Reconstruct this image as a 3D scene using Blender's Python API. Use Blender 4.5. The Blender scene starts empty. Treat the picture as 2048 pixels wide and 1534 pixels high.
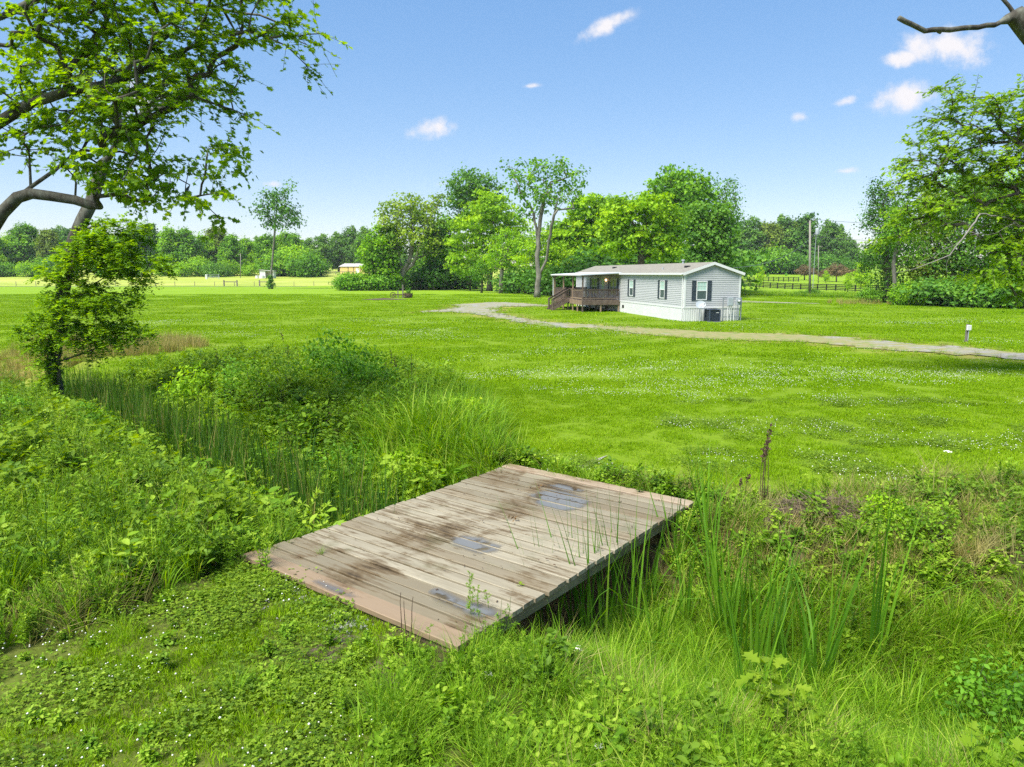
import bpy, math, random
import numpy as np
from mathutils import Vector, Matrix

# ------------------------------------------------------------------ camera, sky, sun, exposure
S = bpy.context.scene
COL = S.collection
HC = 3.2                       # camera height above the lawn
FPX = 1419.0                   # focal length in photograph pixels (2048 wide)
PITCH = math.radians(8.8)
cam_data = bpy.data.cameras.new('camera')
cam_data.sensor_width = 36.0
cam_data.lens = 36.0 * FPX / 2048.0
cam_data.clip_start = 0.1
cam_data.clip_end = 6000
cam = bpy.data.objects.new('camera', cam_data)
COL.objects.link(cam)
cam.location = (0, 0, HC)
cam.rotation_euler = (math.radians(90) - PITCH, 0, 0)
S.camera = cam

SUN_EL, SUN_AZ = math.radians(58), math.radians(222)   # azimuth clockwise from +Y: sun behind the camera, to its left
world = bpy.data.worlds.new('World')
S.world = world
world.use_nodes = True
SKY_STRENGTH = 0.13
SUN_STRENGTH = 3.0
sun_data = bpy.data.lights.new('sun', 'SUN')
sun_data.energy = SUN_STRENGTH
sun_data.angle = math.radians(32)
sun_data.color = (1.0, 0.95, 0.86)
sun = bpy.data.objects.new('sun', sun_data)
COL.objects.link(sun)
_sd = Vector((math.sin(SUN_AZ) * math.cos(SUN_EL), math.cos(SUN_AZ) * math.cos(SUN_EL), math.sin(SUN_EL)))
sun.rotation_euler = _sd.to_track_quat('Z', 'Y').to_euler()
S.view_settings.view_transform = 'Standard'
S.view_settings.look = 'None'
S.view_settings.exposure = 1.68
S.view_settings.gamma = 1.0
S.view_settings.use_curve_mapping = False
S.render.engine = 'CYCLES'
S.cycles.max_bounces = 8
S.cycles.diffuse_bounces = 5
S.cycles.transmission_bounces = 5
S.cycles.glossy_bounces = 2
S.cycles.transparent_max_bounces = 4
S.cycles.use_denoising = False
S.cycles.denoiser = 'OPENIMAGEDENOISE'
S.cycles.denoising_input_passes = 'RGB_ALBEDO_NORMAL'
S.cycles.denoising_prefilter = 'FAST'
S.cycles.use_adaptive_sampling = True
S.cycles.adaptive_threshold = 0.012
S.cycles.sample_clamp_indirect = 6.0


def ray(px, py):
    a, b = (px - 1024.0) / FPX, (767.0 - py) / FPX
    return Vector((a, b * math.sin(PITCH) + math.cos(PITCH), b * math.cos(PITCH) - math.sin(PITCH)))


def at(px, py, z=0.0):
    """photograph pixel -> point of the horizontal plane at height z"""
    d = ray(px, py)
    s = (z - HC) / d.z
    return Vector((d.x * s, d.y * s, z))


def atd(px, py, Y):
    """photograph pixel -> point at distance Y in front of the camera"""
    d = ray(px, py)
    s = Y / d.y
    return Vector((d.x * s, Y, HC + d.z * s))


def build_world():
    nt = world.node_tree
    nt.nodes.clear()
    N, L = nt.nodes, nt.links
    out = N.new('ShaderNodeOutputWorld')
    bg = N.new('ShaderNodeBackground')
    bg.inputs['Strength'].default_value = SKY_STRENGTH
    sky = N.new('ShaderNodeTexSky')
    sky.sky_type = 'NISHITA'
    sky.sun_disc = False
    sky.sun_elevation = SUN_EL
    sky.sun_rotation = SUN_AZ
    sky.altitude = 100
    sky.air_density = 1.0
    sky.dust_density = 0.0
    sky.ozone_density = 1.0
    tc = N.new('ShaderNodeTexCoord')
    sep = N.new('ShaderNodeSeparateXYZ')
    L.new(tc.outputs['Generated'], sep.inputs[0])

    def math_(op, a, b=None, c=None):
        n = N.new('ShaderNodeMath')
        n.operation = op
        for i, v in enumerate((a, b, c)):
            if v is None:
                continue
            if isinstance(v, (int, float)):
                n.inputs[i].default_value = v
            else:
                L.new(v, n.inputs[i])
        return n.outputs[0]
    u = math_('DIVIDE', sep.outputs[0], sep.outputs[1])
    w = math_('DIVIDE', sep.outputs[2], sep.outputs[1])
    comb = N.new('ShaderNodeCombineXYZ')
    L.new(u, comb.inputs[0])
    L.new(w, comb.inputs[1])
    noi = N.new('ShaderNodeTexNoise')
    noi.inputs['Scale'].default_value = 22
    noi.inputs['Detail'].default_value = 5
    noi.inputs['Roughness'].default_value = 0.62
    L.new(comb.outputs[0], noi.inputs['Vector'])
    near = None
    # small fair-weather clouds: direction (as tangent coordinates), half sizes, tilt, thinness
    for (px, py, rx, ry, rot, thin) in [(1908, 94, 92, 34, -0.05, 0), (1800, 118, 36, 18, 0, .1), (1815, 190, 80, 31, 0.08, 0), (1698, 202, 36, 12, 0.2, .4),
                                        (1606, 234, 32, 16, 0, .35), (862, 256, 62, 24, 0.15, .2), (1212, 52, 72, 20, 0.42, .3), (1058, 172, 34, 8, 0.05, .5),
                                        (1690, 342, 46, 10, 0.1, .5), (545, 368, 34, 12, 0, .45), (885, 366, 24, 10, 0.2, .5), (275, 200, 80, 60, 0, .3)]:
        d = ray(px, py)
        mp = N.new('ShaderNodeMapping')
        mp.vector_type = 'TEXTURE'
        mp.inputs['Location'].default_value = (d.x / d.y, d.z / d.y, 0)
        mp.inputs['Rotation'].default_value = (0, 0, rot)
        mp.inputs['Scale'].default_value = (rx / FPX, ry / FPX, 1)
        L.new(comb.outputs[0], mp.inputs[0])
        ln = N.new('ShaderNodeVectorMath')
        ln.operation = 'LENGTH'
        L.new(mp.outputs[0], ln.inputs[0])
        r = math_('ADD', ln.outputs['Value'], thin) if thin else ln.outputs['Value']
        near = r if near is None else math_('MINIMUM', near, r)
    m = math_('ADD', near, math_('MULTIPLY', math_('SUBTRACT', noi.outputs[0], 0.5), -3.4))
    mr = N.new('ShaderNodeMapRange')
    mr.interpolation_type = 'SMOOTHSTEP'
    L.new(m, mr.inputs[0])
    mr.inputs[1].default_value = 1.3
    mr.inputs[2].default_value = 0.1
    fall = N.new('ShaderNodeMapRange')
    fall.interpolation_type = 'SMOOTHSTEP'
    L.new(near, fall.inputs[0])
    fall.inputs[1].default_value = 1.5
    fall.inputs[2].default_value = 0.8
    total = math_('MULTIPLY', mr.outputs[0], fall.outputs[0])
    hs = N.new('ShaderNodeHueSaturation')
    hs.inputs['Saturation'].default_value = 1.95
    hs.inputs['Value'].default_value = 1.0
    gm = N.new('ShaderNodeGamma')
    gm.inputs[1].default_value = 0.45
    L.new(sky.outputs[0], gm.inputs[0])
    L.new(gm.outputs[0], hs.inputs['Color'])
    tint = N.new('ShaderNodeMix')
    tint.data_type = 'RGBA'
    tint.blend_type = 'MULTIPLY'
    tint.inputs[0].default_value = 1
    L.new(hs.outputs[0], tint.inputs[6])
    tint.inputs[7].default_value = (.97, .96, 1.07, 1)
    mix = N.new('ShaderNodeMix')
    mix.data_type = 'RGBA'
    L.new(total, mix.inputs[0])
    L.new(tint.outputs[2], mix.inputs[6])
    mix.inputs[7].default_value = (2.3, 2.25, 2.35, 1)
    L.new(mix.outputs[2], bg.inputs['Color'])
    L.new(bg.outputs[0], out.inputs[0])


build_world()
world.cycles.sampling_method = 'MANUAL'
world.cycles.sample_map_resolution = 256

# ------------------------------------------------------------------ helpers


def lerp_ss(x, a, b):
    t = np.clip((np.asarray(x, float) - a) / (b - a), 0, 1)
    return t * t * (3 - 2 * t)


def tag(o, label=None, cat=None, group=None, kind=None):
    if label:
        o['label'] = label
    if cat:
        o['category'] = cat
    if group:
        o['group'] = group
    if kind:
        o['kind'] = kind
    return o


def empty(name, loc=(0, 0, 0), rz=0.0):
    o = bpy.data.objects.new(name, None)
    o.empty_display_size = 0.2
    COL.objects.link(o)
    o.location = loc
    o.rotation_euler = (0, 0, rz)
    return o


def link(name, me, mat=None, parent=None, loc=None, rot=None):
    if mat is not None and not me.materials:
        me.materials.append(mat)
    o = bpy.data.objects.new(name, me)
    COL.objects.link(o)
    if parent is not None:
        o.parent = parent
    if loc is not None:
        o.location = loc
    if rot is not None:
        o.rotation_euler = rot
    return o


def copy_tree(o, parent=None, loc=None, rz=None, scale=None):
    c = o.copy()
    COL.objects.link(c)
    c.parent = parent
    if loc is not None:
        c.location = loc
    if rz is not None:
        c.rotation_euler = (0, 0, rz)
    if scale is not None:
        c.scale = scale if hasattr(scale, '__len__') else (scale,) * 3
    for ch in o.children:
        copy_tree(ch, c)
    return c


class MB:
    """collects vertices and faces of one mesh"""

    def __init__(self):
        self.v, self.f = [], []

    def poly(self, pts):
        n = len(self.v)
        self.v += [tuple(p) for p in pts]
        self.f.append(tuple(range(n, n + len(pts))))
        return self

    def box(self, x0, y0, z0, x1, y1, z1, m=None):
        n = len(self.v)
        ps = [(x0, y0, z0), (x1, y0, z0), (x1, y1, z0), (x0, y1, z0), (x0, y0, z1), (x1, y0, z1), (x1, y1, z1), (x0, y1, z1)]
        if m is not None:
            ps = [tuple(m @ Vector(p)) for p in ps]
        self.v += ps
        self.f += [tuple(n + i for i in q) for q in ((0, 3, 2, 1), (4, 5, 6, 7), (0, 1, 5, 4), (1, 2, 6, 5), (2, 3, 7, 6), (3, 0, 4, 7))]
        return self

    def beam(self, p, q, w, h, up=(0, 0, 1)):
        p, q = Vector(p), Vector(q)
        d = (q - p)
        L = d.length
        d.normalize()
        s = d.cross(Vector(up))
        if s.length < 1e-4:
            s = d.cross(Vector((0, 1, 0)))
        s.normalize()
        u = s.cross(d)
        m = Matrix((s, d, u)).transposed().to_4x4()
        m.translation = p
        return self.box(-w / 2, 0, -h / 2, w / 2, L, h / 2, m)

    def tube(self, pts, rad, k=8, cap=True):
        pts = [Vector(p) for p in pts]
        if not hasattr(rad, '__len__'):
            rad = [rad] * len(pts)
        n0 = len(self.v)
        t = (pts[1] - pts[0]).normalized()
        ref = Vector((1, 0, 0)) if abs(t.x) < 0.8 else Vector((0, 1, 0))
        a = t.cross(ref).normalized()
        for i, p in enumerate(pts):
            if i == 0:
                t = (pts[1] - pts[0])
            elif i == len(pts) - 1:
                t = (pts[-1] - pts[-2])
            else:
                t = (pts[i + 1] - pts[i - 1])
            if t.length < 1e-9:
                t = Vector((0, 0, 1))
            t.normalize()
            a = (a - t * a.dot(t))
            if a.length < 1e-6:
                a = t.orthogonal()
            a.normalize()
            b = t.cross(a)
            r = rad[i]
            for j in range(k):
                an = 2 * math.pi * j / k
                self.v.append(tuple(p + a * (r * math.cos(an)) + b * (r * math.sin(an))))
        for i in range(len(pts) - 1):
            for j in range(k):
                q, w_ = n0 + i * k + j, n0 + i * k + (j + 1) % k
                self.f.append((q, w_, w_ + k, q + k))
        if cap:
            self.f.append(tuple(n0 + j for j in reversed(range(k))))
            e = n0 + (len(pts) - 1) * k
            self.f.append(tuple(e + j for j in range(k)))
        return self

    def lathe(self, prof, k=16, c=(0, 0, 0)):
        n0 = len(self.v)
        for (r, z) in prof:
            for j in range(k):
                an = 2 * math.pi * j / k
                self.v.append((c[0] + r * math.cos(an), c[1] + r * math.sin(an), c[2] + z))
        for i in range(len(prof) - 1):
            for j in range(k):
                q, w_ = n0 + i * k + j, n0 + i * k + (j + 1) % k
                self.f.append((q, w_, w_ + k, q + k))
        return self

    def mesh(self, name, mat=None, smooth=False):
        me = bpy.data.meshes.new(name)
        me.from_pydata(self.v, [], self.f)
        if smooth:
            me.polygons.foreach_set('use_smooth', [True] * len(me.polygons))
        if mat is not None:
            me.materials.append(mat)
        me.update()
        return me

    def build(self, name, mat, parent=None, smooth=False, bevel=0, loc=None, rot=None):
        o = link(name, self.mesh(name, mat, smooth), None, parent, loc, rot)
        if bevel:
            b = o.modifiers.new('bevel', 'BEVEL')
            b.width = bevel
            b.segments = 1
            b.limit_method = 'ANGLE'
        return o


def np_mesh(name, V, F, mat=None, attrs=None, smooth=False):
    """V (n,3); F list of (m,k) int arrays; attrs {name: (n,) float}"""
    me = bpy.data.meshes.new(name)
    me.vertices.add(len(V))
    me.vertices.foreach_set('co', np.ascontiguousarray(V, np.float32).ravel())
    tot = np.concatenate([np.full(len(f), f.shape[1], np.int32) for f in F])
    li = np.concatenate([np.ascontiguousarray(f, np.int32).ravel() for f in F])
    st = np.concatenate([[0], np.cumsum(tot)[:-1]]).astype(np.int32)
    me.loops.add(len(li))
    me.loops.foreach_set('vertex_index', li)
    me.polygons.add(len(tot))
    me.polygons.foreach_set('loop_start', st)
    if smooth:
        me.polygons.foreach_set('use_smooth', np.ones(len(tot), bool))
    for k, a in (attrs or {}).items():
        at_ = me.attributes.new(k, 'FLOAT', 'POINT')
        at_.data.foreach_set('value', np.ascontiguousarray(a, np.float32))
    if mat is not None:
        me.materials.append(mat)
    me.update(calc_edges=True)
    return me


# leaf outlines: half outline (x = half width, y = along the leaf), mirrored
def _tmpl(half, fold=0.12):
    half = np.array(half, float)
    n = len(half)
    V = [(x, y, fold * abs(x)) for x, y in half] + [(-x, y, fold * abs(x)) for x, y in half[1:-1]]
    a = list(range(n))
    b = [0] + [n + i for i in range(n - 2)][::1] + [n - 1]
    return np.array(V), [np.array([a]), np.array([b[::-1]])]


LEAF = {
    'card': _tmpl([(0, 0), (.36, .45), (0, 1)], .3),
    'lance': _tmpl([(0, 0), (.13, .4), (0, 1)], .3),
    'ovate': _tmpl([(0, 0), (.24, .22), (.27, .5), (.13, .82), (0, 1)], .25),
    'maple': _tmpl([(0, 0), (.30, -.04), (.24, .14), (.56, .36), (.27, .44), (.30, .72), (.13, .64), (0, 1)], .2),
    'oak': _tmpl([(0, 0), (.12, .16), (.26, .24), (.12, .34), (.34, .52), (.13, .58), (.30, .80), (.12, .82), (0, 1)], .2),
    'clump': _tmpl([(0, 0), (.34, .12), (.22, .38), (.5, .62), (.14, .7), (0, 1)], .5),
    'round': _tmpl([(0, 0), (.34, .3), (.34, .7), (0, 1)], .15),
}


def unit(a):
    return a / np.maximum(np.linalg.norm(a, axis=1, keepdims=True), 1e-9)


def leaf_arrays(P, Nn, T, size, var, kind):
    """P positions (petiole), Nn face normals, T growth direction -> V, F, var per vertex"""
    tv, tf = LEAF[kind]
    n, k = len(P), len(tv)
    T = unit(T - Nn * np.sum(T * Nn, 1, keepdims=True))
    B = np.cross(T, Nn)
    size = np.asarray(size)[:, None, None]
    V = P[:, None, :] + size * (tv[None, :, 0:1] * B[:, None, :] + tv[None, :, 1:2] * T[:, None, :] + tv[None, :, 2:3] * Nn[:, None, :])
    off = (np.arange(n) * k)[:, None]
    F = [(f[0][None, :] + off) for f in tf]
    return V.reshape(-1, 3), F, np.repeat(var, k)


def join_arrays(parts):
    V, F, A, n = [], [], [], 0
    for v, f, a in parts:
        V.append(v)
        F += [x + n for x in f]
        A.append(a)
        n += len(v)
    return np.concatenate(V), F, np.concatenate(A)


def blades(rng, base, L, W, lean, az, var, segs=4, droop=1.0, curl=0.0):
    """grass blades: base (n,3), length, width, lean at the root, azimuth; bends over by droop towards the tip"""
    n = len(base)
    d = np.stack([np.cos(az), np.sin(az), np.zeros(n)], 1)
    side = np.stack([-np.sin(az), np.cos(az), np.zeros(n)], 1)
    tw = rng.uniform(-.9, .9, n)[:, None]
    side = unit(side * np.cos(tw) + d * np.sin(tw))
    p = base.copy()
    rows = []
    for s in range(segs + 1):
        t = s / segs
        w = W * (1 - t ** 1.6) * (0.75 + .5 * math.sin(math.pi * min(t + .15, 1)))
        rows.append(p + side * (w / 2)[:, None])
        if s < segs:
            rows.append(p - side * (w / 2)[:, None])
        ang = lean + droop * ((s + .5) / segs) ** 1.5
        p = p + (d * np.sin(ang)[:, None] + np.array([[0, 0, 1.0]]) * np.cos(ang)[:, None]) * (L / segs)[:, None]
    k = 2 * segs + 1
    V = np.stack(rows, 1).reshape(-1, 3)
    off = (np.arange(n) * k)[:, None]
    F = []
    for s in range(segs - 1):
        F.append(np.array([[2 * s, 2 * s + 1, 2 * s + 3, 2 * s + 2]]) + off)
    s = segs - 1
    F.append(np.array([[2 * s, 2 * s + 1, 2 * s + 2]]) + off)
    return V, F, np.repeat(var, k)


# ------------------------------------------------------------------ materials
def new_mat(name):
    m = bpy.data.materials.new(name)
    m.use_nodes = True
    m.node_tree.nodes.clear()
    return m, m.node_tree.nodes, m.node_tree.links


def ramp(N, stops):
    r = N.new('ShaderNodeValToRGB')
    e = r.color_ramp.elements
    while len(e) < len(stops):
        e.new(0.5)
    for i, (p, c) in enumerate(stops):
        e[i].position = p
        e[i].color = (*c, 1)
    return r


GAIN = {'leaf_': 1.6, 'weed': 1.1, 'long': 1.05}


def leaf_mat(name, stops, trans=0.4, rough=0.55, spec=0.18, rnd=0.25, warm=1.12, drift=0.0):
    g = GAIN.get(name[:5], GAIN.get(name[:4], 1.0))
    stops = [(q, tuple(min(v * g, .55) for v in c)) for q, c in stops]
    m, N, L = new_mat(name)
    out = N.new('ShaderNodeOutputMaterial')
    at_ = N.new('ShaderNodeAttribute')
    at_.attribute_name = 'v'
    oi = N.new('ShaderNodeObjectInfo')
    add = N.new('ShaderNodeMath')
    add.operation = 'MULTIPLY_ADD'
    L.new(oi.outputs['Random'], add.inputs[0])
    add.inputs[1].default_value = rnd
    sub = N.new('ShaderNodeMath')
    sub.operation = 'SUBTRACT'
    L.new(at_.outputs['Fac'], sub.inputs[0])
    sub.inputs[1].default_value = rnd / 2
    L.new(sub.outputs[0], add.inputs[2])
    if drift:      # broad patches of paler and deeper grass over the ground
        geo = N.new('ShaderNodeNewGeometry')
        mp = N.new('ShaderNodeMapping')
        mp.inputs['Scale'].default_value = (1, 1.8, 0)
        L.new(geo.outputs['Position'], mp.inputs[0])
        nz = N.new('ShaderNodeTexNoise')
        nz.inputs['Scale'].default_value = .16
        nz.inputs['Detail'].default_value = 4
        L.new(mp.outputs[0], nz.inputs['Vector'])
        a2 = N.new('ShaderNodeMath')
        a2.operation = 'MULTIPLY_ADD'
        L.new(nz.outputs[0], a2.inputs[0])
        a2.inputs[1].default_value = drift
        L.new(add.outputs[0], a2.inputs[2])
        a3 = N.new('ShaderNodeMath')
        a3.operation = 'SUBTRACT'
        L.new(a2.outputs[0], a3.inputs[0])
        a3.inputs[1].default_value = drift / 2
        add = a3
    r = ramp(N, [(q, (min(c[0] * warm, .9), c[1] * 1.08, c[2] * .8)) for q, c in stops])
    L.new(add.outputs[0], r.inputs[0])
    p = N.new('ShaderNodeBsdfPrincipled')
    p.inputs['Roughness'].default_value = rough
    p.inputs['Specular IOR Level'].default_value = spec
    L.new(r.outputs[0], p.inputs['Base Color'])
    t = N.new('ShaderNodeBsdfTranslucent')
    hs = N.new('ShaderNodeHueSaturation')
    hs.inputs['Hue'].default_value = 0.485
    hs.inputs['Saturation'].default_value = 1.1
    hs.inputs['Value'].default_value = 1.25
    L.new(r.outputs[0], hs.inputs['Color'])
    L.new(hs.outputs[0], t.inputs['Color'])
    mx = N.new('ShaderNodeMixShader')
    mx.inputs[0].default_value = trans
    L.new(p.outputs[0], mx.inputs[1])
    L.new(t.outputs[0], mx.inputs[2])
    L.new(mx.outputs[0], out.inputs[0])
    return m


def noise_mat(name, stops, scale=5, detail=6, rough=0.8, bump=0.0, stretch=(1, 1, 1), coord='Object', spec=0.2, bscale=None, rnd=0.0, metallic=0.0):
    m, N, L = new_mat(name)
    out = N.new('ShaderNodeOutputMaterial')
    tc = N.new('ShaderNodeTexCoord')
    mp = N.new('ShaderNodeMapping')
    mp.inputs['Scale'].default_value = stretch
    L.new(tc.outputs[coord], mp.inputs[0])
    n = N.new('ShaderNodeTexNoise')
    n.noise_dimensions = '4D'
    n.inputs['Scale'].default_value = scale
    n.inputs['Detail'].default_value = detail
    n.inputs['Roughness'].default_value = 0.6
    L.new(mp.outputs[0], n.inputs['Vector'])
    oi = N.new('ShaderNodeObjectInfo')
    ml = N.new('ShaderNodeMath')
    ml.operation = 'MULTIPLY'
    ml.inputs[1].default_value = 40
    L.new(oi.outputs['Random'], ml.inputs[0])
    L.new(ml.outputs[0], n.inputs['W'])
    r = ramp(N, stops)
    fac = n.outputs[0]
    if rnd:
        ma = N.new('ShaderNodeMath')
        ma.operation = 'MULTIPLY_ADD'
        L.new(oi.outputs['Random'], ma.inputs[0])
        ma.inputs[1].default_value = rnd
        sb = N.new('ShaderNodeMath')
        sb.operation = 'SUBTRACT'
        L.new(fac, sb.inputs[0])
        sb.inputs[1].default_value = rnd / 2
        L.new(sb.outputs[0], ma.inputs[2])
        fac = ma.outputs[0]
    L.new(fac, r.inputs[0])
    p = N.new('ShaderNodeBsdfPrincipled')
    p.inputs['Roughness'].default_value = rough
    p.inputs['Metallic'].default_value = metallic
    p.inputs['Specular IOR Level'].default_value = spec
    L.new(r.outputs[0], p.inputs['Base Color'])
    if bump:
        b = N.new('ShaderNodeBump')
        b.inputs['Strength'].default_value = bump
        b.inputs['Distance'].default_value = 0.02
        src = n
        if bscale:
            src = N.new('ShaderNodeTexNoise')
            src.inputs['Scale'].default_value = bscale
            src.inputs['Detail'].default_value = 5
            L.new(mp.outputs[0], src.inputs['Vector'])
        L.new(src.outputs[0], b.inputs['Height'])
        L.new(b.outputs[0], p.inputs['Normal'])
    L.new(p.outputs[0], out.inputs[0])
    return m


def flat_mat(name, col, rough=0.6, spec=0.3, vary=0.12, scale=3, metallic=0.0):
    """a plain painted surface with faint weathering"""
    c = np.array(col)
    return noise_mat(name, [(0.3, tuple(c * (1 - vary))), (0.7, tuple(np.minimum(c * (1 + vary), .95)))], scale=scale, rough=rough, spec=spec, metallic=metallic)


M = {}
M['siding'] = flat_mat('siding_vinyl', (.41, .42, .425), rough=.5, vary=.05, scale=1.2)
M['white'] = flat_mat('white_vinyl', (.62, .63, .63), rough=.45, vary=.05)
M['skirt'] = noise_mat('skirting_vinyl', [(.3, (.5, .51, .51)), (.6, (.58, .59, .59))], scale=1.5, rough=.5)
M['shutter'] = flat_mat('shutter_slate', (.035, .047, .062), rough=.5, vary=.15)
M['shingle'] = noise_mat('asphalt_shingle', [(.25, (.155, .147, .122)), (.55, (.22, .208, .172)), (.8, (.275, .262, .222))], scale=9, rough=.95, bump=.3, stretch=(1, .35, 1))
M['metalroof'] = flat_mat('porch_roof_metal', (.50, .53, .56), rough=.4, vary=.08)
M['deckwood'] = noise_mat('porch_wood', [(.25, (.07, .051, .04)), (.55, (.125, .094, .075)), (.85, (.185, .148, .12))], scale=6, rough=.85, stretch=(1, 1, .3), rnd=.3, bump=.2)
M['rawwood'] = noise_mat('raw_lumber', [(.25, (.19, .13, .085)), (.55, (.28, .20, .135)), (.85, (.36, .28, .2))], scale=6, rough=.85, stretch=(1, 1, .3), rnd=.3)
M['dark'] = flat_mat('dark_plastic', (.02, .02, .022), rough=.5)
M['acmetal'] = flat_mat('air_conditioner_paint', (.045, .06, .085), rough=.45, vary=.1)
M['acgrille'] = flat_mat('air_conditioner_grille', (.012, .015, .018), rough=.5)
M['greymetal'] = flat_mat('galvanised_grey', (.33, .37, .40), rough=.45, vary=.1)
M['steel'] = flat_mat('steel_dull', (.20, .225, .245), rough=.5)
M['fence'] = flat_mat('black_fence_paint', (.012, .013, .012), rough=.7)
M['polewood'] = noise_mat('pole_wood', [(.3, (.17, .155, .135)), (.7, (.29, .27, .24))], scale=5, rough=.9, stretch=(1, 1, .15))
M['greywood'] = noise_mat('post_wood', [(.3, (.12, .105, .09)), (.7, (.21, .19, .165))], scale=5, rough=.9, stretch=(1, 1, .2))
M['barn'] = flat_mat('barn_yellow', (.62, .45, .17), rough=.6, vary=.06)
M['barnroof'] = flat_mat('barn_roof_metal', (.42, .40, .38), rough=.45)
M['curtain'] = noise_mat('window_curtain', [(.35, (.30, .47, .42)), (.65, (.46, .60, .55))], scale=5, rough=.25, stretch=(6, 6, .3), spec=.6)
M['screen'] = flat_mat('window_screen', (.055, .085, .085), rough=.3, spec=.6, vary=.2, scale=8)
M['glassdark'] = flat_mat('porch_window_glass', (.03, .065, .055), rough=.15, spec=.6, vary=.4, scale=4)
M['wire'] = flat_mat('wire_dark', (.10, .11, .11), rough=.5)
M['soil'] = noise_mat('bare_soil', [(.3, (.05, .036, .024)), (.7, (.12, .09, .062))], scale=14, rough=.95, bump=.5)
M['pebble'] = noise_mat('limestone_gravel', [(.3, (.17, .17, .155)), (.7, (.32, .32, .30))], scale=3, rough=.8, rnd=.5)
M['flower'] = flat_mat('white_petals', (.74, .74, .66), rough=.7)
M['stalk'] = noise_mat('dead_stalk', [(.3, (.055, .035, .022)), (.7, (.11, .07, .045))], scale=20, rough=.9)
M['bark'] = noise_mat('bark_brown', [(.25, (.045, .036, .028)), (.5, (.10, .085, .07)), (.75, (.17, .155, .135))], scale=5, rough=.95, bump=.8, stretch=(1, 1, .3), bscale=9)
M['barkpale'] = noise_mat('bark_pale', [(.3, (.08, .072, .058)), (.5, (.155, .145, .12)), (.7, (.25, .24, .20))], scale=2.5, rough=.9, bump=.5, stretch=(1, 1, .4), bscale=8)
M['barklichen'] = noise_mat('bark_lichen', [(.3, (.025, .021, .016)), (.46, (.062, .058, .045)), (.6, (.115, .12, .095)), (.8, (.20, .215, .18))], scale=6, rough=.9, bump=.7, stretch=(1, 1, .5), bscale=14)
M['deadlimb'] = noise_mat('dead_limb_grey', [(.3, (.13, .12, .105)), (.7, (.26, .245, .22))], scale=6, rough=.9)
# ------------------------------------------------------------------ foliage materials
M['leaf_bright'] = leaf_mat('leaf_bright', [(0, (.045, .12, .008)), (.45, (.11, .24, .012)), (.8, (.165, .30, .018)), (1, (.21, .34, .022))], .45)
M['leaf_yellow'] = leaf_mat('leaf_yellow', [(0, (.06, .14, .008)), (.4, (.15, .28, .012)), (.75, (.21, .34, .016)), (1, (.27, .39, .022))], .45)
M['leaf_mid'] = leaf_mat('leaf_mid', [(0, (.03, .09, .010)), (.5, (.075, .185, .016)), (1, (.16, .30, .03))], .42)
M['leaf_dark'] = leaf_mat('leaf_dark', [(0, (.022, .065, .012)), (.5, (.05, .135, .02)), (1, (.11, .22, .032))], .38)
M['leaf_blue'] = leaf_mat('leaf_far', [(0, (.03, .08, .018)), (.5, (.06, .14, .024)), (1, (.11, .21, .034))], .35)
M['leaf_olive'] = leaf_mat('leaf_olive', [(0, (.045, .08, .012)), (.5, (.11, .17, .025)), (1, (.20, .26, .05))], .4)
M['leaf_red'] = leaf_mat('leaf_plum', [(0, (.05, .035, .022)), (.5, (.125, .085, .055)), (1, (.20, .135, .085))], .3, warm=1.0)
M['weed'] = leaf_mat('weed_green', [(0, (.045, .115, .010)), (.45, (.11, .235, .014)), (.8, (.19, .33, .025)), (1, (.27, .40, .05))], .42, rnd=.6)
M['weed_dark'] = leaf_mat('weed_dark', [(0, (.03, .075, .010)), (.5, (.075, .165, .016)), (1, (.15, .26, .03))], .4, rnd=.6)
M['sapling'] = leaf_mat('sapling_yellow_green', [(0, (.075, .17, .008)), (.5, (.14, .26, .014)), (1, (.22, .33, .03))], .45, rnd=.25)
M['turf'] = leaf_mat('turf_grass', [(0, (.115, .205, .004)), (.45, (.18, .305, .005)), (.8, (.225, .355, .007)), (1, (.31, .40, .03))], .35, rnd=.3, spec=.05, warm=1.0, drift=1.1)
M['longgrass'] = leaf_mat('long_grass', [(0, (.055, .14, .008)), (.45, (.135, .29, .012)), (.8, (.22, .40, .02)), (1, (.34, .45, .08))], .42, rnd=.5)
M['cattail'] = leaf_mat('cattail_blade', [(0, (.025, .075, .014)), (.5, (.052, .14, .02)), (.85, (.11, .23, .025)), (1, (.32, .30, .12))], .35, rnd=.2)
M['cattail_bright'] = leaf_mat('cattail_blade_fresh', [(0, (.055, .15, .016)), (.5, (.10, .25, .02)), (.85, (.18, .36, .03)), (1, (.36, .36, .13))], .4, rnd=.2)
M['dry'] = leaf_mat('dry_grass', [(0, (.13, .11, .04)), (.5, (.26, .215, .095)), (1, (.42, .36, .18))], .3, rnd=.4, warm=1.0)
M['redgrass'] = leaf_mat('tan_red_grass', [(0, (.15, .17, .03)), (.4, (.28, .25, .08)), (.7, (.40, .31, .14)), (1, (.50, .38, .2))], .3, rnd=.4, warm=1.0)
M['clover'] = leaf_mat('clover_leaf', [(0, (.06, .125, .012)), (.5, (.125, .225, .018)), (1, (.20, .31, .03))], .35, rnd=.3)

# ------------------------------------------------------------------ terrain
DITCH = np.array([(-40, 47), (-22, 29.5), (-13.5, 21.6), (-7.4, 15.4), (-2.96, 11.0), (-.27, 8.42), (2.4, 6.5), (5.5, 5.3), (10, 4.4), (16, 3.6), (40, 2)], float)


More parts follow.
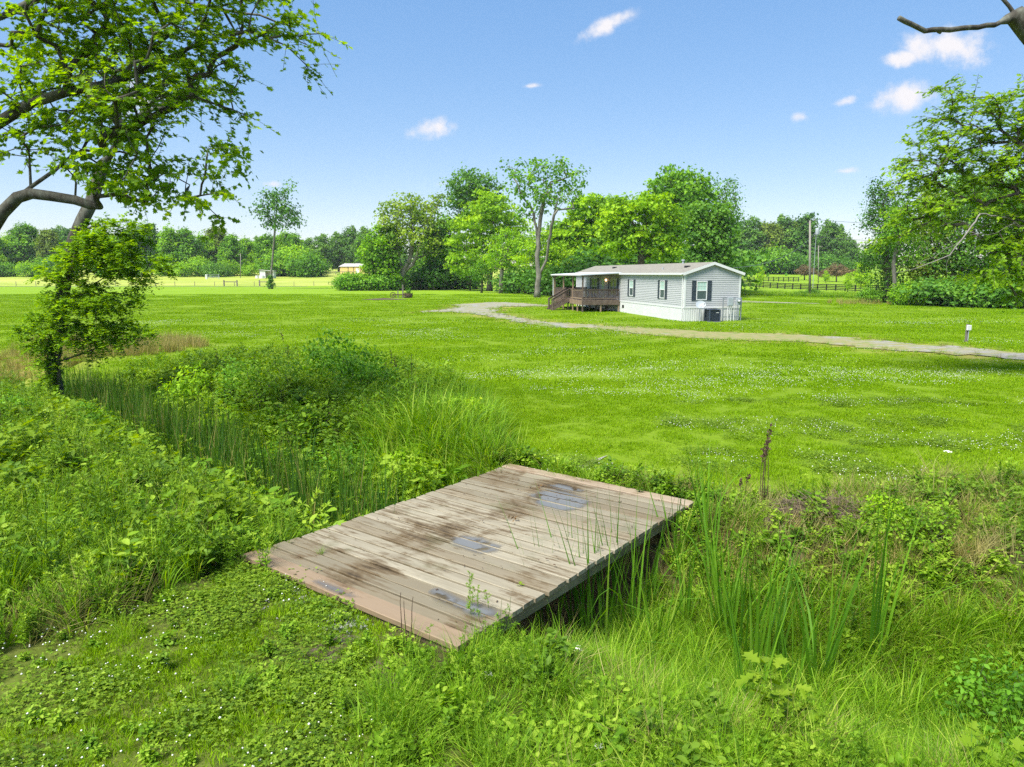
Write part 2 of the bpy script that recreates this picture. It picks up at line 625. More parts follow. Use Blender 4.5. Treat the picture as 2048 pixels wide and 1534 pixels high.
def ditch_dist(x, y):
    """distance to the ditch's centre line and the side (positive: the house's side)"""
    x, y = np.asarray(x, float), np.asarray(y, float)
    best = np.full(x.shape, 1e9)
    side = np.zeros(x.shape)
    for a, b in zip(DITCH[:-1], DITCH[1:]):
        d = b - a
        t = np.clip(((x - a[0]) * d[0] + (y - a[1]) * d[1]) / (d @ d), 0, 1)
        ex, ey = x - a[0] - t * d[0], y - a[1] - t * d[1]
        r = np.hypot(ex, ey)
        s = d[0] * ey - d[1] * ex
        side = np.where(r < best, np.sign(s), side)
        best = np.minimum(best, r)
    return best, side


def wob(x, y, s, k=0):
    return np.sin(x / s + 1.3 * k) * np.cos(y / s * 1.13 + 2.1 * k) + .5 * np.sin(x / s * 2.3 + y / s * 1.7 + k)


def ground_z(x, y):
    x, y = np.asarray(x, float), np.asarray(y, float)
    zl = np.interp(y, [0, 182, 260, 320, 600], [0, 0, 2.7, 3.7, 9])
    zr = np.interp(y, [0, 150, 205, 290, 600], [0, 0, 1.0, 3.5, 10])
    t = lerp_ss(x / np.maximum(y, 1), -.05, .25)
    z = zl * (1 - t) + zr * t
    d, s = ditch_dist(x, y)
    prof = 1 - lerp_ss(d, .45, 2.5)
    near = 1 - lerp_ss(y, 60, 75)
    z = z - 1.1 * prof * near
    z = z + .03 * wob(x, y, 2.3) * (1 - lerp_ss(y, 40, 60)) * lerp_ss(d, 1.5, 4)
    # the far bank, under the shrubs, is a little higher than the lawn
    bank = np.exp(-((x + 4.3) / 3.4) ** 2 - ((y - 15.2) / 2.3) ** 2)
    return z + .22 * bank


def gz(x, y):
    return float(ground_z(np.array([x]), np.array([y]))[0])


# outlines of surfaces, taken from the photograph and put on the ground plane
def outline(px):
    return np.array([tuple(at(x, y))[:2] for x, y in px])


DRIVE = outline([(838, 625.5), (868, 621), (905, 617), (918, 613.5), (900, 610), (940, 607.5), (985, 604.5), (1012, 605), (1050, 607.5), (1098, 609.5), (1098, 612.5), (1052, 613),
                 (1006, 613.5), (991, 618), (993, 625), (1012, 630), (1052, 638), (1102, 645), (1200, 651), (1300, 657), (1370, 661), (1440, 664), (1520, 666), (1600, 669), (1750, 680), (1900, 692), (2048, 705), (2250, 724),
                 (2250, 748), (2048, 723), (1900, 710), (1750, 698), (1600, 686), (1520, 684), (1440, 679), (1370, 676), (1300, 670), (1200, 659), (1120, 656), (1060, 648), (1020, 642), (985, 635), (950, 628), (900, 624)])


def inside(poly, x, y):
    c = np.zeros(x.shape, bool)
    n = len(poly)
    for i in range(n):
        x0, y0 = poly[i]
        x1, y1 = poly[(i + 1) % n]
        k = ((y0 > y) != (y1 > y)) & (x < (x1 - x0) * (y - y0) / (y1 - y0 + 1e-12) + x0)
        c ^= k
    return c


def poly_dist(poly, x, y):
    best = np.full(x.shape, 1e9)
    for i in range(len(poly)):
        a, b = poly[i], poly[(i + 1) % len(poly)]
        d = b - a
        t = np.clip(((x - a[0]) * d[0] + (y - a[1]) * d[1]) / (d @ d), 0, 1)
        best = np.minimum(best, np.hypot(x - a[0] - t * d[0], y - a[1] - t * d[1]))
    return best


# near mown patch of clover in front of the bridge, and the mown lawn beyond the ditch
CLOVER = outline([(-300, 1420), (0, 1330), (170, 1270), (330, 1200), (470, 1140), (560, 1165), (720, 1250), (800, 1330), (760, 1420), (700, 1560), (600, 1900), (-300, 2300)])
LAWN_EDGE = outline([(-700, 700), (0, 752), (200, 745), (360, 735), (560, 715), (760, 735), (900, 760), (985, 820), (1010, 905), (1060, 935), (1250, 965), (1390, 985), (1560, 1000), (1750, 985), (1880, 965), (2048, 965), (2700, 960)])
_lx, _ly = LAWN_EDGE[:, 0], LAWN_EDGE[:, 1]


def lawn_edge_y(x):
    o = np.argsort(_lx)
    return np.interp(x, _lx[o], _ly[o])


BR_A, BR_B, BR_C, BR_D = (at(468, 1113, .1), at(934, 1288, .1), at(1018, 931, .1), at(1379, 1001, .1))
BR = np.array([(p.x, p.y) for p in (BR_A, BR_B, BR_D, BR_C)])


def lawn_patches(x, y):
    """0..1: patches where the grass is paler with clover and thin"""
    return np.clip(.5 + .5 * wob(x + .4 * y, y * 1.6, 4.7, 1) * .7 + .35 * wob(x, y * 1.8, 1.9, 2), 0, 1)


def make_ground():
    xs = np.unique(np.concatenate([np.linspace(-900, -60, 22), np.linspace(-60, -18, 34), np.arange(-18, 14, .22), np.linspace(14, 60, 38), np.linspace(60, 900, 22)]))
    ys = np.unique(np.concatenate([np.linspace(-30, 2, 10), np.arange(2, 26, .22), np.linspace(26, 130, 90), np.linspace(130, 330, 60), np.linspace(330, 1500, 14)]))
    X, Y = np.meshgrid(xs, ys)
    x, y = X.ravel(), Y.ravel()
    z = ground_z(x, y)
    n, m = len(xs), len(ys)
    i = np.arange(n * m).reshape(m, n)
    F = np.stack([i[:-1, :-1], i[:-1, 1:], i[1:, 1:], i[1:, :-1]], -1).reshape(-1, 4)
    d, s = ditch_dist(x, y)
    wild = np.where(y < lawn_edge_y(x), 1.0, 0.0) * lerp_ss(lawn_edge_y(x) - y, -.1, .5)
    wild *= ~inside(CLOVER, x, y)
    soil = wild * (1 - .35 * lerp_ss(d, 2.0, 4.0))
    soil = np.maximum(soil, .6 * (inside(CLOVER, x, y) | (poly_dist(CLOVER, x, y) < .3)))
    # dry grass: along the drive, and the unmown strip behind the leaning tree
    dd = poly_dist(DRIVE, x, y)
    tan = .75 * np.exp(-(dd / 1.3) ** 2)
    st = np.exp(-((y - 30 - .1 * (x + 20)) / 3.2) ** 2) * lerp_ss(-x, 12, 17)
    tan = np.maximum(tan, .9 * st)
    me = np_mesh('ground', np.stack([x, y, z], 1), [F], None, {'soil': soil, 'tan': tan}, smooth=True)
    mat, N, L = new_mat('ground_grass')
    out = N.new('ShaderNodeOutputMaterial')
    geo = N.new('ShaderNodeNewGeometry')
    p = N.new('ShaderNodeBsdfPrincipled')
    p.inputs['Roughness'].default_value = .9
    p.inputs['Specular IOR Level'].default_value = .1

    def noise(scale, detail=5, stretch=(1, 1, 1), dist=0.0):
        mp = N.new('ShaderNodeMapping')
        mp.inputs['Scale'].default_value = stretch
        L.new(geo.outputs['Position'], mp.inputs[0])
        n_ = N.new('ShaderNodeTexNoise')
        n_.inputs['Scale'].default_value = scale
        n_.inputs['Detail'].default_value = detail
        n_.inputs['Roughness'].default_value = .62
        n_.inputs['Distortion'].default_value = dist
        L.new(mp.outputs[0], n_.inputs['Vector'])
        return n_.outputs[0]

    def mixc(f, a, b):
        k = N.new('ShaderNodeMix')
        k.data_type = 'RGBA'
        for sck, v in ((0, f), (6, a), (7, b)):
            if isinstance(v, tuple):
                k.inputs[sck].default_value = (*v, 1)
            elif isinstance(v, float):
                k.inputs[sck].default_value = v
            else:
                L.new(v, k.inputs[sck])
        return k.outputs[2]

    def rng_(v, a, b, c=0.0, e=1.0):
        k = N.new('ShaderNodeMapRange')
        k.interpolation_type = 'SMOOTHSTEP'
        L.new(v, k.inputs[0])
        for q, w_ in zip((1, 2, 3, 4), (a, b, c, e)):
            k.inputs[q].default_value = w_
        return k.outputs[0]

    def mul(a, b):
        k = N.new('ShaderNodeMath')
        k.operation = 'MULTIPLY'
        for q, w_ in enumerate((a, b)):
            if isinstance(w_, float):
                k.inputs[q].default_value = w_
            else:
                L.new(w_, k.inputs[q])
        return k.outputs[0]
    r1 = ramp(N, [(.28, (.115, .205, .006)), (.45, (.155, .26, .008)), (.6, (.19, .30, .011)), (.75, (.235, .34, .02))])
    L.new(noise(.11, 4, (1, 1.7, 1)), r1.inputs[0])
    r2 = ramp(N, [(.3, (.105, .185, .005)), (.55, (.185, .295, .009)), (.75, (.26, .36, .03))])
    L.new(noise(1.6, 5), r2.inputs[0])
    c = mixc(.42, r1.outputs[0], r2.outputs[0])
    fine = rng_(noise(14, 2), .35, .68)
    c = mixc(mul(fine, .35), c, (.21, .36, .03))
    # white clover in bloom, in loose drifts
    drift = mul(rng_(noise(.19, 3, (1, 1.9, 1)), .52, .66), rng_(noise(7, 3), .50, .66))
    c = mixc(mul(drift, .55), c, (.36, .45, .13))
    # thin worn places
    worn = rng_(noise(.42, 5, (1, 1.5, 1)), .62, .74)
    c = mixc(mul(worn, .5), c, (.19, .18, .055))
    sep = N.new('ShaderNodeSeparateXYZ')
    L.new(geo.outputs['Position'], sep.inputs[0])
    # under the blades the ground is painted darker, matching the turf's own self-shadow
    turf_shade = rng_(sep.outputs[1], 125.0, 50.0)
    c = mixc(mul(turf_shade, .72), c, (.11, .175, .007))
    at_ = N.new('ShaderNodeAttribute')
    at_.attribute_name = 'tan'
    tanm = mul(at_.outputs['Fac'], rng_(noise(1.1, 3), .34, .58))
    c = mixc(tanm, c, (.30, .235, .075))
    # the hay field past the lane, beyond the lawn on that side
    far = mul(rng_(sep.outputs[1], 183.0, 186.0), rng_(sep.outputs[0], 10.0, -10.0))
    hay = ramp(N, [(.3, (.21, .29, .035)), (.5, (.31, .36, .06)), (.7, (.38, .38, .10))])
    L.new(noise(.05, 3, (1, 2.5, 1)), hay.inputs[0])
    c = mixc(far, c, hay.outputs[0])
    so = N.new('ShaderNodeAttribute')
    so.attribute_name = 'soil'
    rs = ramp(N, [(.3, (.028, .024, .012)), (.55, (.075, .064, .030)), (.8, (.14, .115, .062))])
    L.new(noise(3.3, 4), rs.inputs[0])
    c = mixc(so.outputs['Fac'], c, rs.outputs[0])
    L.new(c, p.inputs['Base Color'])
    b = N.new('ShaderNodeBump')
    b.inputs['Strength'].default_value = .7
    b.inputs['Distance'].default_value = .09
    L.new(noise(5.5, 3), b.inputs['Height'])
    L.new(b.outputs[0], p.inputs['Normal'])
    L.new(p.outputs[0], out.inputs[0])
    me.materials.append(mat)
    tag(link('ground', me), kind='structure')


make_ground()


def drape(name, poly, mat, lift, step, jitter, seed):
    """a thin sheet laid over the ground inside an outline, with an uneven edge"""
    rng = np.random.default_rng(seed)
    P = []
    n = len(poly)
    for i in range(n):
        a, b = poly[i], poly[(i + 1) % n]
        k = max(1, int(np.linalg.norm(b - a) / step))
        for j in range(k):
            q = a + (b - a) * j / k
            P.append(q + rng.normal(0, jitter, 2))
    import bmesh
    bm = bmesh.new()
    vs = [bm.verts.new((p[0], p[1], 0)) for p in P]
    es = [bm.edges.new((vs[i], vs[(i + 1) % len(vs)])) for i in range(len(vs))]
    bmesh.ops.triangle_fill(bm, use_beauty=True, edges=es)
    for v in bm.verts:
        v.co.z = gz(v.co.x, v.co.y) + lift
    me = bpy.data.meshes.new(name)
    bm.to_mesh(me)
    bm.free()
    for pgn in me.polygons:
        if pgn.normal.z < 0:
            pgn.flip()
    me.materials.append(mat)
    return tag(link(name, me), kind='structure')


def gravel_mat():
    m, N, L = new_mat('drive_gravel')
    out = N.new('ShaderNodeOutputMaterial')
    geo = N.new('ShaderNodeNewGeometry')

    def noise(s, d, st=(1, 1, 1)):
        mp = N.new('ShaderNodeMapping')
        mp.inputs['Scale'].default_value = st
        L.new(geo.outputs['Position'], mp.inputs[0])
        n_ = N.new('ShaderNodeTexNoise')
        n_.inputs['Scale'].default_value = s
        n_.inputs['Detail'].default_value = d
        n_.inputs['Roughness'].default_value = .65
        L.new(mp.outputs[0], n_.inputs['Vector'])
        return n_.outputs[0]
    r = ramp(N, [(.3, (.14, .135, .115)), (.5, (.24, .23, .20)), (.7, (.34, .325, .29))])
    L.new(noise(6, 8), r.inputs[0])
    # grass and dry tufts growing in
    sep = N.new('ShaderNodeSeparateXYZ')
    L.new(geo.outputs['Position'], sep.inputs[0])
    worn = N.new('ShaderNodeMapRange')            # least gravel left between the house end and the turning place
    L.new(sep.outputs[0], worn.inputs[0])
    worn.inputs[1].default_value = 3
    worn.inputs[2].default_value = 8
    worn2 = N.new('ShaderNodeMapRange')
    L.new(sep.outputs[0], worn2.inputs[0])
    worn2.inputs[1].default_value = 19
    worn2.inputs[2].default_value = 13
    ml = N.new('ShaderNodeMath')
    ml.operation = 'MULTIPLY'
    L.new(worn.outputs[0], ml.inputs[0])
    L.new(worn2.outputs[0], ml.inputs[1])
    ad = N.new('ShaderNodeMath')
    ad.operation = 'MULTIPLY_ADD'
    L.new(ml.outputs[0], ad.inputs[0])
    ad.inputs[1].default_value = .16
    L.new(noise(.9, 7, (1, 1.6, 1)), ad.inputs[2])
    k = N.new('ShaderNodeMapRange')
    k.interpolation_type = 'SMOOTHSTEP'
    L.new(ad.outputs[0], k.inputs[0])
    k.inputs[1].default_value = .44
    k.inputs[2].default_value = .60
    mx = N.new('ShaderNodeMix')
    mx.data_type = 'RGBA'
    L.new(k.outputs[0], mx.inputs[0])
    L.new(r.outputs[0], mx.inputs[6])
    g = ramp(N, [(.35, (.13, .20, .025)), (.5, (.22, .205, .07)), (.7, (.26, .22, .10))])
    L.new(noise(2.2, 5), g.inputs[0])
    L.new(g.outputs[0], mx.inputs[7])
    p = N.new('ShaderNodeBsdfPrincipled')
    p.inputs['Roughness'].default_value = .95
    L.new(mx.outputs[2], p.inputs['Base Color'])
    b = N.new('ShaderNodeBump')
    b.inputs['Strength'].default_value = .6
    b.inputs['Distance'].default_value = .03
    L.new(noise(18, 4), b.inputs['Height'])
    L.new(b.outputs[0], p.inputs['Normal'])
    L.new(p.outputs[0], out.inputs[0])
    return m


M['gravel'] = gravel_mat()
drape('gravel_drive', DRIVE, M['gravel'], .03, .5, .26, 3)
drape('gravel_path', outline([(1440, 600), (1480, 601.5), (1560, 604.5), (1640, 607), (1640, 608.2), (1560, 606.6), (1480, 604.5), (1440, 603)]), M['gravel'], .03, 1.2, .12, 5)
lane = np.array([(-170, 180.2), (-130, 180.4), (-90, 180.2), (-52, 180.4), (-52, 182.3), (-90, 182.4), (-130, 182.6), (-170, 182.5)])
drape('gravel_lane', lane, M['gravel'], .04, 4, .2, 6)
# bare ground: the wheel track beyond the bridge, and the worn earth in front of it
drape('dirt_track', outline([(1118, 948), (1150, 932), (1190, 922), (1215, 912), (1200, 925), (1172, 940), (1160, 952)]), M['gravel'], .02, .2, .03, 7)
drape('bare_earth', outline([(600, 1325), (640, 1300), (690, 1275), (735, 1290), (720, 1320), (660, 1335), (640, 1350)]), M['soil'], .012, .12, .03, 8)
drape('bare_earth', outline([(735, 1335), (770, 1310), (805, 1345), (810, 1390), (780, 1400), (750, 1370)]), M['soil'], .012, .12, .03, 9)
# ------------------------------------------------------------------ plank bridge
def plank_mat(name, pale, grey, brown, stain):
    m, N, L = new_mat(name)
    out = N.new('ShaderNodeOutputMaterial')
    tc = N.new('ShaderNodeTexCoord')
    oi = N.new('ShaderNodeObjectInfo')
    geo = N.new('ShaderNodeNewGeometry')

    def noise(src, scale, st, detail=6, w=True, dist=0.0):
        mp = N.new('ShaderNodeMapping')
        mp.inputs['Scale'].default_value = st
        L.new(src, mp.inputs[0])
        n_ = N.new('ShaderNodeTexNoise')
        n_.noise_dimensions = '4D' if w else '3D'
        n_.inputs['Scale'].default_value = scale
        n_.inputs['Detail'].default_value = detail
        n_.inputs['Roughness'].default_value = .65
        n_.inputs['Distortion'].default_value = dist
        L.new(mp.outputs[0], n_.inputs['Vector'])
        if w:
            k = N.new('ShaderNodeMath')
            k.operation = 'MULTIPLY'
            k.inputs[1].default_value = 60
            L.new(oi.outputs['Random'], k.inputs[0])
            L.new(k.outputs[0], n_.inputs['W'])
        return n_.outputs[0]

    def mp_range(v, a, b, c=0., e=1.):
        k = N.new('ShaderNodeMapRange')
        k.interpolation_type = 'SMOOTHSTEP'
        L.new(v, k.inputs[0])
        for q, w_ in zip((1, 2, 3, 4), (a, b, c, e)):
            k.inputs[q].default_value = w_
        return k.outputs[0]

    def op(o, a, b):
        k = N.new('ShaderNodeMath')
        k.operation = o
        for q, w_ in enumerate((a, b)):
            if isinstance(w_, (int, float)):
                k.inputs[q].default_value = w_
            else:
                L.new(w_, k.inputs[q])
        return k.outputs[0]

    def mixc(f, a, b):
        k = N.new('ShaderNodeMix')
        k.data_type = 'RGBA'
        for sck, v in ((0, f), (6, a), (7, b)):
            if isinstance(v, tuple):
                k.inputs[sck].default_value = (*v, 1)
            elif isinstance(v, float):
                k.inputs[sck].default_value = v
            else:
                L.new(v, k.inputs[sck])
        return k.outputs[2]
    ob = tc.outputs['Object']
    grain = noise(ob, 5, (.3, 4.2, 2), 4)
    broad = noise(ob, 1.6, (1, 3, 1), 5, dist=.5)
    c = mixc(mp_range(grain, .30, .70), tuple(.55 * a + .45 * b for a, b in zip(grey, pale)), pale)
    c = mixc(op('MULTIPLY', mp_range(broad, .45, .7), .55), c, pale)
    c = mixc(mp_range(oi.outputs['Random'], .0, 1., .0, .85), c, grey)
    r7 = op('FRACT', op('MULTIPLY', oi.outputs['Random'], 7.31), 0)
    c = mixc(mp_range(r7, .55, 1., .0, .5), c, tuple(1.9 * v for v in brown))
    # mud and rot, spread over neighbouring planks and worn into two wheel tracks
    dirt = noise(geo.outputs['Position'], 1.15, (1, 1, 1), 6, False, .7)
    fine = noise(ob, 6, (.35, 3, 1), 6)
    sep = N.new('ShaderNodeSeparateXYZ')
    L.new(ob, sep.inputs[0])
    def band(x0, w_):
        k = op('DIVIDE', op('SUBTRACT', sep.outputs[0], x0), w_)
        return op('POWER', 2.718, op('MULTIPLY', op('MULTIPLY', k, k), -1))
    tracks = op('ADD', op('MULTIPLY', band(1.35, .45), .16), op('MULTIPLY', band(.25, .35), .10))
    dm = op('ADD', op('ADD', dirt, tracks), op('MULTIPLY', op('SUBTRACT', fine, .5), 1.0))
    c = mixc(op('MULTIPLY', mp_range(dm, .52, .76), stain), c, tuple(1.35 * v for v in brown))
    c = mixc(op('MULTIPLY', mp_range(dm, .70, .92), stain), c, tuple(.45 * v for v in brown))
    # green film
    c = mixc(op('MULTIPLY', mp_range(noise(geo.outputs['Position'], 1.7, (1, 1, 1), 6, False), .54, .7), .35 * stain), c, (.10, .11, .05))
    # knots
    vor = N.new('ShaderNodeTexVoronoi')
    vor.inputs['Scale'].default_value = 2.4
    mpv = N.new('ShaderNodeMapping')
    mpv.inputs['Scale'].default_value = (1, 2.2, .1)
    vadd = N.new('ShaderNodeVectorMath')
    L.new(ob, vadd.inputs[0])
    rv = N.new('ShaderNodeCombineXYZ')
    L.new(op('MULTIPLY', oi.outputs['Random'], 57.0), rv.inputs[0])
    L.new(rv.outputs[0], vadd.inputs[1])
    L.new(vadd.outputs[0], mpv.inputs[0])
    L.new(mpv.outputs[0], vor.inputs['Vector'])
    c = mixc(mp_range(vor.outputs['Distance'], .085, .03, 0., .75), c, tuple(.35 * v for v in brown))
    p = N.new('ShaderNodeBsdfPrincipled')
    L.new(c, p.inputs['Base Color'])
    L.new(mp_range(dirt, .4, .7, .62, .85), p.inputs['Roughness'])
    p.inputs['Specular IOR Level'].default_value = .35
    b = N.new('ShaderNodeBump')
    b.inputs['Strength'].default_value = .5
    b.inputs['Distance'].default_value = .008
    L.new(grain, b.inputs['Height'])
    L.new(b.outputs[0], p.inputs['Normal'])
    L.new(p.outputs[0], out.inputs[0])
    return m


M['plank'] = plank_mat('weathered_plank', (.315, .28, .20), (.155, .13, .082), (.075, .05, .022), .9)
M['newplank'] = plank_mat('newer_end_plank', (.33, .265, .19), (.22, .16, .10), (.11, .07, .036), .75)
M['beam'] = noise_mat('bridge_beam', [(.3, (.16, .115, .068)), (.6, (.28, .215, .13)), (.8, (.38, .30, .20))], scale=5, rough=.85, stretch=(1, .25, 1), bump=.3)


def water_mat():
    """a film of rain: the wood shows darkly through, the sky is faintly mirrored, most of its reflection painted as flat grey; thin and broken at the rim"""
    m, N, L = new_mat('rain_water')
    out = N.new('ShaderNodeOutputMaterial')
    tr = N.new('ShaderNodeBsdfTransparent')
    tr.inputs[0].default_value = (.62, .60, .56, 1)
    gl = N.new('ShaderNodeBsdfGlossy')
    gl.inputs['Roughness'].default_value = .05
    gl.inputs[0].default_value = (.85, .87, .9, 1)
    geo = N.new('ShaderNodeNewGeometry')
    n = N.new('ShaderNodeTexNoise')
    n.inputs['Scale'].default_value = 4.5
    n.inputs['Detail'].default_value = 5
    L.new(geo.outputs['Position'], n.inputs['Vector'])
    k = N.new('ShaderNodeMapRange')
    k.interpolation_type = 'SMOOTHSTEP'
    L.new(n.outputs[0], k.inputs[0])
    k.inputs[1].default_value = .36
    k.inputs[2].default_value = .48
    k.inputs[3].default_value = .05
    k.inputs[4].default_value = .66
    wa = N.new('ShaderNodeAttribute')
    wa.attribute_name = 'wet'
    wm = N.new('ShaderNodeMath')
    wm.operation = 'MULTIPLY'
    L.new(k.outputs[0], wm.inputs[0])
    L.new(wa.outputs['Fac'], wm.inputs[1])
    wt = N.new('ShaderNodeMix')
    wt.data_type = 'RGBA'
    L.new(wa.outputs['Fac'], wt.inputs[0])
    wt.inputs[6].default_value = (1, 1, 1, 1)
    wt.inputs[7].default_value = (.62, .60, .56, 1)
    L.new(wt.outputs[2], tr.inputs[0])
    df = N.new('ShaderNodeBsdfDiffuse')
    df.inputs[0].default_value = (.21, .215, .21, 1)  # painted grey standing in for the reflection of a cloudy sky
    m2 = N.new('ShaderNodeMixShader')
    m2.inputs[0].default_value = .13
    L.new(df.outputs[0], m2.inputs[1])
    L.new(gl.outputs[0], m2.inputs[2])
    mx = N.new('ShaderNodeMixShader')
    L.new(wm.outputs[0], mx.inputs[0])
    L.new(tr.outputs[0], mx.inputs[1])
    L.new(m2.outputs[0], mx.inputs[2])
    L.new(mx.outputs[0], out.inputs[0])
    return m


M['water'] = water_mat()


def make_bridge():
    e2 = ((BR_C - BR_A) + (BR_D - BR_B)).normalized()
    e1 = Vector((e2.y, -e2.x, 0))
    length = ((BR_C - BR_A).dot(e2) + (BR_D - BR_B).dot(e2)) / 2
    width = ((BR_B - BR_A).dot(e1) + (BR_D - BR_C).dot(e1)) / 2
    cen = (BR_A + BR_B + BR_C + BR_D) / 4
    org = cen - e1 * width / 2 - e2 * length / 2
    rz = math.atan2(e1.y, e1.x)
    root = empty('plank_bridge', (org.x, org.y, 0), rz)
    tag(root, 'weathered wooden plank bridge lying across the overgrown ditch', 'bridge')
    n = 25
    pitch = length / n
    rng = random.Random(11)
    T = .045

    def plank_mesh(L_, w, seed, mat, t=T):
        r = random.Random(seed)
        mb = MB()
        segs = 14
        ch = .006
        bow = r.uniform(-.006, .006)
        prof = [(0, -t), (w, -t), (w, -ch), (w - ch, 0), (ch, 0), (0, -ch)]
        cup = r.uniform(-.002, .004)
        for i in range(segs + 1):
            x = L_ * i / segs
            off = bow * math.sin(math.pi * i / segs) + r.gauss(0, .0012)
            for (y, z) in prof:
                zz = z + (cup * (abs(y - w / 2) / (w / 2)) ** 2 if z > -.01 else 0)
                mb.v.append((x, y + off + (r.gauss(0, .0012)), zz + r.gauss(0, .0006)))
        k = len(prof)
        for i in range(segs):
            for j in range(k):
                a, b = i * k + j, i * k + (j + 1) % k
                mb.f.append((a, b, b + k, a + k))
        mb.f.append(tuple(range(k))[::-1])
        mb.f.append(tuple(segs * k + j for j in range(k)))
        for q, f in enumerate(mb.f):
            mb.f[q] = f[::-1]
        return mb.mesh('plank', mat)
    variants = [plank_mesh(width, pitch - .032, 40 + i, M['plank']) for i in range(8)]
    ends = [plank_mesh(width + .03, pitch * 1.12, 80 + i, M['newplank'], .05) for i in range(2)]
    tops = []
    for i in range(n):
        end = i in (0, n - 1)
        me = ends[0 if i == 0 else 1] if end else variants[rng.randrange(8)]
        z = .10 + rng.uniform(-.003, .003) + (.014 if end else 0) - .035 * math.sin(math.pi * i / (n - 1)) * .6
        o = link('plank', me, None, root, (rng.uniform(-.018, .018), i * pitch + rng.uniform(-.001, .001) - (.02 if i == 0 else 0), z), (rng.uniform(-.006, .006), rng.uniform(-.0012, .0012), rng.uniform(-.0012, .0012)))
        if end:
            o['label'] = 'newer reddish end board'
        tops.append(z)
    for x in (.10, width * .36, width * .64, width - .10):
        MB().box(x - .045, .03, -.10, x + .045, length - .03, .028).build('beam', M['beam'], root, bevel=.006)
    MB().box(.02, .03, -.16, width - .02, .09, .02).build('end_sill', M['beam'], root)
    MB().box(.02, length - .1, -.16, width - .02, length - .04, .02).build('end_sill', M['beam'], root)
    # puddles of rain, each broken at the gaps between planks
    inv = root.matrix_basis.inverted()

    def loc(px, py):
        q = at(px, py, .085)
        return Matrix.Rotation(-rz, 3, 'Z') @ (q - Vector((org.x, org.y, q.z)))
    for q, (pts, lab) in enumerate([([(888, 1076), (925, 1068), (968, 1073), (1014, 1092), (1000, 1104), (960, 1112), (935, 1104), (900, 1092)], 'rain puddle in the middle of the plank bridge'),
                                    ([(1052, 990), (1095, 978), (1140, 985), (1188, 1002), (1170, 1020), (1120, 1026), (1070, 1012)], 'rain puddle towards the lawn end of the plank bridge'),
                                    ([(1085, 972), (1120, 968), (1176, 982), (1165, 992), (1120, 984)], 'small rain puddle by the lawn end board of the bridge'),
                                    ([(845, 1180), (880, 1172), (935, 1200), (1000, 1218), (1010, 1236), (950, 1244), (900, 1222), (860, 1205)], 'rain puddle near the corner of the plank bridge'),
                                    ([(612, 1168), (640, 1162), (690, 1180), (722, 1200), (700, 1206), (650, 1190)], 'wet sheen of rain on the newer end board')]):
        P = np.array([tuple(loc(*a))[:2] for a in pts])
        mb = MB()
        # resample the outline with a little noise
        r = random.Random(300 + q)
        Q = []
        for a, b in zip(P, np.roll(P, -1, 0)):
            for t in (0, .33, .66):
                Q.append(a + (b - a) * t + np.array([r.gauss(0, .03), r.gauss(0, .012)]))
        Q = np.array(Q)
        for i in range(n):
            y0, y1 = i * pitch + .008, (i + 1) * pitch - .016
            if i == 0:
                y0, y1 = -.012, pitch * 1.1 - .03
            rows = []
            for y in np.linspace(y0, y1, 7):
                xs = []
                for a, b in zip(Q, np.roll(Q, -1, 0)):
                    if (a[1] > y) != (b[1] > y):
                        xs.append(a[0] + (b[0] - a[0]) * (y - a[1]) / (b[1] - a[1]))
                if len(xs) >= 2:
                    rows.append((y, min(xs), max(xs)))
            for (ya, xa0, xa1), (yb, xb0, xb1) in zip(rows[:-1], rows[1:]):
                z = tops[i] + .0075
                for c in range(14):
                    s0, s1 = c / 14, (c + 1) / 14
                    mb.poly([(xa0 + (xa1 - xa0) * s0, ya, z), (xa0 + (xa1 - xa0) * s1, ya, z), (xb0 + (xb1 - xb0) * s1, yb, z), (xb0 + (xb1 - xb0) * s0, yb, z)])
        if mb.f:
            o = mb.build('rain_puddle', M['water'])
            vv = np.array(mb.v)
            wet = lerp_ss(poly_dist(P, vv[:, 0], vv[:, 1]), .0, .13) * inside(P, vv[:, 0], vv[:, 1])
            at_ = o.data.attributes.new('wet', 'FLOAT', 'POINT')
            at_.data.foreach_set('value', wet.astype(np.float32))
            o.matrix_world = Matrix.Translation((org.x, org.y, 0)) @ Matrix.Rotation(rz, 4, 'Z')
            tag(o, lab, 'puddle', 'rain puddles on the bridge')
    return root, rz, org, width, length


BRIDGE = make_bridge()

# ------------------------------------------------------------------ mobile home
HRZ = math.radians(11.7)
HORG = Vector((11.64, 48.3, 0))
HW, HL = 4.1, 25.0
ZS, ZE, ZR = .87, 3.27, 3.93       # skirting top, eaves, ridge
WIN_Z0, WIN_Z1 = 1.43, 2.70


def lap_wall(mb, p, q, z0, z1, outward, course=.128, gable=None):
    """lap siding between p and q (xy) from z0 to z1; each board leans out at its lower edge"""
    p, q, o = Vector((*p, 0)), Vector((*q, 0)), Vector((*outward, 0))
    n = max(1, round((z1 - z0) / course))
    h = (z1 - z0) / n
    for i in range(n):
        a, b = z0 + i * h, z0 + (i + 1) * h
        pa, qa, pb, qb = p, q, p, q
        if gable:
            la, lb = gable(a), gable(b)
            pa, qa = p.lerp(q, la), p.lerp(q, 1 - la)
            pb, qb = p.lerp(q, min(lb, .4999)), p.lerp(q, max(1 - lb, .5001))
        lo, hi = o * .024, o * .003
        zv = lambda v, z: (v.x, v.y, z)
        mb.poly([zv(pa + lo, a), zv(qa + lo, a), zv(qb + hi, b), zv(pb + hi, b)])
        mb.poly([zv(pa, a), zv(qa, a), zv(qa + lo, a), zv(pa + lo, a)])
    return mb


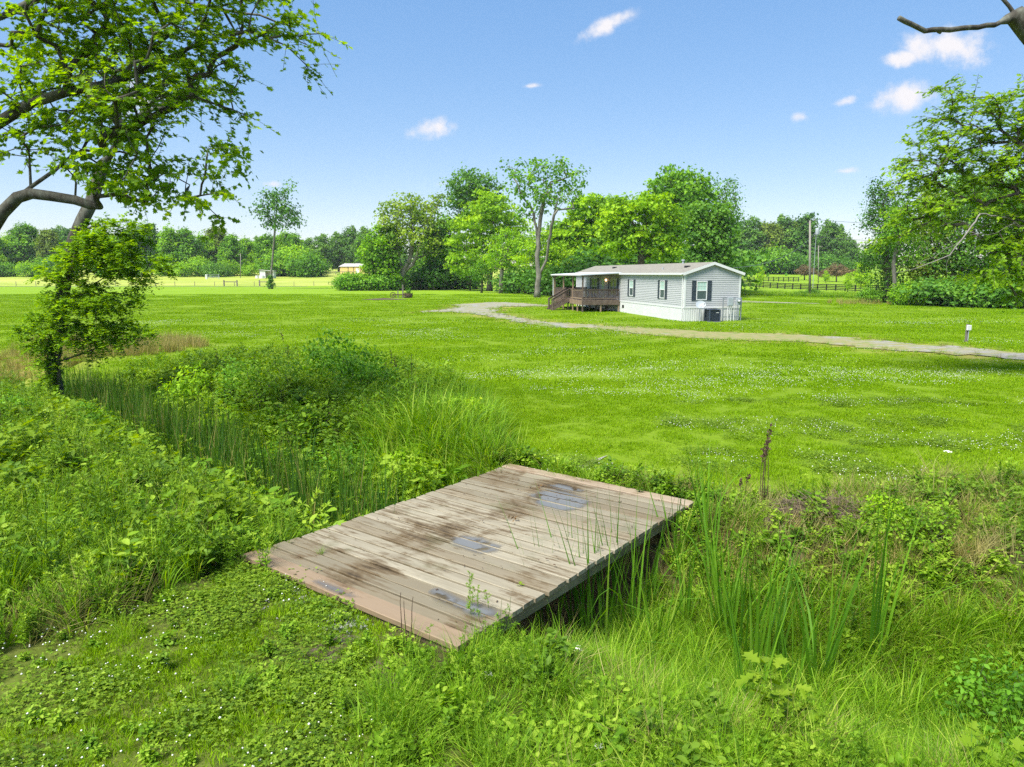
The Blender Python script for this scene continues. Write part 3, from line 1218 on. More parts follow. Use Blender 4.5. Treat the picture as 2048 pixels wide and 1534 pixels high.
def rib_wall(mb, p, q, z0, z1, outward):
    p, q, o = Vector((*p, 0)), Vector((*q, 0)), Vector((*outward, 0))
    n = max(2, int((q - p).length / .16))
    prev = None
    for i in range(n):
        t0, t1, t2, t3 = i / n, (i + .42) / n, (i + .5) / n, (i + .92) / n
        pts = [(p.lerp(q, t0) + o * .004), (p.lerp(q, t1) + o * .004), (p.lerp(q, t2) + o * .016), (p.lerp(q, t3) + o * .016), (p.lerp(q, (i + 1) / n) + o * .004)]
        for a, b in zip(pts[:-1], pts[1:]):
            mb.poly([(a.x, a.y, z0), (b.x, b.y, z0), (b.x, b.y, z1), (a.x, a.y, z1)])
    return mb


def window(parent, c, axis, out, w, z0, z1, shutters=.31, double=False, upper='curtain', lower='screen'):
    """c: centre on the wall (x, y); axis: along the wall; out: outward"""
    ax, ou = Vector((*axis, 0)), Vector((*out, 0))
    up = Vector((0, 0, 1))
    m = Matrix((ax, ou, up)).transposed().to_4x4()
    m.translation = Vector((c[0], c[1], 0))
    win = MB()
    f = .055
    win.box(-w / 2, .012, z0, -w / 2 + f, .06, z1, m).box(w / 2 - f, .016, z0, w / 2, .06, z1, m)
    win.box(-w / 2 + f, .016, z1 - f, w / 2 - f, .058, z1, m).box(-w / 2 + f, .016, z0, w / 2 - f, .058, z0 + f, m)
    o = win.build('window', M['white'], parent)
    zm = (z0 + z1) / 2
    MB().box(-w / 2 + f, .018, zm - .025, w / 2 - f, .05, zm + .025, m).build('sash_rail', M['white'], o)
    if double:
        MB().box(-.03, .018, z0 + f, .03, .054, zm - .025, m).box(-.03, .018, zm + .025, .03, .054, z1 - f, m).build('mullion', M['white'], o)
    for (a, b, k) in ((z0 + f, zm - .025, lower), (zm + .025, z1 - f, upper)):
        spans = [(-w / 2 + f, -.03), (.03, w / 2 - f)] if double else [(-w / 2 + f, w / 2 - f)]
        for (xa, xb) in spans:
            MB().box(xa, .019, a, xb, .027, b, m).build('pane', M[k], o)
        if k == 'curtain' and not double:      # narrow bars of the upper sash
            g = MB()
            for t in (1 / 3, 2 / 3):
                x = -w / 2 + f + t * (w - 2 * f)
                g.box(x - .008, .028, a, x + .008, .033, b, m)
            g.box(-w / 2 + f, .034, (a + b) / 2 - .008, w / 2 - f, .038, (a + b) / 2 + .008, m)
            g.build('glazing_bar', M['white'], o)
    for s in (-1, 1):
        if not shutters:
            continue
        x0 = s * (w / 2 + .02)
        x1 = s * (w / 2 + .02 + shutters)
        x0, x1 = min(x0, x1), max(x0, x1)
        sh = MB().box(x0, .016, z0 - .03, x1, .038, z1 + .03, m)
        zmid = (z0 + z1) / 2
        for (a, b) in ((z0 - .03, z0 + .03), (zmid - .04, zmid + .04), (z1 - .03, z1 + .03)):
            sh.box(x0, .0385, a, x1, .05, b, m)
        sh.box(x0, .0385, z0 + .031, x0 + .04, .05, zmid - .041, m).box(x1 - .04, .0385, z0 + .031, x1, .05, zmid - .041, m)
        sh.box(x0, .0385, zmid + .041, x0 + .04, .05, z1 - .031, m).box(x1 - .04, .0385, zmid + .041, x1, .05, z1 - .031, m)
        sh.build('shutter', M['shutter'], parent)
    return o


def make_home():
    root = empty('mobile_home', HORG, HRZ)
    tag(root, 'pale grey single-wide mobile home with dark shutters and white skirting', 'house')
    g = lambda z: 0.0 if z <= ZE else (z - ZE) / (ZR - .06 - ZE) * .5
    a = MB()
    lap_wall(a, (0, 0), (HW, 0), ZS + .1, ZE, (0, -1))
    lap_wall(a, (0, 0), (HW, 0), ZE, ZR - .07, (0, -1), gable=g)
    a.build('end_wall', M['siding'], root)
    b = MB()
    lap_wall(b, (0, HL), (0, 0), ZS + .1, ZE, (-1, 0))
    b.build('long_wall', M['siding'], root)
    c = MB()
    lap_wall(c, (HW, 0), (HW, HL), ZS + .1, ZE, (1, 0))
    c.build('long_wall', M['siding'], root)
    d = MB()
    lap_wall(d, (HW, HL), (0, HL), ZS + .1, ZE, (0, 1))
    lap_wall(d, (HW, HL), (0, HL), ZE, ZR - .07, (0, 1), gable=g)
    d.build('end_wall', M['siding'], root)
    for (p, q, o) in (((0, 0), (HW, 0), (0, -1)), ((0, HL), (0, 0), (-1, 0)), ((HW, 0), (HW, HL), (1, 0)), ((HW, HL), (0, HL), (0, 1))):
        rib_wall(MB(), p, q, -.05, ZS, o).build('skirting', M['skirt'], root)
    t = MB().box(-.03, -.03, ZS, HW + .03, -.001, ZS + .1).build('trim_band', M['white'], root)
    MB().box(-.03, -.0005, ZS, -.001, HL + .03, ZS + .1).build('trim_band', M['white'], root)
    MB().box(HW + .001, -.0005, ZS, HW + .03, HL + .03, ZS + .1).build('trim_band', M['white'], root)
    for (x, y) in ((0, 0), (HW, 0), (0, HL), (HW, HL)):
        sx, sy = (-1 if x == 0 else 1), (-1 if y == 0 else 1)
        MB().box(min(x + sx * .035, x - sx * .10), min(y + sy * .035, y + sy * .018), ZS + .101, max(x + sx * .035, x - sx * .10), max(y + sy * .035, y + sy * .018), ZE - .02) \
            .box(min(x + sx * .035, x + sx * .018), min(y + sy * .017, y - sy * .10), ZS + .101, max(x + sx * .035, x + sx * .018), max(y + sy * .017, y - sy * .10), ZE - .02).build('corner_trim', M['white'], root)
    # roof: two slopes with a small overhang
    ov, oe = .18, .16
    sl = (ZR - ZE) / (HW / 2)
    roof = MB()
    for s in (0, 1):
        xe = -oe if s == 0 else HW + oe
        ze = ZE - sl * oe
        A = [(xe, -ov, ze), (HW / 2, -ov, ZR), (HW / 2, HL + ov, ZR), (xe, HL + ov, ze)]
        if s:
            A = A[::-1]
        top = [(x, y, z + .05) for x, y, z in A]
        roof.poly(top[::-1] if s == 0 else top[::-1])
        roof.poly([(x, y, z - .001) for x, y, z in A])
        for i in range(4):
            j = (i + 1) % 4
            roof.poly([A[i], A[j], top[j], top[i]])
    ro = roof.build('roof', M['shingle'], root)
    for y in (-ov - .025, HL + ov + .001):      # bargeboards
        for s in (0, 1):
            mb = MB()
            xe = -oe - .04 if s == 0 else HW + oe + .04
            p, q = Vector((xe, y + .012, ZE - sl * (oe + .04) - .03)), Vector((HW / 2, y + .012, ZR - .03))
            d_ = (q - p)
            n0 = len(mb.v)
            for zz in (-.10, .085):
                for yy in (-.012, .012):
                    mb.v += [(p.x, p.y + yy, p.z + zz), (q.x, q.y + yy, q.z + zz)]
            mb.f += [(0, 1, 5, 4), (2, 6, 7, 3), (0, 4, 6, 2), (1, 3, 7, 5), (4, 5, 7, 6), (0, 2, 3, 1)]
            mb.build('bargeboard', M['white'], root)
    for (x0, x1) in ((-oe - .10, -oe - .005), (HW + oe + .005, HW + oe + .10)):
        z = ZE - sl * oe
        MB().box(x0, -ov + .03, z - .07, x1, HL + ov - .03, z + .045).build('gutter', M['white'], root)
        xi = .0 if x0 < 0 else HW
        sgn = -1 if x0 < 0 else 1
        MB().box(min(x0, xi), .0, z - .10, max(x1, xi), HL, z - .072).build('soffit', M['white'], root)
        mb = MB()
        xc = (x0 + x1) / 2
        mb.beam((xc, .16, z - .09), (xi + sgn * .07, .16, z - .28), .06, .05)
        mb.beam((xi + sgn * .07, .16, z - .27), (xi + sgn * .07, .16, .12), .075, .055, (0, 1, 0))
        mb.build('downspout', M['white'], root)

    def roof_pt(u, y):
        """u: 0 eave .. 1 ridge on the slope over the porch side"""
        x = -oe + u * (HW / 2 + oe)
        return Vector((x, y, ZE - sl * oe + (x + oe) * sl + .05))
    for (u, y) in ((.62, 17.2), (.55, 1.9)):
        p = roof_pt(u, y)
        MB().box(p.x - .16, p.y - .2, p.z - .05, p.x + .16, p.y + .2, p.z + .10).build('roof_vent', M['dark'], ro, bevel=.02)
    p = roof_pt(.93, 4.4)
    MB().tube([p - Vector((0, 0, .05)), p + Vector((0, 0, .2))], .07, 10).tube([p + Vector((0, 0, .2)), p + Vector((0, 0, .3))], .12, 10).build('flue', M['greymetal'], ro)
    p = roof_pt(.35, 5.1)
    MB().tube([p - Vector((0, 0, .05)), p + Vector((0, 0, .16))], .05, 8).build('vent_pipe', M['greymetal'], ro)
    # windows, door, lamp, crawl-space vent
    window(root, (1.25, 0), (-1, 0), (0, -1), .78, WIN_Z0, WIN_Z1, .31)
    for y in (3.57, 9.7):
        window(root, (0, y), (0, 1), (-1, 0), .86, WIN_Z0, WIN_Z1, .36)
    for y in (14.0, 19.2):
        window(root, (0, y), (0, 1), (-1, 0), 1.75, 1.35, 2.78, .42, True, 'glassdark', 'glassdark')
    MB().box(-.05, 16.1, 1.03, -.016, 17.1, 3.0).build('door_frame', M['white'], root)
    dr = MB().box(-.075, 16.17, 1.05, -.051, 17.03, 2.93).build('door', flat_mat('door_cream', (.50, .52, .42), .5), root)
    MB().box(-.085, 16.3, 1.75, -.076, 16.9, 2.75).build('pane', M['curtain'], dr)
    MB().tube([(-.12, 16.25, 1.95), (-.075, 16.25, 1.95)], .03, 8).build('handle', M['steel'], dr)
    lampm, N, L = new_mat('porch_lamp_glow')
    out = N.new('ShaderNodeOutputMaterial')
    em = N.new('ShaderNodeEmission')
    em.inputs[0].default_value = (1, .62, .28, 1)
    em.inputs[1].default_value = 2.2
    L.new(em.outputs[0], out.inputs[0])
    lm = MB().box(-.06, 15.55, 2.52, -.016, 15.75, 2.8).build('porch_lamp', M['steel'], root)
    MB().lathe([(.0, -.1), (.06, -.08), (.085, 0), (.06, .08), (0, .1)], 10, (-.14, 15.65, 2.64)).build('bulb_glass', lampm, lm, True)
    MB().box(-.03, 11.35, .38, -.018, 11.75, .62).build('crawl_vent', M['dark'], root)
    return root


HOME = make_home()


def hpt(x, y, z=0):
    return Matrix.Translation(HORG) @ Matrix.Rotation(HRZ, 4, 'Z') @ Vector((x, y, z))


def make_porch():
    root = empty('porch', hpt(0, 12.3), HRZ)
    tag(root, 'brown covered wooden porch with stairs along the mobile home', 'porch')
    X0, Y1 = -3.35, 9.0              # outer edge, length along the house (local y from 0)
    ZF = 1.02
    W, R = M['deckwood'], M['rawwood']
    MB().box(X0, 0, ZF - .035, -.06, Y1, ZF).build('floor', W, root)
    MB().box(X0 - .04, -.045, ZF - .42, -.06, -.004, ZF - .037).build('rim_joist', W, root, bevel=.005)
    MB().box(X0 - .045, -.003, ZF - .42, X0 - .004, Y1, ZF - .037).build('rim_joist', R, root, bevel=.005)
    MB().box(X0, Y1 + .002, ZF - .42, -.06, Y1 + .04, ZF - .037).build('rim_joist', W, root)
    posts = [(X0 + .05, .05), (X0 + .05, 2.9), (X0 + .05, 5.9), (X0 + .05, Y1 - .05)]
    for i, (x, y) in enumerate(posts):
        MB().box(x - .055, y - .055, -.1, x + .055, y + .055, 2.98).build('post', W if i == 0 else R, root, bevel=.006)
    for (x, y) in ((-1.7, .06), (-.12, .06), (-1.7, 3), (-1.7, 6), (-1.7, 8.9), (X0 + .05, 1.5), (X0 + .05, 4.4), (X0 + .05, 7.4), (-.15, 3), (-.15, 6), (-.15, 8.8)):
        MB().box(x - .05, y - .05, -.1, x + .05, y + .05, ZF - .421 if y < .1 or x < -3 else ZF - .04).build('footing_post', R, root)

    def rail(p, q, n, solid=False):
        p, q = Vector(p), Vector(q)
        MB().beam(p + Vector((0, 0, .88)), q + Vector((0, 0, .88)), .12, .04).build('handrail', W, root)
        MB().beam(p + Vector((0, 0, .80)), q + Vector((0, 0, .80)), .04, .11).build('rail_board', R if solid else W, root)
        MB().beam(p + Vector((0, 0, .12)), q + Vector((0, 0, .12)), .04, .09).build('rail_board', R if solid else W, root)
        me = MB().box(-.02, -.02, .0, .02, .02, 1.0).mesh('baluster', W)
        d = (q - p)
        for i in range(n):
            t = (i + .5) / n
            c = p + d * t
            o = link('baluster', me, None, root, c + Vector((0, 0, .165)))
            o.scale = (1, 1, .58)
    rail((X0 + .11, .02, ZF), (-.1, .02, ZF), 27)
    rail((X0 + .04, .11, ZF), (X0 + .04, 2.84, ZF), 24, True)
    rail((X0 + .04, 2.96, ZF), (X0 + .04, 3.55, ZF), 5, True)
    rail((X0 + .04, 5.05, ZF), (X0 + .04, 5.84, ZF), 7)
    rail((X0 + .04, 5.96, ZF), (X0 + .04, Y1 - .1, ZF), 26)
    rail((X0 + .1, Y1 - .04, ZF), (-.1, Y1 - .04, ZF), 27)
    # stairs down from the outer side
    n, run = 6, .28
    y0, y1 = 3.62, 4.98
    for i in range(n - 1):
        x = X0 - .05 - run * (i + 1)
        z = ZF - (i + 1) * ZF / n
        MB().box(x, y0 + .05, z - .04, x + run + .02, y1 - .05, z).build('stair_tread', W, root, bevel=.004)
    for y in (y0, y1):
        s = MB()
        a, b = Vector((X0 - .05, y, ZF - .10)), Vector((X0 - .05 - run * n, y, .02))
        s.beam(a, b, .045, .26)
        s.build('stringer', W, root)
        xb = X0 - .05 - run * (n - .5)
        MB().box(xb - .05, y - .05, -.08, xb + .05, y + .05, 1.02).build('newel_post', W, root, bevel=.005)
        top = (Vector((X0 + .02, y, ZF + .93)), Vector((xb - .06, y, .98)))
        MB().beam(*top, .11, .045).build('handrail', W, root)
        MB().beam(top[0] - Vector((0, 0, .09)), top[1] - Vector((0, 0, .09)), .04, .09).build('rail_board', W, root)
        lowa, lowb = top[0] - Vector((0, 0, .74)), top[1] - Vector((0, 0, .72))
        MB().beam(lowa, lowb, .04, .09).build('rail_board', W, root)
        for k in range(1, 11):
            t = k / 11
            c, e = top[0].lerp(top[1], t), lowa.lerp(lowb, t)
            MB().box(c.x - .02, y - .02, e.z, c.x + .02, y + .02, c.z - .1).build('baluster', W, root)
    # shed roof on a beam
    MB().box(X0 - .02, -.12, 2.98, X0 + .12, Y1 + .12, 3.08).build('roof_beam', R, root)
    MB().box(X0 + .12, -.06, 2.98, -.08, .04, 3.06).build('roof_beam', W, root)
    for i in range(11):
        y = .2 + i * .86
        MB().beam((X0 - .08, y, 3.105), (-.06, y, 3.275), .045, .045).build('rafter', R, root)
    z0, z1 = 3.13, 3.31
    rb = MB()
    nr = 36
    ya, yb = -.28, Y1 + .25
    for i in range(nr):
        a = ya + (yb - ya) * i / nr
        b = ya + (yb - ya) * (i + 1) / nr
        m_ = a + (b - a) * .82
        for (p, q, h0, h1) in ((a, m_, 0, 0), (m_, (m_ + b) / 2, 0, .022), ((m_ + b) / 2, b, .022, 0)):
            rb.poly([(X0 - .22, p, z0 + h0), (-.02, p, z1 + h0), (-.02, q, z1 + h1), (X0 - .22, q, z0 + h1)][::-1])
    rb.poly([(X0 - .22, ya, z0 - .01), (-.02, ya, z1 - .01), (-.02, yb, z1 - .01), (X0 - .22, yb, z0 - .01)])
    rf = rb.build('porch_roof', M['metalroof'], root)
    MB().beam((X0 - .22, ya - .012, z0 - .03), (-.02, ya - .012, z1 - .03), .02, .09).build('roof_edge', M['metalroof'], rf)
    MB().box(X0 - .30, ya, z0 - .085, X0 - .222, yb, z0 + .012).build('gutter', M['white'], rf)
    s = MB().beam((X0 - .26, Y1 + .1, z0 - .09), (X0 - .08, Y1 + .1, 2.75), .05, .05)
    s.beam((X0 - .08, Y1 + .1, 2.76), (X0 - .08, Y1 + .1, .3), .06, .06, (0, 1, 0))
    s.build('downspout', M['white'], rf)
    return root


make_porch()


def make_utilities():
    # air conditioner
    p = hpt(1.75, -.72)
    r = tag(empty('air_conditioner', p, HRZ), 'dark blue-grey air conditioner unit standing against the mobile home skirting', 'air conditioner')
    MB().box(-.43, -.42, -.06, .43, .42, .03).build('base', M['steel'], r)
    for (x, y) in ((-.37, -.37), (.37, -.37), (-.37, .37), (.37, .37)):
        MB().box(x - .035, y - .035, .031, x + .035, y + .035, .78).build('corner_post', M['acmetal'], r, bevel=.01)
    MB().box(-.34, -.34, .031, .34, .34, .77).build('coil', M['acgrille'], r)
    lv = MB().box(-.334, -.355, 0, .334, -.342, .014).mesh('louver', M['acmetal'])
    lv2 = MB().box(-.355, -.334, 0, -.342, .334, .014).mesh('louver', M['acmetal'])
    for k in range(24):
        link('louver', lv if True else lv2, None, r, (0, 0, .05 + k * .03))
        link('louver', lv2, None, r, (0, 0, .05 + k * .03))
    MB().box(-.405, -.405, .781, .405, .405, .85).build('top', M['acmetal'], r, bevel=.02)
    MB().lathe([(.30, .851), (.30, .875), (.26, .875), (.26, .852)], 20).lathe([(.18, .853), (.18, .872), (.15, .872)], 20).build('fan_guard', M['dark'], r)
    MB().box(.10, -.366, .60, .28, -.356, .64).build('badge', M['white'], r)
    # satellite dish on a pole
    p = hpt(.92, -.55)
    r = tag(empty('satellite_dish', p, HRZ), 'pale grey satellite dish on a thin pole by the end wall', 'satellite dish')
    MB().tube([(0, 0, -.2), (0, 0, .98)], .024, 10).build('pole', M['greymetal'], r)
    d = MB()
    k, rings = 24, 5
    ax = Vector((-.25, -.75, .5)).normalized()
    u = ax.cross(Vector((0, 0, 1))).normalized()
    w = u.cross(ax)
    c0 = Vector((.0, -.06, 1.12))
    for s in (0, 1):
        n0 = len(d.v)
        d.v.append(tuple(c0 - ax * (.012 * s)))
        for i in range(1, rings + 1):
            rr = i / rings
            for j in range(k):
                an = 2 * math.pi * j / k
                q = c0 + u * (.33 * rr * math.cos(an)) + w * (.30 * rr * math.sin(an)) + ax * (.075 * rr * rr - .012 * s)
                d.v.append(tuple(q))
        for j in range(k):
            f = (n0, n0 + 1 + j, n0 + 1 + (j + 1) % k)
            d.f.append(f if s == 0 else f[::-1])
        for i in range(rings - 1):
            for j in range(k):
                a, b = n0 + 1 + i * k + j, n0 + 1 + i * k + (j + 1) % k
                f = (a, a + k, b + k, b)
                d.f.append(f if s == 0 else f[::-1])
    d.build('dish', M['greymetal'], r, True)
    tip = c0 + ax * .42 + Vector((.24, 0, -.12))
    MB().tube([c0 - w * .28, c0 - w * .25 + ax * .2, tip], .014, 8).build('feed_arm', M['steel'], r)
    MB().tube([tip, tip - ax * .09], .035, 10).build('feed_horn', M['dark'], r)
    MB().box(-.05, -.05, .92, .05, .02, 1.04).build('bracket', M['steel'], r)
    # meter rack
    p = hpt(3.34, -.42)
    r = tag(empty('meter_rack', p, HRZ), 'steel rack with grey electric panel and round meter beside the corner of the home', 'meter rack')
    for x in (-.68, .66):
        MB().box(x - .03, -.03, -.1, x + .03, .03, 1.58).build('post', M['steel'], r)
    for z in (.30, .80, 1.22, 1.56):
        MB().box(-.649, -.045, z - .025, .629, -.012, z + .025).build('rail', M['steel'], r)
    b = MB().box(-.42, -.19, 1.03, -.02, -.047, 1.60).build('breaker_panel', M['greymetal'], r, bevel=.012)
    MB().box(-.385, -.205, 1.07, -.055, -.1905, 1.56).build('door', M['greymetal'], b)
    b = MB().box(.22, -.18, 1.08, .52, -.047, 1.58).build('meter_box', M['greymetal'], r, bevel=.012)
    MB().tube([(.37, -.18, 1.36), (.37, -.27, 1.36)], .10, 16).build('meter_ring', M['steel'], b)
    MB().tube([(.37, -.27, 1.36), (.37, -.31, 1.36)], [.085, .06], 16).build('meter_glass', M['white'], b, True)
    for (x, z0, z1) in ((-.36, -.1, 1.03), (-.12, -.1, 1.03), (-.24, .5, 1.03), (.10, -.1, 1.22), (.37, .3, 1.08)):
        MB().tube([(x, -.10, z0), (x, -.10, z1)], .024, 8).build('conduit', M['white'] if x < .2 else M['steel'], r)
    # low earth heap under the rack
    # marker post by the drive
    q = at(1932, 685)
    r = tag(empty('hydrant_post', q, .2), 'short wooden post with a small white box beside the gravel drive', 'post')
    MB().box(-.05, -.05, -.2, .05, .05, .86).build('post', M['greywood'], r, bevel=.008)
    MB().box(-.11, -.13, .58, .11, -.052, .82).build('box', M['white'], r, bevel=.01)
    MB().tube([(.0, -.09, .58), (0, -.09, .1)], .018, 8).build('pipe', M['greymetal'], r)


make_utilities()


# ------------------------------------------------------------------ fences, poles, wires, far buildings
def board_fence(p, q, n, h, label, rails=4, name='board_fence', mat='fence'):
    r = tag(empty(name, (p[0], p[1], gz(p[0], p[1]))), label, 'fence')
    p, q = Vector((*p, 0)), Vector((*q, 0))
    o = Vector((p.x, p.y, gz(p.x, p.y)))
    P = [p.lerp(q, i / n) for i in range(n + 1)]
    P = [Vector((a.x, a.y, gz(a.x, a.y))) - o for a in P]
    pm = MB().box(-.09, -.09, -.3, .09, .09, h + .06).mesh('post', M[mat])
    for a in P:
        link('post', pm, None, r, a)
    side = Vector((0, -.105, 0))
    for a, b in zip(P[:-1], P[1:]):
        for k in range(rails):
            z = h * (.20 + .76 * k / (rails - 1))
            MB().beam(a + side + Vector((0, 0, z)), b + side + Vector((0, 0, z)), .03, .17).build('rail', M[mat], r)
    return r


fa, fb = atd(1440, 572, 176), atd(1775, 586, 122)
board_fence((fa.x, fa.y), (fb.x, fb.y), 21, 1.18, 'long black four-rail board fence running behind the utility pole')
fa, fb = atd(1440, 562, 208), atd(1508, 562, 205)
board_fence((fa.x, fa.y), (fb.x, fb.y), 5, 1.25, 'short stretch of black board fence up the slope, nearer the house roof', 3)
fa, fb = atd(1527, 562, 205), atd(1597, 562, 203)
board_fence((fa.x, fa.y), (fb.x, fb.y), 7, 1.25, 'black board fence up the slope ending by the plum-coloured trees', 3)


def pole(px, py_top, py_base, Y, r0, label, mat='polewood', lean=0.0):
    b = atd(px, py_base, Y)
    z = gz(b.x, Y)
    t = atd(px + lean, py_top, Y)
    r = tag(empty('utility_pole', (b.x, Y, z)), label, 'pole', 'utility poles')
    H = t.z - z
    MB().tube([(0, 0, -.5), (t.x - b.x, 0, H)], [r0, r0 * .75], 10).build('shaft', M[mat], r, True)
    return r, H


r1, H1 = pole(1620, 441, 593, 101, .17, 'tall wooden utility pole with a transformer in front of the black fence')
MB().lathe([(.0, -.5), (.24, -.48), (.26, -.4), (.26, .35), (.22, .45), (0, .46)], 14, (.38, -.15, H1 - 1.5)).build('transformer', M['greymetal'], r1, True)
for z in (H1 - 1.75, H1 - 1.25):
    MB().box(0, -.12, z - .03, .2, -.06, z + .03).build('bracket', M['steel'], r1)
MB().tube([(.24, -.16, 1.2), (.24, -.16, H1 - 2.2)], .035, 6).build('conduit', M['greymetal'], r1)
for (x, z) in ((0, H1 + .1), (.2, H1 - .3)):
    MB().lathe([(.0, -.12), (.05, -.1), (.03, 0), (.05, .08), (0, .1)], 8, (x, 0, z)).build('insulator', M['white'], r1, True)
for k, z in enumerate((.3, 1.2)):
    pass
r2, H2 = pole(1637, 491, 562, 190, .13, 'thin pale utility pole further up the green slope')
MB().box(-.5, -.06, H2 - .35, .5, .06, H2 - .22).build('crossarm', M['polewood'], r2)
r3, H3 = pole(481, 507, 556, 235, .12, 'lone pale pole standing at the edge of the far woods')
MB().box(-.4, -.06, H3 - .3, .4, .06, H3 - .18).build('crossarm', M['polewood'], r3)


def wire(pa, pb, sag, label):
    pa, pb = Vector(pa), Vector(pb)
    pts = []
    for i in range(13):
        t = i / 12
        q = pa.lerp(pb, t)
        pts.append(q - Vector((0, 0, sag * 4 * t * (1 - t))))
    tag(MB().tube(pts, .022, 4).build('power_line', M['wire']), label, 'wire')


ptop = r1.location + Vector((0, 0, H1))
wire(ptop + Vector((0, 0, .15)), atd(2300, 452, 62), .5, 'thin power line running from the transformer pole over the woods')
wire(ptop + Vector((0, 0, -2.2)), atd(2300, 478, 62), .6, 'second power line below the first, running to the woods')
wire(ptop + Vector((0, 0, .1)), atd(1440, 520, 165), .6, 'power line from the transformer pole towards the roof of the home')
wire(ptop + Vector((0, 0, -2.2)), r2.location + Vector((0, 0, H2 - .2)), .4, 'short power line between the two poles on the slope')
wire(ptop + Vector((0, 0, -1.9)), hpt(3.7, .3, 3.6), 1.0, 'service line dropping from the pole to the mobile home')


def wire_fence():
    r = tag(empty('wire_fence', (-60, 184, gz(-60, 184))), 'low wire fence with thin posts along the far edge of the lawn', 'fence')
    o = r.location.copy()
    pm = MB().box(-.05, -.05, -.2, .05, .05, 1.15).mesh('post', M['greywood'])
    P = []
    for i in range(30):
        x = -158 + i * 5.1
        y = 184.0
        P.append(Vector((x, y, gz(x, y))) - o)
        link('post', pm, None, r, P[-1])
    for z in (.35, .75, 1.08):
        for a, b in zip(P[:-1], P[1:]):
            MB().tube([a + Vector((0, 0, z)), b + Vector((0, 0, z))], .012, 3, False).build('strand', M['wire'], r)


wire_fence()


def brace(pxa, pxb, label):
    a, b = atd(pxa, 566, 183.2), atd(pxb, 566, 183.2)
    r = tag(empty('fence_brace', (a.x, a.y, gz(a.x, a.y))), label, 'fence brace', 'wooden corner braces of the wire fence')
    w = b.x - a.x
    for x in (0, w):
        MB().box(x - .13, -.13, -.2, x + .13, .13, 1.55).build('post', M['greywood'], r)
    MB().box(.131, -.09, 1.0, w - .131, .09, 1.2).build('rail', M['greywood'], r)


brace(448, 474, 'wooden H-shaped fence brace well clear of the thin leaning tree')
brace(519, 538, 'wooden H-shaped fence brace right beside the thin leaning tree')


def far_shed():
    c = atd(536, 553, 232)
    z = gz(c.x, 232)
    r = tag(empty('shed', (c.x, 232, z)), 'small white open-fronted shed at the edge of the far woods', 'shed')
    w = 2.2
    MB().box(-w, -1.2, 0, -w + .15, 1.2, 2.6).build('wall', M['white'], r)
    MB().box(w - .15, -1.2, 0, w, 1.2, 2.2).build('wall', M['white'], r)
    MB().box(-w + .15, 1.05, 0, w - .15, 1.2, 2.2).build('wall', M['white'], r)
    MB().box(-w + .15, -1.2, 0, -.4, -1.05, 2.4).build('wall', M['white'], r)
    m = MB()
    m.v += [(-w - .2, -1.5, 2.62), (w + .2, -1.5, 2.22), (w + .2, 1.5, 2.22), (-w - .2, 1.5, 2.62), (-w - .2, -1.5, 2.74), (w + .2, -1.5, 2.34), (w + .2, 1.5, 2.34), (-w - .2, 1.5, 2.74)]
    m.f += [(0, 3, 2, 1), (4, 5, 6, 7), (0, 1, 5, 4), (1, 2, 6, 5), (2, 3, 7, 6), (3, 0, 4, 7)]
    m.build('roof', M['barnroof'], r)
    for (px, w_, h_, lab) in ((524, .9, .9, 'low white stock tank beside the small far shed'), (514, .5, .9, 'small white tub standing apart from the far shed')):
        c = atd(px, 553, 231)
        q = tag(empty('stock_tank', (c.x, 231, gz(c.x, 231))), lab, 'tank')
        MB().lathe([(0, 0), (w_, 0), (w_, h_), (w_ * .92, h_), (w_ * .9, h_ * .4), (0, h_ * .4)], 14).build('tank', M['white'], q)
    a = atd(415, 556, 225)
    r = tag(empty('metal_gate', (a.x, 225, gz(a.x, 225))), 'pale metal gate in front of the far woods', 'gate')
    for x in (0, 3.6):
        MB().tube([(x, 0, -.2), (x, 0, 1.6)], .09, 8).build('post', M['greymetal'], r)
    for z in (.4, .8, 1.3):
        MB().tube([(.09, 0, z), (3.51, 0, z)], .04, 6).build('bar', M['greymetal'], r)
    MB().box(-.6, -.1, 0, -.2, .1, 1.5).build('panel', M['white'], r)


far_shed()


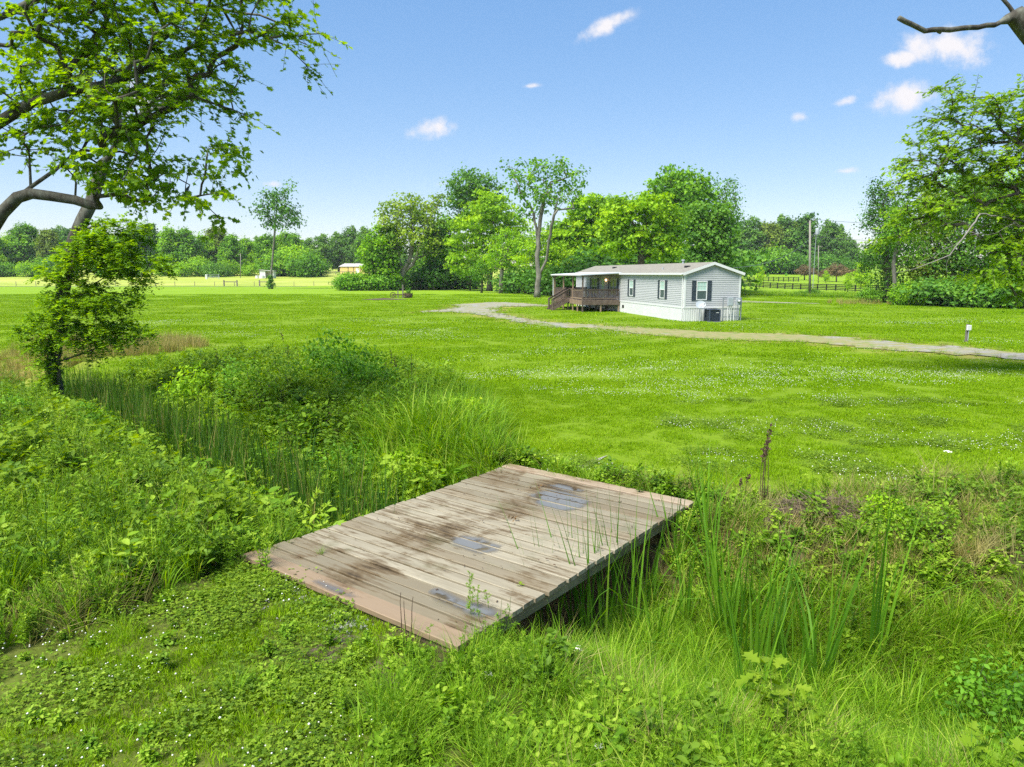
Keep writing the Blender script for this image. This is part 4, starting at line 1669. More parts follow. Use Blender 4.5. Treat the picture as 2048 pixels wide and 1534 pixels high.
def far_barn():
    Y = 300
    c = atd(716, 545, Y)
    z = gz(c.x, Y) - .2
    r = tag(empty('barn', (c.x, Y, z), math.radians(-14)), 'yellow metal barn with pale roof beyond the bushes', 'barn')
    w, d, h, rg = 5.8, 5.0, 2.9, 4.1
    MB().box(-w, -d, -.5, w, -d + .2, h).build('wall', M['barn'], r)
    MB().box(-w, d - .2, -.5, w, d, h).build('wall', M['barn'], r)
    for s in (-1, 1):
        m = MB()
        x0, x1 = (s * w - (.2 if s > 0 else 0)), (s * w + (.2 if s < 0 else 0))
        for x in (x0, x1):
            m.v += [(x, -d + .201, -.5), (x, d - .201, -.5), (x, d - .201, h), (x, 0, rg), (x, -d + .201, h)]
        m.f += [(0, 1, 2, 3, 4), (9, 8, 7, 6, 5)] + [(i, i + 5, (i + 1) % 5 + 5, (i + 1) % 5) for i in range(5)]
        m.build('wall', M['barn'], r)
    for s in (-1, 1):
        m = MB()
        A = [(-w - .3, s * (d + .3), h - .05), (w + .3, s * (d + .3), h - .05), (w + .3, 0, rg + .05), (-w - .3, 0, rg + .05)]
        m.v += A + [(x, y, q + .12) for x, y, q in A]
        m.f += [(0, 3, 2, 1), (4, 5, 6, 7), (0, 1, 5, 4), (1, 2, 6, 5), (2, 3, 7, 6), (3, 0, 4, 7)]
        m.build('roof', M['barnroof'], r)
    dr = MB().box(1.6, -d - .06, -.4, 3.0, -d - .005, 2.2).build('door', M['white'], r)
    for x in (-5.75, -1.9, .6, 3.7, 5.6):
        MB().box(x - .12, -d - .05, -.5, x + .12, -d - .005, h).build('trim', M['dark'], r)
    MB().box(-w, -d - .04, -.5, w, -d - .006, -.1).build('base_trim', M['dark'], r)


far_barn()
a, b = atd(686, 549, 272), atd(665, 549, 272)
board_fence((b.x - 4, 272), (a.x + 5, 272), 5, 1.1, 'short grey rail fence leading up to the yellow barn', 2, mat='greywood')


def yard_planter():
    c = at(806, 596)
    r = tag(empty('yard_planter', (c.x, c.y, 0)), 'old rusty planter with wheels and wooden posts on the lawn', 'planter')
    rust = noise_mat('rusty_iron', [(.3, (.05, .035, .022)), (.7, (.15, .10, .065))], 6, rough=.9)
    MB().box(-.08, -.08, -.2, .08, .08, 1.75).build('post', M['greywood'], r)
    MB().box(-.72, -.06, -.2, -.60, .06, 1.0).build('post', M['greywood'], r)
    MB().lathe([(0, 0), (.42, 0), (.55, .35), (.55, .62), (.47, .62), (.45, .45), (0, .42)], 14, (.75, 0, 0)).build('tub', rust, r)
    for (x, y, rr) in ((-1.3, -.1, .36), (.35, -.5, .28)):
        w = MB()
        w.tube([(x + rr * math.cos(t * math.pi / 8), y, .4 + rr * math.sin(t * math.pi / 8)) for t in range(17)], .05, 6, False)
        for k in range(4):
            an = k * math.pi / 4
            w.tube([(x - rr * math.cos(an), y, .4 - rr * math.sin(an)), (x + rr * math.cos(an), y, .4 + rr * math.sin(an))], .025, 5)
        w.build('wheel', rust, r)
    MB().beam((-1.3, 0, .45), (.4, 0, .45), .12, .12).build('axle_beam', rust, r)
    rng = np.random.default_rng(4)
    n = 160
    P = np.stack([.75 + rng.normal(0, .22, n), rng.normal(0, .2, n), .55 + rng.gamma(2, .18, n)], 1)
    V, F, A = leaf_arrays(P, unit(rng.normal(0, 1, (n, 3))), unit(rng.normal(0, 1, (n, 3))), rng.uniform(.1, .22, n), rng.uniform(0, 1, n), 'card')
    link('foliage', np_mesh('foliage', V, F, M['leaf_dark'], {'v': A}), None, r)
    # bed of bare soil
    c2 = at(768, 599.5)
    m = MB()
    rr = random.Random(5)
    pts = []
    for k in range(26):
        an = 2 * math.pi * k / 26
        pts.append((2.7 * math.cos(an) * rr.uniform(.85, 1.1), 1.5 * math.sin(an) * rr.uniform(.7, 1.2), .04))
    n0 = len(m.v)
    m.v += pts + [(0, 0, .22)]
    m.f += [(i, (i + 1) % 26, 26) for i in range(26)]
    o = m.build('soil_bed', M['soil'], None, loc=(c2.x, c2.y, 0))
    tag(o, 'low bed of bare soil beside the old planter', 'garden bed')


yard_planter()
# ------------------------------------------------------------------ trees
class Skel:
    """a branching skeleton: nodes with parents, grown towards points of the crown"""

    def __init__(self, rng):
        self.rng = rng
        self.p, self.par, self.dist = [], [], []

    def add(self, p, par):
        self.p.append(np.asarray(p, float))
        self.par.append(par)
        self.dist.append(0 if par < 0 else self.dist[par] + np.linalg.norm(self.p[-1] - self.p[par]))
        return len(self.p) - 1

    def line(self, pts, par=-1, step=.5, wiggle=.02):
        """a limb through pts (world), resampled; returns the last node"""
        pts = [np.asarray(q, float) for q in pts]
        if par >= 0:
            pts = [self.p[par]] + pts
            last = par
        else:
            last = self.add(pts[0], -1)
        for a, b in zip(pts[:-1], pts[1:]):
            L = np.linalg.norm(b - a)
            k = max(1, int(L / step))
            for i in range(1, k + 1):
                q = a + (b - a) * i / k
                if i < k:
                    q = q + self.rng.normal(0, wiggle * L / k, 3)
                last = self.add(q, last)
        return last

    def nearest(self, q):
        P = np.array(self.p)
        return int(np.argmin(np.linalg.norm(P - q, axis=1)))

    def grow(self, targets, step, lo=0.0, wpath=.25, up=.6, first=0):
        """connect every target; nodes lower than lo (z) do not branch"""
        base = self.p[0]
        order = np.argsort([np.linalg.norm(t - base) for t in targets])
        tips = {}
        for i in order:
            t = targets[i]
            P = np.array(self.p)
            D = np.array(self.dist)
            v = t - P
            r = np.linalg.norm(v, axis=1)
            cost = r + wpath * D + np.where(P[:, 2] > t[2], (P[:, 2] - t[2]) * up, 0) + np.where(P[:, 2] < lo, 1e3, 0)
            j = int(np.argmin(cost))
            a = P[j]
            L = r[j]
            k = max(2, int(L / step))
            mid = (a + t) / 2 + np.array([0, 0, .10 * L]) * self.rng.uniform(-.4, 1) + self.rng.normal(0, .07 * L, 3)
            last = j
            for q in range(1, k + 1):
                s = q / k
                last = self.add((1 - s) ** 2 * a + 2 * s * (1 - s) * mid + s * s * t, last)
            tips[i] = last
        return tips

    def radii(self, r_base, r_tip, e=2.3):
        n = len(self.p)
        acc = np.zeros(n)
        kids = [[] for _ in range(n)]
        for i, q in enumerate(self.par):
            if q >= 0:
                kids[q].append(i)
        for i in range(n - 1, -1, -1):
            if not kids[i]:
                acc[i] = 1.0
            if self.par[i] >= 0:
                acc[self.par[i]] += acc[i] + .02
        r = acc ** (1 / e)
        r = r_tip + (r - 1) * (r_base - r_tip) / max(r[0] - 1, 1e-6)
        return r, kids

    def mesh(self, name, mat, r, kids, origin, flare=0.0, rmin=0.0):
        mb = MB()
        done = set()
        stack = [0]
        n = len(self.p)
        starts = [(0, -1)]
        while starts:
            s, par = starts.pop()
            chain = [s] if par < 0 else [par, s]
            cur = s
            while kids[cur]:
                ks = sorted(kids[cur], key=lambda q: -r[q])
                for q in ks[1:]:
                    starts.append((q, cur))
                cur = ks[0]
                chain.append(cur)
            rr = [r[q] for q in chain]
            if par >= 0:
                rr[0] = min(r[par], r[s] * 1.15)
            if max(rr) < rmin:
                continue
            if len(chain) < 2:
                continue
            pts = [self.p[q] - origin for q in chain]
            if par < 0 and flare:
                rr[0] *= 1 + flare
                rr[1] *= 1 + flare * .35
            k = 10 if rr[0] > .12 else (7 if rr[0] > .05 else (5 if rr[0] > .02 else 3))
            mb.tube(pts, rr, k, cap=(k > 5))
        return mb.mesh(name, mat, smooth=True)


def sample_lobes(rng, lobes, n, shell=.35):
    """points in a union of ellipsoids (centre, radii), more of them towards the surface"""
    w = np.array([a[1][0] * a[1][1] * a[1][2] for a in lobes]) ** (2 / 3)
    idx = rng.choice(len(lobes), n, p=w / w.sum())
    d = unit(rng.normal(0, 1, (n, 3)))
    rad = rng.uniform(0, 1, n) ** shell
    C = np.array([lobes[i][0] for i in idx])
    R = np.array([lobes[i][1] for i in idx])
    return C + d * R * rad[:, None]


def spaced(rng, P, dmin):
    keep = []
    for q in P:
        if not keep or np.min(np.linalg.norm(np.array(keep) - q, axis=1)) > dmin:
            keep.append(q)
    return np.array(keep)


def crown_leaves(rng, T, clump, per, size, kind, centre, flat=.6, droop=0.0, upw=.55, outw=.5, clumpvar=.7):
    """leaves in a cloud round every point T"""
    n = len(T) * per
    C = np.repeat(T, per, 0)
    cv = np.repeat(rng.uniform(0, 1, len(T)), per)
    cs = np.repeat(rng.uniform(.7, 1.3, len(T)), per)[:, None]
    off = rng.normal(0, 1, (n, 3)) * np.array([1, 1, flat]) * clump * cs * .55
    P = C + off
    outv = unit(P - centre)
    Nn = unit(rng.normal(0, .6, (n, 3)) + np.array([0, 0, upw]) + outv * outw * .6 + unit(off) * .55)
    Td = unit(rng.normal(0, .8, (n, 3)) + unit(off) * .7 + np.array([0, 0, -droop]))
    sz = size * rng.uniform(.6, 1.3, n)
    var = np.clip(clumpvar * cv + (1 - clumpvar) * rng.uniform(0, 1, n), 0, 1)
    return leaf_arrays(P - Td * (sz * .5)[:, None], Nn, Td, sz, var, kind)


def spray_leaves(rng, sprays, per, size, kind, centre, droop, upw, outw):
    a, m, e, cv = (np.repeat(np.array(q), per, 0) for q in zip(*sprays))
    n = len(a)
    t = rng.uniform(.12, 1.05, n)[:, None]
    P = np.where(t < .5, a + (m - a) * t * 2, m + (e - m) * (t * 2 - 1))
    ax = unit(e - a)
    sd = unit(np.cross(ax, np.array([0, 0, 1.])) * rng.choice([-1, 1], n)[:, None] + rng.normal(0, .45, (n, 3)) + ax * .5 + np.array([0, 0, -droop]))
    Nn = unit(rng.normal(0, .5, (n, 3)) + np.array([0, 0, upw + .25]) + unit(P - centre) * outw)
    sz = size * rng.uniform(.55, 1.3, n)
    return leaf_arrays(P + sd * (sz * .12)[:, None], Nn, sd, sz, np.clip(.6 * cv + .4 * rng.uniform(0, 1, n), 0, 1), kind)


def make_tree(name, label, cat, seed, base, lobes, trunk, leafmat, bark, r_base, n_tip=90, per=60, clump=.9, leaf=.34, kind='card', limbs=(), lo=None, group=None,
              step=.8, dmin=None, flat=.6, droop=.2, r_tip=.015, shell=.45, flare=.35, limb_r=None, twigs=0, extra=None, upw=.55, outw=.5, wpath=.25):
    """base: world point; trunk: list of world points; limbs: lists of world points; lobes: [(centre, radii)] in world space"""
    rng = np.random.default_rng(seed)
    base = np.asarray(base, float)
    sk = Skel(rng)
    sk.line(trunk, -1, step)
    fixed = {}
    for q, l in enumerate(limbs):
        j = sk.nearest(np.asarray(l[0], float))
        n0 = len(sk.p)
        sk.line(l[1:], j, step, .05)
        if limb_r and limb_r[q]:
            for i in range(n0, len(sk.p)):
                fixed[i] = limb_r[q][0] + (limb_r[q][1] - limb_r[q][0]) * (i - n0) / max(1, len(sk.p) - 1 - n0)
    T = sample_lobes(rng, lobes, n_tip * 3, shell)
    if dmin is None:
        vol = sum(a[1][0] * a[1][1] * a[1][2] * 4.19 for a in lobes)
        dmin = .75 * (vol / n_tip) ** (1 / 3)
    T = spaced(rng, T, dmin)[:n_tip]
    if lo is None:
        lo = base[2] + .3 * (max(t[2] for t in T) - base[2])
    tips = sk.grow(T, step, lo, wpath)
    sprays = []
    if twigs:      # short twigs at every branch end; the leaves sit along them
        for i, j in tips.items():
            cv, cs = rng.uniform(), rng.uniform(.7, 1.3)
            d0 = T[i] - sk.p[sk.par[j]]
            d0 = d0 / max(np.linalg.norm(d0), 1e-6)
            for k in range(twigs):
                d = d0 * .7 + rng.normal(0, .75, 3) * np.array([1, 1, flat]) + np.array([0, 0, -.12])
                d = d / np.linalg.norm(d) * clump * cs * rng.uniform(.5, 1.25)
                a = sk.p[j]
                m_ = sk.add(a + d * .5 + rng.normal(0, .04 * clump, 3), j)
                e_ = sk.add(a + d + np.array([0, 0, -.12 * clump]), m_)
                sprays.append((a, sk.p[m_], sk.p[e_], cv))
    r, kids = sk.radii(r_base, r_tip)
    for i, v in fixed.items():
        r[i] = v
    root = tag(empty(name, base), label, cat, group)
    link('trunk', sk.mesh('trunk', bark, r, kids, base, flare, rmin=r_tip * 1.0), None, root)
    cen = np.mean(T, 0)
    if twigs:
        parts = [spray_leaves(rng, sprays, max(3, per // twigs), leaf, kind, cen - np.array([0, 0, 1.5]), droop, upw, outw)]
    else:
        parts = [crown_leaves(rng, T, clump, per, leaf, kind, cen - np.array([0, 0, 1.5]), flat, droop, upw, outw)]
    if extra:
        parts.append(extra(rng))
    V, F, A = join_arrays(parts)
    link('crown', np_mesh('crown', V - base, F, leafmat, {'v': A}), None, root)
    return root


def lobes_px(Y, items, depth=1.0):
    """crown lobes given in photograph pixels at distance Y: (cx, cy, rx, ry[, dy]); as deep as wide"""
    out = []
    for it in items:
        cx, cy, rx, ry = it[:4]
        dy = it[4] if len(it) > 4 else 0
        y = Y + dy
        c = atd(cx, cy, y)
        s = y / FPX
        out.append((np.array(c), np.array((rx * s, rx * s * depth, ry * s))))
    return out


def pts_px(Y, items):
    return [np.array(atd(i[0], i[1], Y + (i[2] if len(i) > 2 else 0))) for i in items]


def px_tree(name, label, seed, bx, by, lobes, leafmat, bark='bark', r=.25, Y=None, trunk=(), limbs=(), cat='tree', depth=.9, **kw):
    """tree whose foot shows at photograph pixel (bx, by) or stands at distance Y"""
    if Y is None:
        Y = at(bx, by).y
    b = atd(bx, by, Y)
    base = np.array((b.x, Y, gz(b.x, Y)))
    tr = [base] + pts_px(Y, trunk)
    if not trunk:
        L = lobes_px(Y, lobes, depth)
        top = max(L, key=lambda a: a[0][2])
        tr += [base + (np.array(top[0]) - base) * np.array([.3, .3, .45])]
    return make_tree(name, label, cat, seed, base, lobes_px(Y, lobes, depth), tr, M[leafmat], M[bark], r, limbs=[pts_px(Y, l) for l in limbs], **kw)


M['leaf_walnut'] = leaf_mat('leaf_walnut', [(0, (.05, .10, .012)), (.5, (.12, .20, .02)), (1, (.21, .29, .04))], .42)
G_MID = 'trees behind the mobile home'
# the many-stemmed pale tree at the end of the yard
px_tree('old_walnut_tree', 'pale many-stemmed old tree with sparse crown behind the yard planter', 101, 802, 581,
        [(815, 420, 45, 30), (785, 440, 30, 40), (850, 430, 38, 38), (830, 475, 50, 30), (790, 500, 28, 25), (860, 490, 30, 25), (770, 410, 14, 14), (880, 400, 14, 14)],
        'leaf_walnut', 'barkpale', .62, trunk=[(803, 560), (806, 545)],
        limbs=[[(806, 545), (797, 520), (794, 490)], [(806, 545), (818, 525), (825, 490), (822, 450), (832, 425)], [(806, 545), (826, 530), (836, 500, -1), (850, 460, -2), (868, 450, -3)]],
        n_tip=150, per=44, clump=1.3, leaf=.5, dmin=1.0, lo=3.5, flat=.55, r_tip=.03, shell=.6)
px_tree('broadleaf_tree', 'dense green tree leaning out over the round bush', 102, 786, 581, [(757, 500, 38, 30), (770, 475, 30, 26), (745, 525, 25, 22), (775, 530, 28, 22), (790, 555, 22, 14)],
        'leaf_bright', 'bark', .25, n_tip=110, per=52, clump=1.3, leaf=.55, kind='clump', trunk=[(784, 560), (780, 540)])
px_tree('broadleaf_tree', 'tall dark green tree rising behind the yellow-green one', 103, 950, 577, [(935, 385, 38, 42), (975, 385, 30, 36), (920, 400, 22, 28), (955, 430, 45, 30), (992, 405, 20, 24), (940, 355, 18, 14)],
        'leaf_dark', 'bark', .45, Y=150, n_tip=130, per=60, clump=1.7, leaf=.55, kind='clump', trunk=[(952, 540), (955, 480), (950, 420)], upw=.3)
px_tree('broadleaf_tree', 'broad yellow-green tree with a thick dark trunk', 104, 979, 582, [(985, 440, 58, 48), (940, 470, 45, 45), (1020, 470, 42, 45), (965, 510, 60, 35), (1015, 515, 45, 30), (930, 525, 40, 25), (985, 400, 35, 22)],
        'leaf_yellow', 'bark', .5, n_tip=240, per=62, clump=1.3, leaf=.56, kind='clump', trunk=[(980, 550), (983, 520), (985, 480)], flat=.45)
px_tree('broadleaf_tree', 'slim pale-trunked tree standing between dark trunk and forked tree', 105, 1002, 587, [(1015, 490, 36, 30), (1040, 505, 32, 22), (1000, 520, 30, 20), (1045, 480, 22, 22)],
        'leaf_bright', 'barkpale', .32, n_tip=90, per=55, clump=1.0, leaf=.32, trunk=[(1002, 560), (1005, 530), (1012, 505)])
px_tree('sapling_tree', 'slender dark-stemmed small tree in front of the yellow-green crown', 106, 963, 586, [(960, 548, 20, 16), (968, 532, 16, 12)],
        'leaf_mid', 'bark', .16, n_tip=40, per=45, clump=.7, leaf=.26)
px_tree('sapling_tree', 'second slender small tree close to the dark undergrowth', 107, 940, 581, [(938, 545, 18, 16), (946, 528, 14, 14)],
        'leaf_mid', 'bark', .14, n_tip=36, per=45, clump=.7, leaf=.28)
# the tall open-crowned forked tree
px_tree('forked_tree', 'tall forked pale-limbed tree with open airy crown beside the porch', 108, 1074, 595,
        [(1060, 350, 42, 26), (1110, 345, 40, 24), (1145, 365, 28, 22), (1035, 375, 24, 26), (1090, 390, 50, 24), (1150, 395, 18, 22), (1055, 420, 30, 22), (1165, 350, 12, 14), (1015, 335, 10, 10)],
        'leaf_mid', 'barkpale', .38, trunk=[(1075, 570), (1078, 552)],
        limbs=[[(1078, 552), (1075, 525), (1076, 480), (1068, 430), (1050, 400)], [(1076, 480), (1082, 430), (1088, 390)], [(1078, 552), (1093, 520), (1098, 480, -1), (1108, 430, -2), (1120, 385, -2)], [(1108, 430, -2), (1130, 400, -3), (1148, 375, -3)]],
        n_tip=105, per=34, clump=.95, leaf=.42, kind='clump', dmin=1.25, lo=7, flat=.8, r_tip=.03, shell=.6, wpath=.1)
px_tree('understory_tree', 'bright low branches of a small tree beside the forked trunk', 109, 1085, 590, [(1070, 500, 35, 18), (1110, 505, 30, 18), (1050, 520, 24, 14), (1120, 530, 30, 14), (1085, 475, 24, 18)],
        'leaf_yellow', 'bark', .14, Y=108, n_tip=100, per=55, clump=1.0, leaf=.34, flat=.4)
# behind the roof
px_tree('broadleaf_tree', 'yellow-green tree rising over the porch end of the roof', 110, 1180, 560, [(1175, 430, 40, 40), (1150, 465, 32, 35), (1200, 470, 40, 40), (1175, 505, 48, 26), (1195, 405, 22, 16)],
        'leaf_yellow', 'bark', .35, Y=118, n_tip=180, per=62, clump=1.35, leaf=.58, kind='clump', flat=.45)
px_tree('spreading_tree', 'spreading tree with visible dark branches behind the middle of the roof', 111, 1280, 560,
        [(1260, 420, 40, 30), (1300, 415, 40, 34), (1230, 440, 30, 26), (1335, 440, 26, 30), (1240, 490, 42, 26), (1330, 495, 44, 28), (1280, 470, 40, 30)],
        'leaf_yellow', 'bark', .4, Y=84, trunk=[(1282, 520), (1282, 490)], limbs=[[(1282, 490), (1272, 455), (1255, 425)], [(1282, 490), (1290, 450), (1296, 415)], [(1282, 490), (1310, 470), (1330, 455)]],
        n_tip=190, per=48, clump=1.0, leaf=.42, kind='clump', flat=.4, lo=2.5, shell=.6)
px_tree('broadleaf_tree', 'tall round-topped dark green tree with big leaves behind the roof', 112, 1360, 570, [(1355, 385, 52, 42), (1320, 395, 30, 34), (1395, 395, 36, 38), (1355, 440, 60, 35), (1350, 352, 30, 16)],
        'leaf_mid', 'bark', .45, Y=125, n_tip=170, per=60, clump=1.5, leaf=.62, kind='clump', trunk=[(1360, 520), (1358, 450)], upw=.3)
px_tree('broadleaf_tree', 'dense mid-green tree standing close behind the gable end', 113, 1425, 580, [(1420, 470, 46, 45), (1400, 440, 34, 34), (1440, 440, 30, 36), (1418, 520, 46, 30), (1446, 490, 24, 34)],
        'leaf_dark', 'bark', .4, Y=96, n_tip=190, per=60, clump=1.2, leaf=.42, kind='clump', flat=.6)
px_tree('airy_tree', 'thin airy treetop showing above the dense tree by the gable', 114, 1450, 580, [(1455, 395, 24, 34), (1462, 430, 24, 30), (1440, 410, 20, 24), (1468, 375, 10, 12)],
        'leaf_dark', 'bark', .3, Y=128, n_tip=80, per=28, clump=1.3, leaf=.40, trunk=[(1455, 480), (1456, 420)])
px_tree('broadleaf_tree', 'lime green crown filling the gap between roof and spreading tree', 115, 1225, 565, [(1228, 425, 30, 34), (1210, 470, 36, 30), (1262, 480, 36, 26)],
        'leaf_bright', 'bark', .3, Y=128, n_tip=120, per=56, clump=1.4, leaf=.6, kind='clump')
px_tree('broadleaf_tree', 'shaded green tree behind the dark porch opening', 116, 1130, 575, [(1130, 500, 40, 34), (1110, 535, 40, 26), (1150, 545, 36, 22), (1120, 470, 26, 26)],
        'leaf_dark', 'bark', .3, Y=122, n_tip=130, per=56, clump=1.4, leaf=.6, kind='clump')
px_tree('broadleaf_tree', 'green tree filling the space between pale old tree and broad yellow-green one', 117, 880, 579, [(885, 490, 36, 45), (905, 530, 34, 30), (868, 530, 30, 30), (895, 455, 22, 24)],
        'leaf_mid', 'bark', .3, Y=150, n_tip=140, per=56, clump=1.5, leaf=.65, kind='clump')
px_tree('spruce_like_tree', 'narrow dark tree between the pale old tree and its neighbours', 118, 868, 579, [(870, 500, 14, 50), (870, 545, 20, 24)],
        'leaf_dark', 'bark', .2, Y=140, n_tip=80, per=56, clump=1.1, leaf=.5, kind='clump')

# thin leaning tree by the far fence, half smothered in creeper
px_tree('leaning_sparse_tree', 'thin leaning tree with a ragged sparse top by the far fence', 120, 539, 578,
        [(552, 400, 24, 26), (530, 425, 22, 16), (575, 430, 26, 22), (512, 418, 14, 10), (598, 442, 12, 8), (570, 378, 12, 12), (545, 445, 20, 12)],
        'leaf_dark', 'barkpale', .2, trunk=[(545, 520), (549, 470), (552, 430), (555, 395)], n_tip=62, per=34, clump=1.5, leaf=.5, kind='clump', r_tip=.03, wpath=.1)
px_tree('creeper_shrub', 'small creeper clump at the foot of the thin leaning tree', 121, 541, 578, [(541, 570, 5, 7), (541, 558, 4, 8)], 'leaf_dark', 'bark', .05, cat='shrub', n_tip=20, per=40, clump=.5, leaf=.35)

# far woods beyond the hay field and beyond the slope: copies of a few built trees
rngF = np.random.default_rng(77)
PROTO = {}


def proto(key, seed, leafmat, lobes, H, r, **kw):
    base = np.array((0, 0, 0.))
    L = [(np.array(c, float), np.array(rr, float)) for c, rr in lobes]
    PROTO[key] = make_tree('woodland_tree', 'x', 'tree', seed, base, L, [base, np.array((.1, 0, H * .3)), np.array((-.1, .1, H * .62))], M[leafmat], M['bark'], r, **kw)
    PROTO[key]['H'] = H


proto('a', 201, 'leaf_mid', [((0, 0, 10), (5.2, 5, 5)), ((-2.6, 0, 7), (3.6, 3.5, 4)), ((2.8, .5, 7.5), (3.6, 3.5, 4)), ((.4, 0, 14), (3, 3, 3)), ((0, -1, 4), (4.6, 4, 2.6))], 17, .32, n_tip=150, per=60, clump=1.5, leaf=.8, kind='clump')
proto('b', 202, 'leaf_bright', [((0, 0, 9), (4.6, 4.5, 5.5)), ((1.8, 0, 12.5), (3, 3, 3)), ((-2, 0, 6), (3.6, 3.5, 3.5)), ((2.2, -.6, 5), (3.6, 3.5, 3))], 16, .3, n_tip=140, per=60, clump=1.5, leaf=.8, kind='clump')
proto('c', 203, 'leaf_dark', [((0, 0, 9.5), (4, 4, 7)), ((0, 0, 15), (2.2, 2.2, 3)), ((1.5, 0, 6), (3.8, 3.5, 4)), ((-1.6, 0, 5), (3.5, 3.5, 3.4))], 18, .3, n_tip=140, per=60, clump=1.5, leaf=.8, kind='clump')
proto('d', 204, 'leaf_blue', [((0, 0, 11), (5.6, 5, 5.5)), ((-3.2, 0, 8.5), (3.8, 3.5, 4.5)), ((3.4, .5, 8.5), (3.8, 3.5, 4.5)), ((.4, 0, 15.5), (3.6, 3, 3)), ((0, -1, 4.5), (5.4, 4, 3))], 18.5, .35, n_tip=170, per=60, clump=1.6, leaf=.8, kind='clump')
proto('e', 205, 'leaf_olive', [((0, 0, 10), (4.2, 4, 6)), ((0, 0, 5), (4.6, 4, 3.2)), ((-1.6, 0, 14), (2.2, 2, 2.4)), ((1.8, 0, 13), (2.2, 2, 2.4))], 16.5, .3, n_tip=140, per=60, clump=1.5, leaf=.8, kind='clump')
proto('r', 206, 'leaf_red', [((0, 0, 3.1), (2.7, 2.6, 1.5)), ((-1.2, 0, 2.7), (1.8, 1.8, 1.2)), ((1.2, 0, 2.9), (1.8, 1.8, 1.3)), ((.2, 0, 4), (1.7, 1.7, .8))], 4.8, .17, n_tip=110, per=60, clump=.55, leaf=.24, step=.35)
proto('y', 207, 'leaf_yellow', [((0, 0, 3.2), (1.4, 1.4, 2.0)), ((.3, 0, 5), (.8, .8, 1)), ((-.3, 0, 1.8), (1.3, 1.3, .9))], 6, .1, n_tip=60, per=50, clump=.5, leaf=.24, step=.35)


def bush_proto(key, seed, leafmat, r, h, leaf, n_tip, per):
    rng = np.random.default_rng(seed)
    L = [(np.array((0, 0, h * .5)), np.array((r, r, h * .5))), (np.array((r * .5, 0, h * .62)), np.array((r * .6, r * .6, h * .35))), (np.array((-r * .5, .1, h * .42)), np.array((r * .65, r * .6, h * .42)))]
    base = np.zeros(3)
    PROTO[key] = make_tree('bush', 'x', 'bush', seed, base, L, [base, np.array((0, 0, h * .2))], M[leafmat], M['bark'], .05 * h, n_tip=n_tip, per=per, clump=r * .42, leaf=leaf, lo=-1, r_tip=.012, step=.4)
    for ch in PROTO[key].children:
        ch.name = 'stems' if ch.name.startswith('trunk') else 'foliage'
    PROTO[key]['H'] = h


bush_proto('ba', 211, 'leaf_mid', 3.0, 3.6, .42, 70, 55)
bush_proto('bb', 212, 'leaf_bright', 3.0, 4.2, .42, 70, 55)
bush_proto('bc', 213, 'leaf_dark', 3.4, 3.4, .42, 70, 55)
_used = set()


def place(key, name, label, px, Y, top_py=None, H=None, wide=1.0, rz=None, group=None, cat='tree', base_py=None, dz=0.0):
    b = atd(px, 560, Y)
    z = gz(b.x, Y) + dz
    if H is None:
        H = atd(px, top_py, Y).z - z
    s = H / PROTO[key]['H']
    src = PROTO[key]
    o = src if key not in _used else copy_tree(src)
    _used.add(key)
    o.name = name
    o.location = (b.x, Y, z)
    o.rotation_euler = (0, 0, rngF.uniform(0, 6.28) if rz is None else rz)
    o.scale = (s * wide, s * wide, s)
    if 'H' in o:
        pass
    tag(o, label, cat, group)
    return o


ORD = ['first', 'second', 'third', 'fourth', 'fifth', 'sixth', 'seventh', 'eighth', 'ninth', 'tenth', 'eleventh', 'twelfth', 'thirteenth', 'fourteenth', 'fifteenth', 'sixteenth', 'seventeenth', 'eighteenth', 'nineteenth', 'twentieth',
       'twenty-first', 'twenty-second', 'twenty-third', 'twenty-fourth', 'twenty-fifth', 'twenty-sixth', 'twenty-seventh', 'twenty-eighth', 'twenty-ninth', 'thirtieth']
NAMES_T = {'a': 'green', 'b': 'bright green', 'c': 'dark green', 'd': 'blue-green', 'e': 'olive green'}
row = [(-60, 'a', 452), (-15, 'b', 446), (25, 'b', 462), (62, 'a', 441), (105, 'e', 452), (150, 'c', 448), (190, 'a', 458), (232, 'b', 462), (270, 'c', 448), (305, 'c', 436), (345, 'b', 446), (378, 'a', 450),
       (418, 'b', 462), (436, 'e', 446), (468, 'a', 462), (502, 'b', 468), (535, 'a', 462), (566, 'b', 456), (592, 'a', 460)]
for i, (px, k, top) in enumerate(row):
    place(k, 'woodland_tree', f'{NAMES_T[k]} tree, {ORD[i]} from the open end of the row beyond the hay field', px, 262 + rngF.uniform(-8, 10), top + 6, wide=rngF.uniform(.8, 1.0), group='trees of the far wood')
row2 = [(-40, 'd', 446), (45, 'd', 452), (128, 'd', 450), (212, 'd', 458), (290, 'd', 448), (370, 'c', 462), (455, 'd', 468), (520, 'd', 470), (620, 'd', 474), (648, 'd', 466), (678, 'd', 462), (706, 'd', 450), (732, 'd', 452), (765, 'd', 470), (800, 'd', 480), (845, 'd', 480)]
for i, (px, k, top) in enumerate(row2):
    place(k, 'woodland_tree', f'{NAMES_T[k]} tree at the back of the far wood, {ORD[i]} along its skyline', px, 318 + rngF.uniform(-8, 12), top + 4, wide=rngF.uniform(.85, 1.05), group='trees at the back of the far wood')
brow = [(-10, 'bc', 522), (25, 'ba', 524), (60, 'bb', 522), (95, 'ba', 516), (125, 'bc', 512), (210, 'ba', 522), (262, 'ba', 520), (330, 'bb', 524), (365, 'bb', 522), (398, 'bb', 512), (432, 'bc', 524), (458, 'bb', 520), (500, 'bb', 524), (560, 'ba', 505), (588, 'bb', 492), (610, 'ba', 506), (628, 'bc', 518)]
